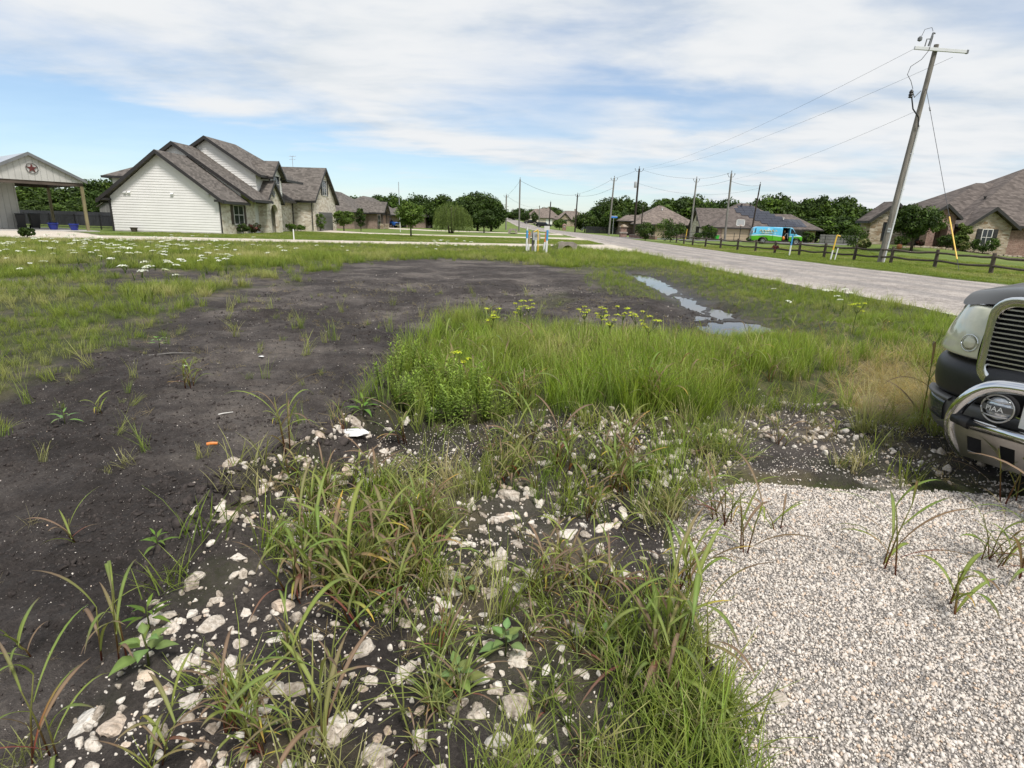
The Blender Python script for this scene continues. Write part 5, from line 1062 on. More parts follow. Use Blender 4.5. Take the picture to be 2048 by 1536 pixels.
def tree_proto(name, label, cat, seed, w, h, z0, ncl, per, leaf, cols, tr=.16, **k):
    t = thing(name, label, cat, (0, 0, 0)); m = MB(); trunk(m, h, tr, seed, max(z0, h * .2), w); m.build('trunk', M_BARK, t, True)
    V, F, C = crown(seed, w, h, z0, ncl, per, leaf, cols, **k); obj('crown', nmesh('crown', V, F, C), t, M_FOL); return t
DG = [(.036, .060, .013), (.046, .074, .016), (.060, .092, .020), (.030, .050, .013)]; MG = [(.075, .12, .022), (.095, .14, .026), (.065, .105, .019)]; WG = [(.10, .135, .038), (.125, .16, .045), (.085, .115, .033)]
LBL_R = 'dark leafy tree in the wood behind the houses across the road'; LBL_L = 'dark leafy tree in the wood behind the lawns left of the road'; LBL_C = 'dark leafy tree in the thicket seen through the carport'; LBL_H = 'dark round tree on the far hilltop by the road'
protos = [tree_proto('deciduous_tree', LBL_R, 'tree', 100 + i, 9.5, 10., .4, 70 + 8 * i, 62, .36, (DG, DG + MG[:1], DG, DG + MG, DG)[i], .2) for i in range(5)]
for p in protos: p['group'] = 'trees of the right wood'
PH, PW = 10., 9.5
used = set()
def plant(i, x, y, w, h, label, group):
    h *= random.uniform(.86, 1.1); w *= random.uniform(.75, 1.15); p = protos[i % 5]; sc = (w / PW, w / PW, h / PH); rz = random.uniform(0, 6.28); z = float(hill(x, y)) - .1
    if i % 5 not in used:
        used.add(i % 5); o = p; o.location = (x, y, z); o.rotation_euler = (0, 0, rz); o.scale = sc; o['label'] = label; o['group'] = group
    else: o = dup(p, (x, y, z), rz, sc, label, group)
    return o
# right wood: skyline heights follow the photograph
k = 0
for px, py, yy, w in [(1172, 425, 142, 7), (1195, 402, 150, 9), (1222, 392, 150, 10), (1248, 381, 152, 11), (1285, 390, 150, 10), (1315, 392, 148, 10), (1345, 388, 150, 11), (1372, 392, 152, 11), (1400, 395, 150, 11), (1430, 392, 150, 11), (1455, 396, 152, 10), (1480, 394, 150, 11), (1510, 398, 148, 10), (1538, 396, 150, 11), (1565, 394, 150, 11), (1592, 393, 146, 11), (1620, 392, 146, 11), (1648, 396, 144, 10), (1675, 395, 142, 11), (1700, 397, 142, 10), (1726, 402, 140, 9), (1745, 412, 136, 9), (1770, 418, 134, 9), (1795, 412, 136, 10), (1820, 415, 136, 10), (1850, 418, 136, 9)]:
    q = DP(px, py, yy); plant(k, q[0], yy, w, q[2] + .4, LBL_R, 'trees of the right wood'); k += 1
for px, py, yy, w in [(1235, 420, 136, 7), (1300, 425, 146, 8), (1420, 425, 140, 8), (1560, 432, 128, 8), (1600, 432, 122, 8), (1640, 428, 122, 8.5), (1680, 425, 122, 9), (1715, 430, 120, 8), (1745, 438, 118, 7)]:
    q = DP(px, py, yy); plant(k, q[0], yy, w, q[2] + .3, LBL_R, 'trees of the right wood'); k += 1
for px, py, yy, w in [(700, 388, 150, 10), (728, 396, 148, 9), (757, 390, 145, 10), (785, 388, 145, 9), (812, 392, 142, 9), (838, 392, 140, 9), (862, 388, 138, 9), (885, 390, 135, 8), (905, 396, 130, 8), (925, 398, 128, 7), (668, 396, 160, 10), (640, 400, 165, 10)]:
    q = DP(px, py, yy); plant(k, q[0], yy, w, q[2] + .3, LBL_L, 'trees of the left wood'); k += 1
for px, py, yy, w in [(10, 372, 88, 7), (45, 368, 86, 7), (80, 372, 88, 7), (115, 366, 86, 7), (150, 360, 88, 7), (180, 352, 90, 7.5), (205, 356, 92, 7), (235, 360, 95, 7), (-30, 370, 88, 8), (-70, 365, 90, 8), (62, 400, 80, 5), (130, 402, 80, 5), (30, 410, 78, 5), (165, 400, 82, 5)]:
    q = DP(px, py, yy); plant(k, q[0], yy, w, q[2] + .3, LBL_C, 'trees behind the carport'); k += 1
for px, py, yy, w in [(1028, 422, 330, 10), (1040, 416, 335, 12), (1054, 421, 340, 12), (1068, 417, 350, 12), (1082, 415, 350, 12), (1098, 413, 345, 12), (1112, 416, 340, 11), (1126, 421, 335, 9)]:
    q = DP(px, py, yy); plant(k, q[0], yy, w, q[2] - float(hill(q[0], yy)) + .4, LBL_H, 'far hilltop trees'); k += 1
def at_px(root, px, py, top, nat_h, wscale=1., y=None):
    b = G(px, py); yy = b[1] if y is None else y; x = b[0] * yy / b[1]; h = DP(px, top, yy)[2]; z = float(hill(x, yy)); s = (h - z) / nat_h; root.location = (x, yy, z); root.scale = (s * wscale, s * wscale, s); root.rotation_euler = (0, 0, random.uniform(0, 6)); return root
at_px(tree_proto('deciduous_tree', 'large dense dark tree, rightmost at the lawn beside the grey pole', 'tree', 201, 9, 9, .2, 130, 70, .26, DG, .2), 955, 464, 379, 9, 1.15, 116)
at_px(tree_proto('deciduous_tree', 'broad dark tree leaning on the big one, by the road edge', 'tree', 202, 7, 7.5, .2, 90, 64, .26, DG, .2), 982, 464, 392, 7.5, 1.0, 113)
at_px(tree_proto('deciduous_tree', 'young dark tree standing before the large dense one', 'tree', 203, 4, 4.5, .9, 46, 60, .17, DG, .09), 968, 466, 415, 4.5, 1.1, 96)
at_px(tree_proto('deciduous_tree', 'mid green young tree alone on the lawn left of the willow', 'tree', 204, 3.5, 4.2, 1.0, 60, 60, .14, MG, .08), 822, 474, 401, 4.2, 1.05)
at_px(tree_proto('deciduous_tree', 'small bright green tree in front of the brown house', 'tree', 205, 2.8, 2.8, .6, 44, 50, .12, MG, .06), 688, 462, 417, 2.8, 1.1, 76)
at_px(tree_proto('columnar_tree', 'narrow dark upright tree beside the porch of the brown house', 'tree', 206, 1.9, 4.2, .3, 44, 55, .12, DG, .06), 722, 462, 410, 4.2, .9, 80)
at_px(tree_proto('shrub_tree', 'yellow green round bush before the hillside houses', 'bush', 207, 4.5, 3.6, .2, 50, 50, .2, MG, .08), 1119, 458, 436, 3.6, 1.1, 178)
at_px(tree_proto('deciduous_tree', 'slim young tree before the pale hillside house', 'tree', 208, 3.5, 5.5, 1.2, 40, 46, .2, DG, .1), 1069, 452, 424, 5.5, 1., 240)
at_px(tree_proto('deciduous_tree', 'round tree on the hillside beside the left pole', 'tree', 209, 6, 6, .8, 40, 46, .28, DG, .15), 1049, 450, 421, 6, 1., 262)
at_px(tree_proto('deciduous_tree', 'broad dark tree behind the leaning pole in front of the brick house', 'tree', 210, 5.2, 4.5, .9, 110, 70, .13, DG, .11, flat=.8), 1822, 500, 402, 4.5, 1.0, 49.5)
sh = [('dark shrub left of the low planter wall, on the street corner', 1290, 484, 440, 2.6, 76), ('tall dark rounded shrub right of the planter wall', 1340, 486, 432, 3.2, 71), ('dark shrub beside the stone gable across the road', 1417, 480, 448, 2.4, 95), ('rounded green shrub at the left end of the brick house', 1706, 492, 448, 2.6, 54),
      ('pale variegated low shrub beside the rounded green one', 1728, 491, 476, 1.0, 52), ('green bush left of the stone gable window', 1890, 498, 465, 1.6, 53), ('lime green upright shrub beside the arched entry', 1921, 496, 440, 2.2, 53.2), ('pale leaved shrub in the bed before the stone gable', 1925, 503, 482, 1.0, 52), ('large dark green shrub under the stone gable window', 1965, 505, 470, 1.8, 51.5), ('dark clipped hedge behind the tree trunk at the brick house', 1800, 497, 470, 1.4, 53.5), ('low dark red shrub left of the arched entry', 1838, 497, 479, .9, 53), ('low bush right of the van by the brick wall', 1614, 482, 462, 1.6, 92), ('bushy plants at the foot of the garage brick wall', 1500, 484, 472, 1.0, 96), ('small bush on the lawn right of the screen fence', 1395, 482, 465, 1.1, 93)]
for i, (lb, px, py, tp, h, y) in enumerate(sh):
    w = {'lime': 1.1, 'larg': 3.4, 'dark': 3.0, 'roun': 3.2}.get(lb[:4], h * 1.25); cl = [(.16, .17, .06), (.22, .22, .10), (.08, .11, .03)] if 'pale' in lb else [(.05, .018, .018), (.04, .03, .015)] if 'red' in lb else WG if 'lime' in lb else DG + MG[:1]
    w = min(w, h * 1.6); at_px(tree_proto('shrub', lb, 'shrub', 300 + i, w, h, .05, 46, 46, .085 if y < 60 else .12, cl, .04), px, py, tp, h, 1., y)
for i, (lb, x, y, h, cl) in enumerate([('red leaved shrub below the front window of the white house', -24.6, 55.6, 1.0, [(.16, .05, .045), (.09, .04, .03), (.05, .06, .02)]), ('dark shrub at the front corner of the white house', -24.6, 53.4, .9, DG), ('leafy tall plant beside the grey garage door', -23.6, 71.6, 2.4, MG), ('low flower bed plants along the stone garage wall', -25.0, 68.8, .8, MG), ('green bush beside the old wagon wheel', -25.2, 66.4, 1.0, MG), ('weedy green shrub at the edge of the meadow before the drive', -28.2, 34.0, .62, DG)]):
    t = tree_proto('shrub', lb, 'shrub', 330 + i, h * 1.5 if h < 2 else 1.4, h, .03, 34, 44, .07, cl, .03); t.location = (x, y, 0)
def willow():
    rng = np.random.default_rng(5); t = thing('willow_tree', 'weeping willow with trailing pale green strands on the lawn', 'tree', (0, 0, 0)); m = MB()
    for a, b in ((0, 0), (.8, .3), (-.6, .4)): m.tube([(a * .4, b * .4, -.1), (a * .6, b, 1.5), (a, b, 3.2), (a * 1.4, b, 4.3)], [.16, .13, .09, .03], 7)
    m.build('trunk', M_BARK, t, True); C = []; K = []
    for s in range(520):
        a = rng.uniform(0, 6.283); rr = rng.uniform(.1, 1.) ** .6 * 2.5; x, y = math.cos(a) * rr, math.sin(a) * rr; off = 1.9 if rng.random() < .22 else 0; xx = x * (.5 if off else 1) + off; top = (5.2 - (rr / 2.5) ** 2 * 1.7) * (.74 if off else 1) * rng.uniform(.8, 1.02); bot = rng.uniform(.35, 1.9); n = int((top - bot) / .085) + 1
        if n < 3: continue
        zz = np.linspace(top, bot, n); sway = rng.uniform(-.25, .25, 2); f = (top - zz) / 4.; C.append(np.column_stack([xx + (math.cos(a) * .5 + sway[0]) * np.sqrt(f + .01) + rng.normal(0, .04, n), y + (math.sin(a) * .5 + sway[1]) * np.sqrt(f + .01) + rng.normal(0, .04, n), zz]))
        kk = np.array(WG[rng.integers(3)]) * rng.uniform(.75, 1.35); K.append(np.repeat((kk * rng.uniform(.75, 1.3, (n, 1)))[:, None], 4, 1).reshape(-1, 3))
    C = np.vstack(C); Nn = rng.normal(size=C.shape); Nn[:, 2] *= .3; Nn /= np.linalg.norm(Nn, axis=1)[:, None]; n = len(C); tdir = np.tile([0, 0, -1.], (n, 1)) + rng.normal(size=(n, 3)) * .3; b = np.cross(Nn, tdir); b /= np.linalg.norm(b, axis=1)[:, None]; s = .10
    V = np.stack([C - tdir * s, C + b * s * .28, C + tdir * s, C - b * s * .28], 1).reshape(-1, 3); obj('crown', nmesh('crown', V, np.arange(n * 4).reshape(n, 4), np.vstack(K)), t, M_FOL); at_px(t, 903, 470, 402, 5.3, 1.15, 84)
willow()
# ------------------------------------------------------------------ scatter helper (only for what nobody could count)
def scatter(name, label, cat, X, Y, protos, scl, tilt=.15, dry=None, zoff=0., rz=None, idx=None, flat=False):
    n = len(X); Z = height(X, Y) + zoff; rng = RNG
    me = bpy.data.meshes.new(name)
    me.vertices.add(n); me.vertices.foreach_set('co', np.column_stack([X, Y, Z]).astype(np.float32).ravel())
    def at(k, ty, v):
        a = me.attributes.new(k, ty, 'POINT'); a.data.foreach_set('vector' if ty == 'FLOAT_VECTOR' else 'value', np.ascontiguousarray(v).ravel())
    rot = np.column_stack([rng.normal(0, tilt, n), rng.normal(0, tilt, n), rng.uniform(0, 6.283, n) if rz is None else rz])
    if flat: rot[:, :2] = rng.uniform(-3.14, 3.14, (n, 2))
    at('rot', 'FLOAT_VECTOR', rot.astype(np.float32)); at('scl', 'FLOAT', np.asarray(scl, np.float32)); at('pick', 'INT', (rng.integers(0, len(protos), n) if idx is None else idx).astype(np.int32)); at('dry', 'FLOAT', np.asarray(dry if dry is not None else np.zeros(n), np.float32))
    o = obj(name, me); ng = bpy.data.node_groups.new(name, 'GeometryNodeTree'); ng.interface.new_socket('Geometry', in_out='INPUT', socket_type='NodeSocketGeometry'); ng.interface.new_socket('Geometry', in_out='OUTPUT', socket_type='NodeSocketGeometry')
    N, L = ng.nodes, ng.links; gi, go = N.new('NodeGroupInput'), N.new('NodeGroupOutput'); gti = N.new('GeometryNodeGeometryToInstance')
    for p in reversed(protos):
        oi = N.new('GeometryNodeObjectInfo'); oi.inputs['Object'].default_value = p; L.new(oi.outputs['Geometry'], gti.inputs[0])
    ip = N.new('GeometryNodeInstanceOnPoints'); L.new(gi.outputs[0], ip.inputs['Points']); L.new(gti.outputs[0], ip.inputs['Instance']); ip.inputs['Pick Instance'].default_value = True
    for k, ty, s in (('pick', 'INT', 'Instance Index'), ('rot', 'FLOAT_VECTOR', 'Rotation'), ('scl', 'FLOAT', 'Scale')):
        a = N.new('GeometryNodeInputNamedAttribute'); a.data_type = ty; a.inputs[0].default_value = k; out = a.outputs[0]
        if s == 'Rotation':
            e = N.new('FunctionNodeEulerToRotation'); L.new(out, e.inputs[0]); out = e.outputs[0]
        L.new(out, ip.inputs[s])
    L.new(ip.outputs[0], go.inputs[0]); md = o.modifiers.new('scatter', 'NODES'); md.node_group = ng
    return tag(o, label, cat, kind='stuff')
def proto_obj(name, V, F, C, mat):
    o = bpy.data.objects.new(name, nmesh(name, V, F, C)); o.data.materials.append(mat); return o      # referenced by the scatter only
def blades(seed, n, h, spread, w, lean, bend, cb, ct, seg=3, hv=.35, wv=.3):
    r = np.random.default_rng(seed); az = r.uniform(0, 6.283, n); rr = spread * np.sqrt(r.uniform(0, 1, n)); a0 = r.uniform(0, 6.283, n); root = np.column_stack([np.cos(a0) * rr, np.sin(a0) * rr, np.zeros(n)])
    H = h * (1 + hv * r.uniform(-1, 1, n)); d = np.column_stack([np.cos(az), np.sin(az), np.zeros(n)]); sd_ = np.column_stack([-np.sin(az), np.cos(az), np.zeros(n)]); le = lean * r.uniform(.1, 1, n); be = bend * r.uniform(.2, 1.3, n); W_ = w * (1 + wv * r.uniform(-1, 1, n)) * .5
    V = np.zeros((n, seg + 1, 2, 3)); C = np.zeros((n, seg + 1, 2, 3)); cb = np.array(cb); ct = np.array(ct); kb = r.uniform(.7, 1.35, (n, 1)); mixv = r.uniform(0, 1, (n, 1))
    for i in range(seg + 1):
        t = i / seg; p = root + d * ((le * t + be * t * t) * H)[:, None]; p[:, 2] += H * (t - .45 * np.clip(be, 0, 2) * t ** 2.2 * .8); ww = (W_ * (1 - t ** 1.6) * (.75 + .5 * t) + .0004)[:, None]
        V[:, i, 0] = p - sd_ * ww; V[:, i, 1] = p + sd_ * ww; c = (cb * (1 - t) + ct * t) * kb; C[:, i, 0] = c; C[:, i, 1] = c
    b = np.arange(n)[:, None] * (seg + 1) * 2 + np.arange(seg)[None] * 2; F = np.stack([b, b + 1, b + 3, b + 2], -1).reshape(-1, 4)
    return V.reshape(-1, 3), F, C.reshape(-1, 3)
def join(*parts):
    V = []; F = []; C = []; k = 0
    for v, f, c in parts: V.append(v); F.append(f + k); C.append(c); k += len(v)
    return np.vstack(V), np.vstack(F), np.vstack(C)
def seedstalks(seed, n, h, cst, chd):
    r = np.random.default_rng(seed); P = []
    for k in range(n):
        v, f, c = blades(seed * 31 + k, 1, h * r.uniform(.8, 1.2), .04, .004, .25, .12, cst, cst, 4, 0, 0); tip = v[-4:].mean(0); m = 10; z = np.linspace(0, -.12 * h / .5, m)
        cc = tip + np.column_stack([r.normal(0, .006, m), r.normal(0, .006, m), z]); nn = r.normal(size=(m, 3)); nn /= np.linalg.norm(nn, axis=1)[:, None]; lv, lf = leaf_quads(cc, nn, .009, r, .4); P += [(v, f, c), (lv, lf, np.tile(np.array(chd) * r.uniform(.8, 1.2), (len(lv), 1)))]
    return join(*P)
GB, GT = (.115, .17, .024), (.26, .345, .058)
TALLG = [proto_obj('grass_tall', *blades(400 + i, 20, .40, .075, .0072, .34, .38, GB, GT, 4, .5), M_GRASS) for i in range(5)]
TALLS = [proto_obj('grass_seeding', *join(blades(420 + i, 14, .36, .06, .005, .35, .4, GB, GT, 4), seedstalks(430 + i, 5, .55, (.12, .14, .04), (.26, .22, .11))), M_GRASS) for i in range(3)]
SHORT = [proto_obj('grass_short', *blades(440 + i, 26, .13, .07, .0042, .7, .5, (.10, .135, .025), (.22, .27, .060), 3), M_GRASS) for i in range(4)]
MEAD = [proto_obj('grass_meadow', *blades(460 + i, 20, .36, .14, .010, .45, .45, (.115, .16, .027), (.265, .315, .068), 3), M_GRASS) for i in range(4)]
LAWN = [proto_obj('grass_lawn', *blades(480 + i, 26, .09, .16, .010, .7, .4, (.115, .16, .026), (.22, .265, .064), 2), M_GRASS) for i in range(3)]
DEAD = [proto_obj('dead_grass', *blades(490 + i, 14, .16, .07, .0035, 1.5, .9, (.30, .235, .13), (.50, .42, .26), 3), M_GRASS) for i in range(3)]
def pts(poly, dens, pad=.0, keep=None, seed=0):
    r = np.random.default_rng(seed); mn, mx = poly.min(0) - pad, poly.max(0) + pad; n = int((mx - mn).prod() * dens); X = r.uniform(mn[0], mx[0], n); Y = r.uniform(mn[1], mx[1], n); return X, Y, r
def front(X, Y): return (Y > .3) & (np.abs(X) < Y * 1.3 + 3.2)
NOROAD = lambda X, Y: X < road_n(Y) - .05 - .35 * fbm(X, Y, 1.2, 3, 8)
# tall grass in the middle
X, Y, r = pts(TALL, 215, .4, seed=1); m = (r.uniform(0, 1, len(X)) < soft(X, Y, TALL, .25, 31) * (.2 + .85 * sstep(fbm(X, Y, 1.5, 3, 12), .36, .62))) & ~inpoly(X, Y, PAD) & NOROAD(X, Y); X, Y = X[m], Y[m]; d = np.hypot(X, Y)
hh = (.30 + .72 * fbm(X, Y, 1.1, 3, 33)) * (1 - .42 * sstep(Y, 6.2, 8.6)) * (1 - .5 * np.exp(-(segd(X, Y, DITCH) / 2.2) ** 2)); dry = np.clip((fbm(X, Y, 1.7, 3, 34) - .55) * 1.2, 0, .3) + (RNG.random(len(X)) < .05) * .6
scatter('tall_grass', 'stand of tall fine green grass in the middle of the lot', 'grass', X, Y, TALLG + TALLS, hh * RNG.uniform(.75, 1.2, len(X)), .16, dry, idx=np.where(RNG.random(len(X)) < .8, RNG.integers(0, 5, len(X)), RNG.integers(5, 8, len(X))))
# verge by the road, and turf round the puddles
X, Y, r = pts(VERGE, 48, .5, seed=2); dd = np.hypot(X, Y); th = np.clip(14 / np.maximum(dd, 6), .22, 1.8); w = np.maximum(soft(X, Y, VERGE, .3, 13), .8 * soft(X, Y, PATCH, .2, 7)); w = w * (1 - np.exp(-(segd(X, Y, DITCH) / .6) ** 4)); m = (r.uniform(0, 1, len(X)) < w * th) & NOROAD(X, Y) & ~inpoly(X, Y, PAD) & front(X, Y); X, Y = X[m], Y[m]; dd = dd[m]
scatter('verge_grass', 'rough green grass verge between the dark lot and the road', 'grass', X, Y, MEAD + TALLG[:2], RNG.uniform(.4, .95, len(X)) * np.clip(.7 + dd / 70, .7, 1.2) * (.45 + .7 * fbm(X, Y, .7, 3, 44)) * (1 - .62 * np.exp(-(segd(X, Y, DITCH) / 2.6) ** 2)), .2, np.clip((fbm(X, Y, .9, 3, 45) - .52) * 1.2, 0, .3))
# meadow on the left and at the back
MEADOW = np.array([(-46, .4), (-3.0, .4), (-3.4, 2), (-2, 14), (6, 30), (8, 37), (4, 42.5), (-1, 42.7), (-14, 38.5), (-28, 33.4), (-34, 34.6), (-46, 37)])
X, Y, r = pts(MEADOW, 80, 0, seed=3); g = grass_w(X, Y); dd = np.hypot(X, Y); m = inpoly(X, Y, MEADOW) & (r.uniform(0, 1, len(X)) < g * (.25 + .3 * (dd < 9) + .9 * sstep(fbm(X, Y, .8, 3, 52), .3, .6)) * np.clip(1.2 - dd / 45, .38, 1.)) & front(X, Y) & ~inpoly(X, Y, PAD) & ~inpoly(X, Y, VERGE); X, Y, dd = X[m], Y[m], dd[m]
hs = np.where(dd < 11, .7, 1.0) * (.30 + .16 * sstep(Y, 13, 22) + .35 * fbm(X, Y, .5, 3, 53)) * (1 - .35 * sstep(Y, 24, 33)) * RNG.uniform(.6, 1.25, len(X))
scatter('meadow_grass', 'unmown meadow grass covering the left of the lot up to the drive', 'grass', X, Y, MEAD + SHORT[:1], hs, .2, np.clip((fbm(X, Y, .6, 4, 54) - .50) * 2.2, 0, .6))
# lawns, seen close enough to show their nap
LB = np.array([(-30, 42), (8, 42), (8, 66), (-30, 66)]); X, Y, r = pts(LB, 15, seed=4); m = (mown_w(X, Y) > .5) & (X < road_n(Y) - .2) & (Y > drive1(X)[1] + .1) & (Y < drive2(X)[0] - .1) & ~((X < -24) & (Y > 50)) & (np.abs(X) < Y * .9)
LB2 = np.array([(15, 16), (30, 16), (30, 62), (15, 62)]); X2, Y2, r2 = pts(LB2, 26, seed=5); m2 = (X2 > road_f(Y2) + .1 + .3 * fbm(X2, Y2, 1., 3, 9)) & (X2 < Y2 * 1.05 + 2) & (r2.uniform(0, 1, len(X2)) < np.clip(38 / np.hypot(X2, Y2), .3, 1))
X, Y = np.concatenate([X[m], X2[m2]]), np.concatenate([Y[m], Y2[m2]])
scatter('lawn_grass', 'short mown lawn grass beyond the drive and across the road', 'grass', X, Y, LAWN, RNG.uniform(.6, 1.15, len(X)), .1, np.clip((fbm(X, Y, .5, 3, 64) - .5) * 1.6, 0, .4))
# sparse tufts among the rocks, thick short grass at the pad's edge
EDGE = GP([(1130, 1330), (1240, 1260), (1330, 1200), (1420, 1320), (1490, 1450), (1540, 1750), (900, 1750), (980, 1560), (1080, 1420)])
MIDB = GP([(880, 880), (1250, 850), (1440, 862), (1500, 960), (1400, 1010), (1330, 1090), (1200, 1060), (1000, 1060), (880, 980)])
LFTB = GP([(560, 1010), (760, 960), (900, 1000), (900, 1180), (760, 1230), (620, 1180)])
X, Y, r = pts(BERM, 210, .2, seed=6); w = soft(X, Y, BERM, .15, 41) * .19 * sstep(fbm(X, Y, 1.9, 3, 72), .44, .66); w = np.maximum(w, .72 * soft(X, Y, EDGE, .12, 73)); w = np.maximum(w, .30 * soft(X, Y, MIDB, .15, 74) * sstep(fbm(X, Y, 2.3, 3, 76), .3, .6)); w = np.maximum(w, .42 * soft(X, Y, LFTB, .12, 75))
m = (r.uniform(0, 1, len(X)) < w) & (soft(X, Y, PAD, .05, 77) < .5) & (Y > .4); X, Y = X[m], Y[m]; ed = soft(X, Y, EDGE, .1, 73) > .3; sz = np.where(ed, RNG.uniform(.8, 1.5, len(X)), RNG.uniform(.5, 1.6, len(X))); ix = RNG.integers(0, 4, len(X)); tl = RNG.random(len(X)) < np.where(ed, .12, .26); ix = np.where(tl, 4 + RNG.integers(0, 5, len(X)), ix); sz = np.where(tl, RNG.uniform(.4, .75, len(X)), sz)
scatter('berm_grass', 'short green grass tufts growing among the white rocks', 'grass', X, Y, SHORT + TALLG, sz, .2, np.clip((fbm(X, Y, 2.1, 3, 78) - .45) * 1.6, 0, .6) + (RNG.random(len(X)) < .08) * .5, idx=ix)
# a few seedlings on the bare soil
X, Y, r = pts(SOIL, 8, seed=7); dn = np.hypot(X, Y); m = inpoly(X, Y, SOIL) & (dn < 14) & (r.uniform(0, 1, len(X)) < .55 * sstep(fbm(X, Y, .8, 3, 82), .42, .62)); X, Y = X[m], Y[m]
scatter('seedling_grass', 'thin grass seedlings scattered over the bare dark soil', 'grass', X, Y, SHORT + TALLG[:2], RNG.uniform(.3, .95, len(X)) * .8, .25, RNG.uniform(0, .5, len(X)))
# dead straw: the pale heap by the truck, and thatch lying about
X, Y, r = pts(STRAW, 200, .3, seed=8); m = r.uniform(0, 1, len(X)) < soft(X, Y, STRAW, .25, 19) * .8; X, Y = X[m], Y[m]
X2, Y2, r2 = pts(np.vstack([BERM, TALL]), 60, seed=9); m2 = (r2.uniform(0, 1, len(X2)) < .30 * sstep(fbm(X2, Y2, 1.6, 3, 92), .45, .65)) & ~inpoly(X2, Y2, PAD) & (soft(X2, Y2, BERM, .2, 41) + soft(X2, Y2, TALL, .2, 31) > .3); X3, Y3, r3 = pts(SOIL, 46, seed=10); m3 = inpoly(X3, Y3, SOIL) & (np.hypot(X3, Y3) < 16) & (r3.uniform(0, 1, len(X3)) < .5 * sstep(fbm(X3, Y3, 1.2, 3, 93), .5, .7))
n1 = m.sum(); X, Y = np.concatenate([X, X2[m2], X3[m3]]), np.concatenate([Y, Y2[m2], Y3[m3]])
scatter('dead_straw', 'pale dead straw lying on the ground beside the truck and between the weeds', 'straw', X, Y, DEAD, np.where(np.arange(len(X)) < n1, RNG.uniform(.5, 1.15, len(X)), RNG.uniform(.2, .7, len(X)) * np.where(np.arange(len(X)) < n1 + m2.sum(), 1., .55)), .75, np.zeros(len(X)), .0)
# ------------------------------------------------------------------ stones
def rock_mesh(seed, sub=2, rough=.3, flat=.65):
    bm = bmesh.new(); bmesh.ops.create_icosphere(bm, subdivisions=sub, radius=1.); r = np.random.default_rng(seed); V = np.array([v.co[:] for v in bm.verts]); F = [[v.index for v in f.verts] for f in bm.faces]; bm.free()
    for k in range(11):                              # chop facets off, as broken limestone has
        d = r.normal(size=3); d /= np.linalg.norm(d); c = r.uniform(.42, .80); s = V @ d; V = V - np.where(s > c, s - c, 0)[:, None] * d * .96
    for k, a in ((1.7, rough * .5), (3.9, rough * .22), (8., rough * .1)):
        V = V * (1 + a * (vn(V[:, 0] * k + seed, V[:, 1] * k + V[:, 2] * k * 1.7, seed) - .5))[:, None] * 1.0
    V = V * [1.15, .85, flat]; return V, np.array(F)
RMESH = [nmesh('rock', *rock_mesh(600 + i, 3, .75, .55 + .06 * (i % 4)), smooth=False) for i in range(9)]
for me in RMESH: me.materials.append(M_ROCK)
def rock(label, group, x, y, s, i, rz=None):
    o = bpy.data.objects.new('rock', RMESH[i % 9]); COL.objects.link(o); o.location = (x, y, hz(x, y) + s * .0); o.rotation_euler = (random.uniform(-.35, .35), random.uniform(-.35, .35), random.uniform(0, 6.28) if rz is None else rz); o.scale = (s * random.uniform(.85, 1.2), s * random.uniform(.75, 1.1), s * random.uniform(.7, 1.05)); return tag(o, label, 'rock', group)
big = [('tan broken rock alone on the dark soil left of the weeds', 470, 985, .095), ('pale rock left of the tan broken rock on the soil', 388, 985, .035), ('white round stone lying on the soil below the tan rock', 398, 1048, .042), ('long pale rock at the soil edge under the leafy weeds', 712, 905, .085), ('pale flat rock beside the crumpled white plastic', 778, 890, .055), ('big cracked white rock in the middle of the weeds', 1020, 1010, .12), ('large flat white rock at the bottom centre', 1033, 1432, .085), ('upright white rock left of the large flat one at the bottom', 840, 1495, .07), ('white boulder in the bottom left corner stones', 160, 1460, .065), ('rounded white rock at the very bottom centre left', 760, 1525, .075), ('grey blue stone at the edge of the gravel pad', 1558, 1405, .055), ('small white stone beside the grey blue one on the gravel', 1502, 1392, .035), ('long white rock in the left stone band', 560, 1205, .08), ('white rock at the lower left among broad grass leaves', 390, 1410, .065), ('squat pale rock behind the long white one in the stone band', 620, 1160, .07)]
for i, (lb, px, py, s) in enumerate(big): rock(lb, None, *G(px, py), s * .85, i)
M_BLUEST = plain('blue_grey_stone', (.14, .17, .19), .85, .35, 20)
X, Y, r = pts(BERM, 560, .1, seed=20); band = np.exp(-(segd(X, Y, GP([(700, 920), (600, 1000), (520, 1120), (430, 1200), (330, 1330), (330, 1420), (500, 1500)])) / .28) ** 2) + .9 * np.exp(-(segd(X, Y, GP([(820, 1240), (850, 1330), (950, 1380), (1050, 1400), (860, 1480)])) / .26) ** 2) + .8 * np.exp(-(segd(X, Y, GP([(1150, 880), (1250, 870), (1300, 950), (1180, 1010), (1000, 1030), (900, 1130), (1050, 1130)])) / .3) ** 2) + .5 * np.exp(-(segd(X, Y, GP([(1450, 860), (1560, 880), (1700, 880)])) / .25) ** 2)
w = soft(X, Y, BERM, .12, 41) * np.clip(.12 + band, 0, 1); m = (r.uniform(0, 1, len(X)) < w * .62) & (soft(X, Y, PAD, .06, 5) < .4) & (Y > .3); X, Y = X[m], Y[m]; S = np.clip(r.lognormal(-3.95, .55, len(X)), .007, .062); app = S / np.hypot(X, Y) * ((np.abs(X) < Y * .88) & (Y > 1.3)); o = np.argsort(-app); near, rest = o[:285], o[285:]
for j, i in enumerate(near): rock('pale limestone rock, one of many scattered in the dark soil between the weeds', 'scattered limestone rocks', X[i], Y[i], S[i], j)
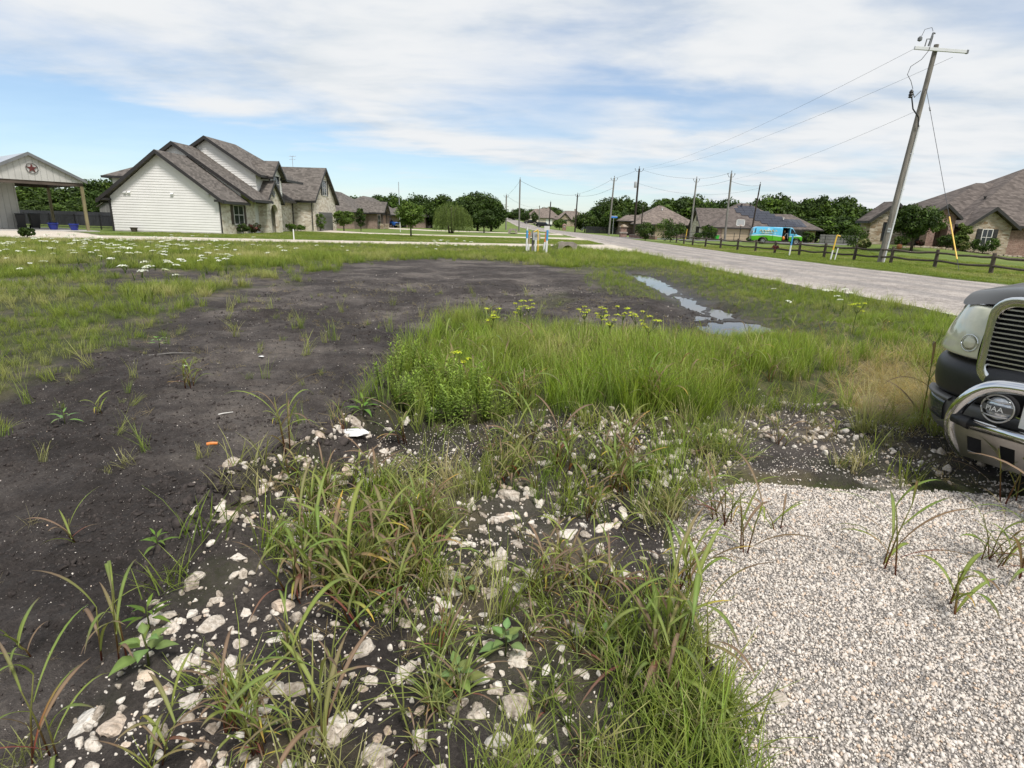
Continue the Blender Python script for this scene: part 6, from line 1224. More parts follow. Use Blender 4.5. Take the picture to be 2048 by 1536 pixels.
def stone_protos(nm, mat, n, sub, seed, rough=.5): return [(lambda q: (q.data.materials.append(mat), q)[1])(bpy.data.objects.new(nm, nmesh(nm, *rock_mesh(seed + i, sub, rough, .7), smooth=sub > 1))) for i in range(n)]
RP = stone_protos('rubble', M_ROCK, 5, 2, 640); PP = stone_protos('pebble', M_PEB, 5, 1, 660, .3); CP = stone_protos('clod', M_CLOD, 5, 2, 680, 1.6)
scatter('rubble', 'small broken limestone rubble strewn between the larger rocks', 'rubble', X[rest], Y[rest], RP, S[rest] * .9, 0, zoff=.004, flat=True)
X, Y, r = pts(BERM, 1500, .1, seed=21); w = soft(X, Y, BERM, .12, 41) * (.15 + .55 * sstep(fbm(X, Y, 2.4, 3, 95), .4, .65)); m = (r.uniform(0, 1, len(X)) < w) & ~inpoly(X, Y, PAD) & (Y > .5) & (np.hypot(X, Y) < 6); X, Y = X[m], Y[m]
scatter('grit', 'fine pale stone grit in the soil between the rocks', 'gravel', X, Y, PP, r.uniform(.003, .0085, len(X)), 0, zoff=.001, flat=True)
X, Y, r = pts(np.clip(PAD, (-1, .7), (5.5, 5)), 14000, .3, seed=22); m = ((soft(X, Y, PAD, .26, 96) > r.uniform(.1, .9, len(X))) | (r.uniform(0, 1, len(X)) < .10 * soft(X, Y, PAD, .55, 98))) & front(X, Y) & (np.hypot(X, Y) < 5.6) & (r.uniform(0, 1, len(X)) < np.where(X < Y * 1.02 + .7, 1., .5)) & (X < Y * 1.02 + 2.4) & (r.uniform(0, 1, len(X)) < np.clip(4.2 / np.hypot(X, Y), .5, 1)); X, Y = X[m], Y[m]
print('gravel', len(X)); scatter('gravel', 'pale crushed gravel covering the pad beside the truck', 'gravel', X, Y, PP, np.clip(r.lognormal(-5.22, .42, len(X)), .0026, .017) * np.clip(.9 + np.hypot(X, Y) * .05, 1, 1.2), 0, zoff=.002, flat=True)
X, Y, r = pts(SOIL, 1300, seed=23); d_ = np.hypot(X, Y); m = (soft(X, Y, SOIL, .15, 3) > .4) & (r.uniform(0, 1, len(X)) < np.clip(2.2 / d_, .04, 1) * (.35 + .9 * sstep(fbm(X, Y, 1.4, 3, 97), .35, .7))) & front(X, Y) & (d_ < 16); X, Y = X[m], Y[m]; lip = np.exp(-(segd(X, Y, LIP) / .4) ** 2)
k_ = r.integers(0, len(LIP) - 1, 900); f_ = r.uniform(0, 1, 900)[:, None]; LP_ = LIP[k_] * (1 - f_) + LIP[k_ + 1] * f_ + r.normal(0, .14, (900, 2)); X, Y = np.concatenate([X, LP_[:, 0]]), np.concatenate([Y, LP_[:, 1]]); lip = np.exp(-(segd(X, Y, LIP) / .4) ** 2)
scatter('soil_clods', 'crumbly dark clods of soil on the bare ground', 'soil', X, Y, CP, np.clip(r.lognormal(-5.15, .6, len(X)), .002, .022) * (1 + 1.5 * lip), 0, zoff=.0, flat=True)
X, Y, r = pts(SOIL, 300, seed=24); d_ = np.hypot(X, Y); m = inpoly(X, Y, SOIL) & (r.uniform(0, 1, len(X)) < np.clip(2.6 / d_, .05, 1) * .55) & front(X, Y) & (d_ < 18); X, Y = X[m], Y[m]
scatter('soil_grit', 'tiny pale stones sprinkled over the bare soil', 'gravel', X, Y, PP, np.clip(r.lognormal(-5.95, .5, len(X)), .0014, .012) * np.clip(.8 + np.hypot(X, Y) * .06, 1, 1.8), 0, zoff=.001, flat=True)
# ------------------------------------------------------------------ broad leaved grasses and weeds, each plant a thing
def strip_leaf(az, el, L, w, droop, cols, root=(0, 0, 0), n=9, fold=.25, twist=0., tipc=None):
    """a long arching leaf with a paler midrib"""
    V = []; C = []; p = np.array(root, float); d = np.array([math.cos(az) * math.cos(el), math.sin(az) * math.cos(el), math.sin(el)]); sd0 = np.array([-math.sin(az), math.cos(az), 0.]); e = el
    for i in range(n + 1):
        t = i / n; ww = w * (math.sin(math.pi * min(1, .12 + .62 * t) * 1.) if t < .6 else 1 - ((t - .6) / .4) ** 1.5) * .5 + .0006; up = np.cross(d, sd0); up /= np.linalg.norm(up); a = twist * t; s = sd0 * math.cos(a) + up * math.sin(a); u2 = np.cross(s, d) * -1
        c = np.array(cols[0]) * (1 - t) + np.array(cols[1]) * t if tipc is None or t < .6 else np.array(cols[1]) * (1 - (t - .6) / .4) + np.array(tipc) * (t - .6) / .4
        V += [p - s * ww + up * ww * fold, p, p + s * ww + up * ww * fold]; C += [c, c * 1.5 + .02, c * .93]
        e -= droop / n * (.4 + 1.3 * t); d = np.array([math.cos(az) * math.cos(e), math.sin(az) * math.cos(e), math.sin(e)]); p = p + d * L / n
    V = np.array(V); F = []
    for i in range(n): F += [(3 * i, 3 * i + 1, 3 * i + 4, 3 * i + 3), (3 * i + 1, 3 * i + 2, 3 * i + 5, 3 * i + 4)]
    return V, np.array(F), np.array(C)
GRN, OLV, PUR, RED, YEL = (.135, .20, .042), (.19, .22, .055), (.19, .125, .085), (.24, .045, .045), (.50, .33, .05)
JOHN = {}
def john_proto(seed, kind):
    r = random.Random(seed); t = thing('johnson_grass', 'x', 'weed', (0, 0, 0)); ns = {'clump': 7, 'tall': 3, 'low': 2, 'red': 4}[kind]
    sv, sf, sc = [], [], []
    parts = []
    for s in range(ns):
        a0 = r.uniform(0, 6.28); le = r.uniform(.05, .5 if kind != 'tall' else .25); H = r.uniform(.16, .34) * (1.25 if kind == 'tall' else .55 if kind == 'low' else 1.); rx, ry = r.uniform(-.05, .05), r.uniform(-.05, .05)
        P = [(rx, ry, -.02), (rx + math.cos(a0) * le * H * .5, ry + math.sin(a0) * le * H * .5, H * .55), (rx + math.cos(a0) * le * H * 1.1, ry + math.sin(a0) * le * H * 1.1, H)]; parts.append((P, .0035))
        for k in range(r.randint(3, 4)):
            f = .15 + .28 * k; q = np.array(P[0]) * (1 - f) + np.array(P[2]) * f; purple = r.random() < (.75 if kind == 'red' else .38); c0 = RED if (k == 0 and r.random() < .3) else (PUR if purple and r.random() < .6 else OLV); c1 = PUR if purple else GRN if r.random() < .7 else OLV; tip = YEL if r.random() < .1 else (.11, .075, .055) if r.random() < .5 else None
            v, fa, c = strip_leaf(a0 + k * math.pi + r.uniform(-.9, .9), r.uniform(.75, 1.35), r.uniform(.20, .36) * (1.15 if kind == 'tall' else .9), r.uniform(.008, .017), r.uniform(.6, 2.2), (c0, c1), q, 9, .28, r.uniform(-.6, .6), tip)
            obj('leaf', nmesh('leaf', v, fa, c, smooth=True), t, M_WEED)
    m = MB()
    for P, rr in parts: m.tube(P, [rr * 1.2, rr, rr * .6], 6)
    st = m.build('stem', None, t, True); a = st.data.color_attributes.new('Col', 'FLOAT_COLOR', 'POINT'); col = np.ones((len(st.data.vertices), 4), np.float32)
    zz = np.array([v.co.z for v in st.data.vertices]); f = np.clip(zz / .07, 0, 1)[:, None]; col[:, :3] = np.array((.26, .06, .055)) * (1 - f) + np.array((.19, .19, .06)) * f; a.data.foreach_set('color', col.ravel()); st.data.materials.append(M_WEED); return t
JK = {k: [john_proto(800 + 10 * i + j, k) for j in range(3)] for i, k in enumerate(('clump', 'tall', 'low', 'red'))}; JUSED = set()
def put(kind, px, py, s, label, group=None, tilt=0.):
    q = JK[kind][random.randrange(3)]; x, y = G(px, py) if py is not None else px; z = hz(x, y) - .005; rz = random.uniform(0, 6.28)
    if q.name not in JUSED: JUSED.add(q.name); o = q
    else: o = dup(q)
    o.location = (x, y, z); o.rotation_euler = (tilt * random.uniform(-1, 1), tilt * random.uniform(-1, 1), rz); o.scale = (s,) * 3; tag(o, label)
    if group: o['group'] = group
    elif 'group' in o: del o['group']
    return o
for a in [('clump', 600, 1170, 1.15, 'arching green grass plant at the left edge of the weed clump over the rocks'), ('clump', 690, 1190, 1.25, 'dense olive grass clump in the middle left of the rocks'), ('red', 780, 1120, 1.2, 'purple tinged grass clump right of the dense olive one'), ('red', 720, 1240, .9, 'reddish grass tuft at the front of the weed clump'), ('clump', 830, 1080, .9, 'green grass plant behind the purple tinged clump'),
          ('tall', 640, 1500, .95, 'big broad leaved grass plant arching over the bottom left rocks'), ('tall', 230, 1330, .8, 'pale green broad grass blades beside the heart leaved weed at bottom left'), ('clump', 480, 1480, .75, 'olive grass plant at the bottom among the left rocks'), ('tall', 90, 1530, .8, 'broad grass plant in the bottom left corner'), ('red', 300, 1560, .7, 'purple grass plant at the bottom edge left of centre'),
          ('low', 150, 1065, .85, 'thin star shaped grass seedling alone on the left soil'), ('low', 60, 1300, .8, 'small green grass seedling at the far left edge'), ('red', 1060, 1210, .8, 'red stemmed grass plant in front of the big white rock'), ('red', 1150, 1170, .9, 'tall reddish grass right of centre above the pebbles'), ('clump', 1310, 1340, 1.3, 'large green grass clump hanging over the gravel pad edge'), ('tall', 1385, 1330, 1.0, 'broad blade with purple hanging tip at the pad edge'), ('clump', 1370, 1190, 1.0, 'green grass plant on the left rim of the gravel'),
          ('tall', 1480, 1100, .95, 'upright green grass plant on the gravel, left of the others'), ('low', 1560, 1065, .9, 'small red based grass plant behind the upright one on the gravel'), ('clump', 1440, 1050, .95, 'leafy grass clump at the top left of the gravel'), ('tall', 1775, 1150, 1.0, 'red stemmed grass plant standing in the middle of the gravel'), ('low', 1890, 1225, 1.3, 'flattened grass plant lying across the gravel'), ('tall', 2030, 1160, 1.15, 'tall grass plant at the right picture edge on the gravel'), ('clump', 1985, 1130, .8, 'spreading grass plant left of the tall one at the right edge'),
          ('tall', 1845, 870, 1.6, 'tall corn like grass plant beside the truck'), ('tall', 2020, 1010, 1.1, 'broad grass blades in front of the truck bumper'), ('clump', 1230, 1010, 1.1, 'grass plant with orange leaf left of the gravel pad top'), ('clump', 1120, 960, 1.2, 'bushy olive grass plant in the centre of the lot'), ('tall', 1040, 930, 1.15, 'tall pale grass plant near the centre rocks'), ('red', 800, 900, 1.0, 'dark seeded purple grass at the soil edge'), ('tall', 590, 960, 1.0, 'thin tall grass stems at the soil edge above the tan rock'), ('clump', 1250, 930, 1.0, 'green grass plant behind the white stones right of centre'), ('red', 1560, 900, .8, 'reddish weed on the dark ground before the straw'), ('low', 1660, 880, .9, 'small red leaved plant in front of the straw heap'), ('clump', 380, 780, .8, 'lone grass plant on the soil at middle left'), ('low', 205, 830, .8, 'yellowish seedling on the left soil'), ('low', 560, 850, .7, 'small grass seedling on the soil left of the leafy weeds')]: put(*a)
rr_ = np.random.default_rng(31); n_ = 0
while n_ < 52:
    px, py = rr_.uniform(450, 1450), rr_.uniform(870, 1530); x, y = G(px, py)
    if not inpoly(np.array([x]), np.array([y]), BERM)[0] or (px < 650 and py < 1000): continue
    kd = rr_.choice(['clump', 'red', 'low', 'low', 'clump', 'tall']); put(kd, px, py, rr_.uniform(.32, .62), 'olive and purple broad bladed grass among the rocks, one of many alike', 'smaller grass plants among the rocks'); n_ += 1
for k_ in range(34):
    px, py = (rr_.uniform(560, 880), rr_.uniform(985, 1200)) if k_ < 22 else (rr_.uniform(980, 1330), rr_.uniform(930, 1240))
    put(rr_.choice(['red', 'clump', 'red']), px, py, rr_.uniform(.6, .95), 'olive and purple broad bladed grass among the rocks, one of many alike', 'smaller grass plants among the rocks')
n_ = 0
while n_ < 45:
    px, py = rr_.uniform(840, 1850), rr_.uniform(680, 850); x, y = G(px, py)
    if not inpoly(np.array([x]), np.array([y]), TALL)[0]: continue
    put(rr_.choice(['tall', 'clump', 'red']), px, py, rr_.uniform(.7, 1.1), 'broad bladed grass rising from the tall fine grass, one of many alike', 'broad bladed grass plants in the tall grass'); n_ += 1
for q in [q for L in JK.values() for q in L if q.name not in JUSED]: q.location = (*G(1000, 900), 0); q['label'] = 'broad bladed grass rising from the tall fine grass, one of many alike'; q['group'] = 'broad bladed grass plants in the tall grass'
# broad leaved seedlings
def heart_leaf(az, el, L, w, root, col, droop=.5):
    V = []; C = []; n = 6; p = np.array(root, float); e = el; s = np.array([-math.sin(az), math.cos(az), 0]); prof = [.02, .75, 1., .86, .58, .28, .01]
    for i in range(n + 1):
        d = np.array([math.cos(az) * math.cos(e), math.sin(az) * math.cos(e), math.sin(e)]); up = np.cross(s, d) * -1; ww = w * .5 * prof[i]
        V += [p - s * ww + np.array([0, 0, .18 * ww]), p, p + s * ww + np.array([0, 0, .18 * ww])]; c = np.array(col); C += [c * .95, c * 1.35, c * 1.02]; e -= droop / n; p = p + d * L / n
    F = []
    for i in range(n): F += [(3 * i, 3 * i + 1, 3 * i + 4, 3 * i + 3), (3 * i + 1, 3 * i + 2, 3 * i + 5, 3 * i + 4)]
    return nmesh('leaf', np.array(V), np.array(F), np.array(C), smooth=True)
def seedling(label, px, py, s, n=8, seed=0, narrow=False, col=(.165, .235, .085), h=.12):
    r = random.Random(seed); x, y = G(px, py); z = hz(x, y); t = thing('broadleaf_weed', label, 'weed', (0, 0, 0)); m = MB(); m.tube([(0, 0, -.02), (.005, 0, h * .6), (0, .004, h)], [.004, .0035, .002], 6); o = m.build('stem', None, t, True); a = o.data.color_attributes.new('Col', 'FLOAT_COLOR', 'POINT'); a.data.foreach_set('color', np.tile(np.array([.10, .12, .04, 1], np.float32), len(o.data.vertices))); o.data.materials.append(M_WEED)
    for k in range(n):
        f = .35 + .65 * k / n; az = k * 2.4 + r.uniform(-.3, .3); L = (.085 - .045 * k / n) * r.uniform(.85, 1.15); rt = (math.cos(az) * .028 * (1.3 - f), math.sin(az) * .028 * (1.3 - f), h * f); cc = tuple(c * r.uniform(.85, 1.2) for c in col)
        obj('leaf', heart_leaf(az, .25 + .7 * f * (k / n), L * (1.5 if narrow else 1.), L * (.34 if narrow else .62), rt, cc, .9), t, M_WEED)
    t.location = (x, y, z); t.scale = (s,) * 3; t.rotation_euler = (0, 0, r.uniform(0, 6)); return t
seedling('heart leaved green weed in front of the white pebbles, bottom centre', 915, 1400, 1.05, 9, 1); seedling('heart leaved green weed with yellowing lower leaves, right of its twin', 1010, 1330, 1.0, 9, 2); seedling('small heart leaved weed near the pad edge, right of the other two', 1205, 1310, .8, 7, 3); seedling('lush heart leaved weed under the broad blades at bottom left', 300, 1345, 1.15, 9, 4); seedling('small heart leaved weed behind the reddish grass', 925, 1190, .75, 6, 5)
seedling('narrow leaved seedling alone on the dark soil at left', 318, 1110, .75, 9, 6, True, (.11, .19, .04)); seedling('feathery leaved weed above the heart leaved one at bottom left', 300, 1260, .9, 12, 7, True, (.11, .18, .035)); seedling('bright green leafy seedling at the soil edge by the rocks', 730, 890, 1.1, 12, 8, True, (.13, .21, .04)); seedling('lone seedling on the soil right of the left meadow', 130, 850, 1.0, 8, 9, True); seedling('pale leafy weed on the soil above the middle left', 320, 705, 1.2, 8, 10); seedling('leafy weed right of the centre stones', 1265, 975, .9, 8, 11, False, (.14, .19, .07))
# the leafy clump at the soil edge: upright stems crowded with narrow leaves
def leafy_proto(seed):
    r = np.random.default_rng(seed); t = thing('leafy_weed', 'x', 'weed', (0, 0, 0)); m = MB(); P = []
    for s in range(5):
        a = r.uniform(0, 6.28); H = r.uniform(.28, .42); b = np.array([math.cos(a) * .05, math.sin(a) * .05, 0]); top = b * 2.2 + [0, 0, H]; m.tube([b + [0, 0, -.02], (b + top) / 2, top], [.004, .0035, .002], 5)
        for k in range(26):
            f = .2 + .8 * k / 26; q = b + (top - b) * f; c = np.array((.17, .235, .040)) * r.uniform(.75, 1.25) * (1 + .35 * (f > .85)); P.append(strip_leaf(k * 2.4 + r.uniform(-.4, .4), r.uniform(.3, .9) + .5 * (f > .85), r.uniform(.055, .09) * (1.15 - .5 * f), .016, r.uniform(.5, 1.2), (c, c), q, 4, .2))
    o = m.build('stem', None, t, True); a = o.data.color_attributes.new('Col', 'FLOAT_COLOR', 'POINT'); a.data.foreach_set('color', np.tile(np.array([.10, .13, .04, 1], np.float32), len(o.data.vertices))); o.data.materials.append(M_WEED); V, F, C = join(*P); obj('foliage', nmesh('foliage', V, F, C, smooth=True), t, M_WEED)['kind'] = 'stuff'; return t
LP = [leafy_proto(900 + i) for i in range(3)]; lu = set()
for i, (px, py) in enumerate([(770, 845), (800, 860), (835, 868), (870, 872), (905, 868), (790, 820), (825, 835), (862, 845), (895, 850), (930, 860), (850, 810), (885, 815), (815, 795), (915, 825), (960, 862), (1010, 860), (940, 838), (860, 785)]):
    q = LP[i % 3]; x, y = G(px, py); o = q if i < 3 else dup(q); o.location = (x, y, hz(x, y)); o.rotation_euler = (0, 0, i * 1.3); o.scale = (random.uniform(.6, .9),) * 3; tag(o, 'bright green leafy weed in the lush clump at the soil edge', None, 'lush leafy weeds at the soil edge')
# yellow umbels
def umbel_plant(seed, col, n=4, H=.47, R_=.042, spread=.12):
    r = np.random.default_rng(seed); t = thing('yellow_flower', 'x', 'flower', (0, 0, 0)); m = MB(); m.tube([(0, 0, -.02), (.01, 0, H * .5), (0, .01, H * .75)], [.006, .0055, .005], 5)
    tops = []
    for k in range(n):
        a = k * 2.2 + r.uniform(0, 1); q = np.array([math.cos(a) * spread * r.uniform(.3, 1), math.sin(a) * spread * r.uniform(.3, 1), H * r.uniform(.72, 1.1)]); m.tube([(0, .01, H * .7), (q[0] * .6, q[1] * .6, H * .85), tuple(q)], [.004, .0035, .003], 4); tops.append(q)
    o = m.build('stem', None, t); a = o.data.color_attributes.new('Col', 'FLOAT_COLOR', 'POINT'); a.data.foreach_set('color', np.tile(np.array([.11, .15, .04, 1], np.float32), len(o.data.vertices))); o.data.materials.append(M_WEED)
    for q in tops:
        k = 30; e = r.normal(size=(k, 3)); e[:, 2] = np.abs(e[:, 2]) * .8; e /= np.linalg.norm(e, axis=1)[:, None]; nn = e * [.4, .4, 1] + [0, 0, .5]; nn /= np.linalg.norm(nn, axis=1)[:, None]; v, f = leaf_quads(q + e * R_ * r.uniform(.5, 1, (k, 1)) * [1, 1, .6], nn, .0085, r, .9); c = np.repeat(np.array(col) * r.uniform(.5, 1.25, (k, 1)) * np.column_stack([r.uniform(.7, 1., k), np.ones(k), np.ones(k)]), 4, 0); obj('flower_head', nmesh('flower_head', v, f, c), t, M_PETAL)
    return t
YP = [umbel_plant(950 + i, (.80, .74, .05), 5 + i % 3) for i in range(3)]
for i, (px, py, lb) in enumerate([(1055, 690, 'yellow flowering stem nearest the bare soil, left of the others'), (1040, 700, 'pale yellow flowering stem beside the leftmost one'), (985, 715, 'lone green yellow flowering stem above the leafy clump'), (920, 815, 'bright yellow flower cluster above the leafy clump'), (1165, 705, 'yellow flowering stem left in the broad yellow group'), (1200, 700, 'yellow flowering stem at the middle of the broad yellow group'), (1240, 700, 'tall yellow flowering stem at the right of the yellow group'), (1265, 715, 'yellow flowering stem at the right end of the yellow group'), (1215, 735, 'short yellow flowering stem in front of the yellow group'), (1290, 745, 'greenish yellow flowering stem right of the yellow group'), (1700, 690, 'faint yellow flowering stem near the verge')]):
    q = YP[i % 3]; x, y = G(px, py); o = q if i < 3 else dup(q); o.location = (x, y, hz(x, y)); o.rotation_euler = (0, 0, i * 1.7); o.scale = (.95 if i != 3 else .75,) * 3; tag(o, lb, None, 'yellow flowering stems')
# white umbels of the meadow
def white_mesh(seed):
    r = np.random.default_rng(seed); H = .55; st = blades(seed, 1, H, .01, .006, .12, .05, (.10, .13, .04), (.13, .16, .05), 4, 0, 0); tip = st[0][-4:].mean(0); k = 40; a = r.uniform(0, 6.28, k); q = np.sqrt(r.uniform(0, 1, k)) * .075; c = tip + np.column_stack([np.cos(a) * q, np.sin(a) * q, .012 - (q / .075) ** 2 * .018]); nn = np.tile([0, 0, 1.], (k, 1)) + r.normal(size=(k, 3)) * .25; nn /= np.linalg.norm(nn, axis=1)[:, None]; v, f = leaf_quads(c, nn, .017, r, .9)
    rays = blades(seed + 3, 8, .06, .004, .003, .9, .0, (.12, .15, .05), (.14, .17, .06), 2); rays = (rays[0] + (tip - [0, 0, .05]), rays[1], rays[2]); lf = blades(seed + 5, 5, .2, .01, .02, .5, .4, (.08, .12, .03), (.12, .16, .04), 3); return nmesh('white_flower', *join(st, rays, lf, (v, f, np.tile((.78, .79, .74), (len(v), 1)))))
WM = [white_mesh(970 + i) for i in range(4)]
for me in WM: me.materials.append(M_PETAL)
rw = np.random.default_rng(41); W_ = []
while len(W_) < 215:
    c = rw.random(); px, py = (rw.normal(380, 70), rw.normal(520, 16)) if c < .42 else (rw.uniform(0, 260), rw.normal(518, 16)) if c < .68 else (rw.normal(870, 50), rw.normal(510, 5)) if c < .80 else (rw.uniform(0, 700), rw.normal(510, 14)) if c < .93 else (rw.uniform(250, 360), rw.normal(575, 18))
    if py < 494 or py > 640 or px < -60: continue
    x, y = G(px, py)
    if not inpoly(np.array([x]), np.array([y]), MEADOW)[0]: continue
    W_.append((x, y))
for (px, py) in [(1565, 640), (1545, 610), (1645, 625), (1655, 622), (1668, 628), (1685, 625), (1690, 622), (1680, 632), (1870, 705), (92, 565), (60, 590), (62, 555), (20, 545)]: W_.append(tuple(G(px, py)))
for i, (x, y) in enumerate(W_):
    o = bpy.data.objects.new('white_flower', WM[i % 4]); COL.objects.link(o); o.location = (x, y, hz(x, y)); o.rotation_euler = (rw.normal(0, .1), rw.normal(0, .1), rw.uniform(0, 6)); s = rw.uniform(.85, 1.35) * (1. if i < 215 else .8); o.scale = (s, s, s * rw.uniform(.9, 1.15)); right = x > 2
    tag(o, 'white flat topped wildflower in the road verge grass' if right else 'white flat topped wildflower standing in the left meadow', 'flower', 'white wildflowers in the verge' if right else 'white wildflowers in the meadow')
# ------------------------------------------------------------------ litter
def lit(name, label, cat, px, py, mb, mat, dz=.012): x, y = G(px, py); o = mb.build(name, mat); o.location = (x, y, hz(x, y) + dz); return tag(o, label, cat)
o = lit('orange_stub', 'small orange plastic stub lying on the dark soil', 'litter', 424, 892, MB().tube([(-.03, -.01, 0), (0, 0, .004), (.035, .014, 0)], [.013, .0125, .011], 10), M_ORANGE)
o = lit('stick', 'pale straight stick lying on the soil left of the orange stub', 'stick', 445, 828, MB().tube([(-.06, -.05, 0), (.0, 0, .008), (.06, .06, .004)], [.006, .005, .003], 6), M_LEAD); o = lit('stick', 'grey weathered twig on the soil at middle left', 'stick', 345, 718, MB().tube([(-.2, -.1, 0), (0, .02, .01), (.22, .08, .0)], [.008, .007, .004], 6), M_POLEGR)
def crumple(s, seed):
    V, F = rock_mesh(seed, 2, 1.2, .25); m = MB(); m.add(V * s, [tuple(f) for f in F]); return m
o = lit('plastic_scrap', 'crumpled white plastic scrap at the soil edge by the pale rocks', 'litter', 715, 922, crumple(.10, 3), M_WHITE); o = lit('paper_scrap', 'small white scrap of paper on the soil at centre left', 'litter', 523, 720, crumple(.04, 5), M_WHITE); o = lit('paper_scrap', 'tiny white scrap of paper farther left on the soil', 'litter', 373, 742, crumple(.035, 8), M_WHITE)
# ------------------------------------------------------------------ parked truck at the right edge
def truck():
    t = thing('truck', 'dark green truck with chrome bull bar and round cage lamp, parked at the right edge', 'truck', (0, 0, 0))
    def loft(plan, prof, back=None):
        """plan: (x, y) from the centre outwards; prof: (z, push outwards); mirrored on x"""
        P = [np.array(p, float) for p in plan]; full = [np.array((-p[0], p[1])) for p in reversed(P) if p[0] > 0] + P; n = len(full); nr = []
        for i in range(n):
            d = full[min(i + 1, n - 1)] - full[max(i - 1, 0)]; d /= np.linalg.norm(d); nr.append(np.array((-d[1], d[0])))
        V = [(*(full[i] + nr[i] * o), z) for z, o in prof for i in range(n)]; F = [(j * n + i, j * n + i + 1, (j + 1) * n + i + 1, (j + 1) * n + i) for j in range(len(prof) - 1) for i in range(n - 1)]
        return MB().add(V, F)
    def half(plan, prof, s, thick=.02):
        P = [np.array(p, float) for p in plan]; n = len(P); nr = []
        for i in range(n):
            d = P[min(i + 1, n - 1)] - P[max(i - 1, 0)]; d /= np.linalg.norm(d); nr.append(np.array((-d[1], d[0])))
        V = []
        for z, o in prof:
            for i in range(n): q = P[i] + nr[i] * o; V.append((s * q[0], q[1], z))
        F = [(j * n + i, j * n + i + 1, (j + 1) * n + i + 1, (j + 1) * n + i) for j in range(len(prof) - 1) for i in range(n - 1)]
        return MB().add(V, F)
    def sub(o, lv=2):
        m = o.modifiers.new('subd', 'SUBSURF'); m.levels = m.render_levels = lv; o.data.polygons.foreach_set('use_smooth', np.ones(len(o.data.polygons), bool)); return o
    bp = [(0, .10), (.3, .09), (.55, .05), (.74, -.03), (.87, -.14), (.95, -.28), (.98, -.45), (.985, -.62)]
    sub(loft(bp, [(.52, -.05), (.525, -.005), (.56, .015), (.66, .03), (.74, .025), (.785, -.01), (.80, -.06), (.805, -.22)]).build('bumper', M_BLKPLASTIC, t))
    sub(loft(bp, [(.24, -.10), (.26, -.03), (.32, -.005), (.40, .012), (.47, .02), (.51, .015), (.515, -.04)]).build('lower_bumper', M_GREYPL, t))
    for s in (-1, 1):
        o = half([(.70, -.02), (.80, -.09), (.88, -.17), (.935, -.27)], [(.335, .004), (.345, .028), (.46, .038), (.485, .022), (.49, .0)], s); f = sub(o.build('fog_lamp', M_GLASS, t), 2)
        fr = sub(half([(.66, .0), (.80, -.09), (.9, -.19), (.955, -.32)], [(.485, .02), (.49, .045), (.515, .045), (.52, .0)], s).build('fog_lamp_rim', M_GREYPL, f))
    # headlights
    tl = NT('hazed_lens'); n1 = tl.noise(3.5, 4, .6, tl.co()); cc = tl.mix(tl.ss(n1, .35, .65), (.50, .50, .36), (.66, .65, .50)); M_LENS = tl.fin(cc, .16, 0., .5, **{'Coat Weight': 1., 'Coat Roughness': .04})
    for s in (-1, 1):
        o = half([(.555, .035), (.64, .02), (.73, -.025), (.82, -.10), (.90, -.19), (.945, -.30), (.955, -.36)], [(.80, -.05), (.808, .02), (.825, .032), (.90, .034), (1.0, .02), (1.09, -.008), (1.135, -.028), (1.148, -.045), (1.152, -.09)], s)
        o.v = [(x - s * max(0, z - .82) * .20 * max(0, abs(x) - .6) / .35, y, z) for x, y, z in o.v]; h = sub(o.build('headlight', M_LENS, t))
        m = MB(); c = Vector((s * .625, .062, .91)); m.tube([c + Vector((.052 * math.cos(a), -.02 * s * math.cos(a) * .4, .055 * math.sin(a))) for a in np.linspace(0, 2 * math.pi, 21)], .0035, 6); m.build('bulb_ring', M_CHROME, h, True); m = MB(); m.lathe([(.002, .01), (.03, .006), (.045, -.004)], tuple(c), 16, 'y'); m.build('projector', M_LENS, h, True)
    # hood and wings
    hood = []; nu, nv = 13, 10
    for j in range(nv):
        v = j / (nv - 1); y = .03 - 1.45 * v
        for i in range(nu):
            u = -1 + 2 * i / (nu - 1); a = abs(u); x = u * (.86 + .05 * v); edge = -.20 * max(0, a - .55) ** 1.4 / .45 ** 1.4 * (1 - v) ** 2; z = 1.245 + .085 * v - .10 * max(0, a - .72) ** 1.5 * 6 * .5 + .018 * math.exp(-((a - .6) / .12) ** 2); z -= .085 * max(0, 1 - v * 9) ** 2; hood.append((x, y + edge, z))
    m = MB(); m.add(hood, [(j * nu + i, j * nu + i + 1, (j + 1) * nu + i + 1, (j + 1) * nu + i) for j in range(nv - 1) for i in range(nu - 1)]); sub(m.build('hood', M_CARGREEN, t))
    for s in (-1, 1):
        # wing with wheel arch, cut as a side profile and bowed outwards
        cy, r = -.98, .47; P = [(-.42, .80), (-.42, .80)] + [(cy + r * math.cos(a), max(.40, .42 + r * math.sin(a))) for a in np.linspace(0, math.pi, 15)] + [(-2.35, .42), (-2.35, 1.22), (-1.4, 1.24), (-.65, 1.19), (-.44, 1.10)]; P = P[1:]
        m = MB(); m.prism([(s * .975, y, z) for y, z in P], (-s * .09, 0, 0)); m.build('wing', M_CARGREEN, t, True, bevel=.03, auto=40)
        m = MB(); m.lathe([(.21, 0), (.36, .0), (.40, .03), (.41, .08), (.41, .2), (.40, .25), (.36, .28), (.21, .28)], (s * .82 - .14, cy, .41), 36, 'x'); w = m.build('wheel', M_RUBBER, t, True, auto=40); m = MB(); m.lathe([(.21, 0), (.20, .02), (.06, .05), (.05, .08), (.002, .085)] if s > 0 else [(.002, -.085), (.05, -.08), (.06, -.05), (.20, -.02), (.21, 0)], (s * .95, cy, .41), 24, 'x'); m.build('rim', M_ALU, w, True, auto=40)
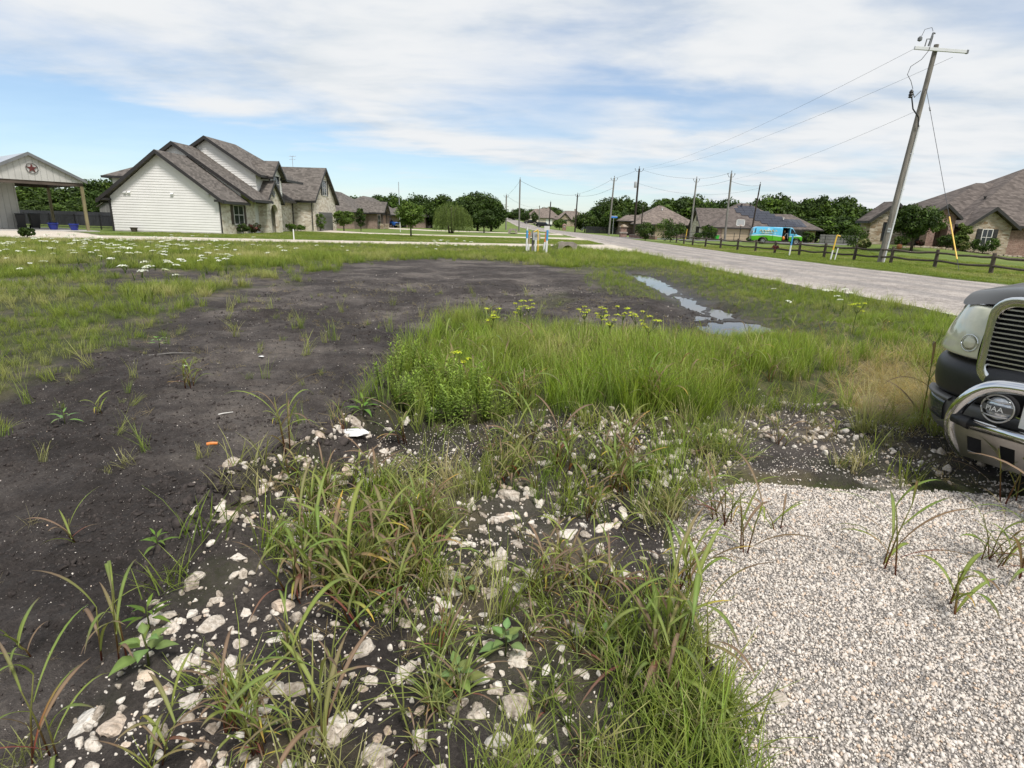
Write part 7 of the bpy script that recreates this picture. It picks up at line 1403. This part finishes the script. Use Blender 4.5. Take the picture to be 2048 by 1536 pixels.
        m = MB(); m.box(s * .985 - .04, s * .985, -3.6, -2.36, .45, 1.22); d = m.build('door', M_CARGREEN, t, bevel=.012); m = MB(); m.box(s * 1.0 - .02, s * 1.0 + .015, -3.45, -3.3, 1.02, 1.06); m.build('handle', M_CHROME, d)
        m = MB(); m.prism([(s * .93, -2.3, 1.24), (s * .93, -3.6, 1.24), (s * .80, -3.55, 1.74), (s * .80, -2.95, 1.74)], (-s * .02, 0, 0)); m.build('side_window', M_GLASS, t); m = MB(); m.box(s * 1.0, s * 1.22, -2.55, -2.45, 1.2, 1.42); m.build('mirror', M_BLKPLASTIC, t, bevel=.02)
    m = MB(); m.slab([(-.84, -1.42, 1.30), (.84, -1.42, 1.30), (.74, -2.35, 1.80), (-.74, -2.35, 1.80)], -.03); m.build('windscreen', M_GLASS, t)
    m = MB(); m.prism([(-.76, -2.3, 1.78), (.76, -2.3, 1.78), (.76, -5.0, 1.82), (-.76, -5.0, 1.82)], (0, 0, .06)); m.build('roof', M_CARGREEN, t, bevel=.03); m = MB(); m.box(-.97, .97, -5.2, -3.6, .45, 1.22); m.build('rear_body', M_CARGREEN, t, bevel=.04); m = MB(); m.prism([(-.93, -3.6, 1.22), (.93, -3.6, 1.22), (.78, -3.6, 1.79), (-.78, -3.6, 1.79)], (0, -1.5, 0)); m.build('rear_cab', M_GLASS, t); m = MB(); m.box(-.93, .93, -5.0, -.4, .38, .5); m.build('chassis', M_DARKIN, t)
    m = MB(); m.box(-.84, .84, -.7, -.34, .5, 1.15); m.build('radiator_panel', M_DARKIN, t)
    # grille
    def rring(w0, w1, z0, z1, rad, y, n=6):
        P = []
        for cx, cz, a0 in ((w1 - rad, z1 - rad, 0), (w0 + rad, z1 - rad, 90), (w0 + rad, z0 + rad, 180), (w1 - rad, z0 + rad, 270)): P += [(cx + rad * math.cos(R(a0 + 90 * k / n)), y, cz + rad * math.sin(R(a0 + 90 * k / n))) for k in range(n + 1)]
        return P
    A, B_ = rring(-.555, .555, .66, 1.235, .13, .05), rring(-.50, .50, .715, 1.175, .10, .05); n = len(A); m = MB(); V = [(x, .02, z) for x, y, z in A] + [(x * .985, .085, z) for x, y, z in A] + [(x, .08, z) for x, y, z in B_] + [(x, .02, z) for x, y, z in B_]
    m.add(V, [(a * n + k, a * n + (k + 1) % n, (a + 1) * n + (k + 1) % n, (a + 1) * n + k) for a in range(3) for k in range(n)]); g_ = m.build('grille_surround', M_CHROME, t, True, bevel=.008, auto=50)
    m = MB(); m.box(-.51, .51, -.02, .0, .70, 1.19); m.build('grille_mesh', M_DARKIN, t)
    for k in range(15):
        z = .735 + k * .0298; m = MB(); m.box(-.505, .505, .02, .055, z - .0045, z + .0045); m.build('grille_bar', M_STEEL, g_)
    # bull bar: hoop, cross tube, skid plate
    Pb = [(.47, .13, .20), (.52, .20, .30), (.53, .25, .42), (.49, .285, .54), (.42, .30, .645), (.33, .31, .715), (.22, .315, .74), (0, .32, .745)]; Pb = Pb + [(-x, y, z) for x, y, z in reversed(Pb[:-1])]
    def smooth(P, it=2):
        P = [np.array(p, float) for p in P]
        for _ in range(it):
            Q = [P[0]]
            for a, b in zip(P[:-1], P[1:]): Q += [a * .75 + b * .25, a * .25 + b * .75]
            P = Q + [P[-1]]
        return P
    bb = MB().tube(smooth(Pb), .041, 16).build('bull_bar', M_CHROME, t, True)
    m = MB(); m.tube([(-.40, .30, .455), (.40, .30, .455)], .036, 16); m.build('cross_tube', M_CHROME, bb, True)
    for s in (-1, 1): m = MB(); m.tube([(s * .395, .30, .455), (s * .50, .285, .465)], [.041, .034], 14); m.build('tube_cap', M_BLKPLASTIC, bb, True)
    # skid plate with slots: solid strips between the openings
    def sk(z): return .27 + (.42 - z) * -.45
    V = []; xs = [-.5, -.38, -.30, -.20, -.12, -.02, .06, .16, .24, .34, .42, .5]
    m = MB()
    for i in range(0, len(xs) - 1):
        x0, x1 = xs[i], xs[i + 1]; hole = i % 2 == 1
        for z0, z1 in (((.20, .25), (.36, .43)) if hole else ((.20, .25), (.25, .36), (.36, .43))): m.slab([(x0, sk(z0), z0), (x1, sk(z0), z0), (x1, sk(z1), z1), (x0, sk(z1), z1)], .006)
    sp = m.build('skid_plate', M_STEEL, bb); bm = bmesh.new(); bm.from_mesh(sp.data); bmesh.ops.remove_doubles(bm, verts=bm.verts, dist=.0008); bm.to_mesh(sp.data); bm.free()
    m = MB(); m.box(-.5, .5, -.05, .12, .19, .44); m.build('under_shield', M_DARKIN, t)
    # cage lamps
    for s in (-1, 1):
        c = Vector((s * .275, .27, .59)); m = MB(); m.lathe([(.02, -.08), (.05, -.075), (.082, -.035), (.086, .0), (.086, .016), (.078, .018)], tuple(c), 28, 'y'); lm = m.build('auxiliary_lamp', M_BLKPLASTIC, t, True, auto=50)
        m = MB(); m.lathe([(.078, .013), (.065, .026), (.035, .035), (.002, .038)], tuple(c), 24, 'y'); m.build('lens', M_LAMPGL, lm, True)
        ring = MB(); ring.tube([c + Vector((.084 * math.cos(a), .035, .084 * math.sin(a))) for a in np.linspace(0, 2 * math.pi, 33)], .006, 8); ring.build('cage_ring', M_STEEL, lm, True)
        for dz in (.047, -.043): w = math.sqrt(.084 ** 2 - dz ** 2); q = MB(); q.tube([c + Vector((w * u, .035 + .035 * (1 - u * u), dz)) for u in np.linspace(-1, 1, 9)], .0055, 8); q.build('cage_bar', M_STEEL, lm, True)
        q = MB(); q.add([(c.x + .084 * u, c.y + .038 + .034 * (1 - u * u), c.z + z) for z in (-.014, .022) for u in np.linspace(-1, 1, 9)], [(i, i + 1, i + 10, i + 9) for i in range(8)]); q.build('name_band', M_GREYPL, lm)
        cu = bpy.data.curves.new('txt', 'FONT'); cu.body = 'PIAA'; cu.size = .044; cu.extrude = .001; cu.align_x = 'CENTER'; to = bpy.data.objects.new('txt', cu); COL.objects.link(to); bpy.context.view_layer.update(); dg = bpy.context.evaluated_depsgraph_get(); me = bpy.data.meshes.new_from_object(to.evaluated_get(dg)); bpy.data.objects.remove(to); bpy.data.curves.remove(cu)
        for v in me.vertices: x, y = v.co.x, v.co.y; u = x / .084; v.co = (c.x - x, c.y + .042 + .034 * (1 - min(1, u * u)) + v.co.z, c.z - .011 + y)
        obj('lettering', me, lm, M_WHITE); q = MB(); q.tube([c + Vector((0, -.05, -.08)), c + Vector((0, .0, -.13))], .012, 8); q.build('lamp_bracket', M_BLKPLASTIC, lm)
    m = MB(); m.box(-.14, .165, .27, .275, .50, .655); pl = m.build('number_plate', M_WHITE, t, bevel=.004); m = MB(); m.prism([(.125 + .016 * (1 if k % 2 == 0 else .42) * math.cos(math.pi / 2 + k * math.pi / 5), .2765, .63 + .016 * (1 if k % 2 == 0 else .42) * math.sin(math.pi / 2 + k * math.pi / 5)) for k in range(10)], (0, .001, 0)); m.build('plate_star', M_BLACK, pl)
    a = R(25); t.location = (3.32, 3.2, .02); t.rotation_euler = (0, 0, math.atan2(math.cos(a), -math.sin(a))); return t
tl_ = NT('lamp_glass'); n_l = tl_.vor(60, tl_.co()); M_LAMPGL = tl_.fin(tl_.mix(n_l, (.42, .45, .52), (.80, .82, .82)), .08, .5, .6, **{'Coat Weight': 1.})
truck()
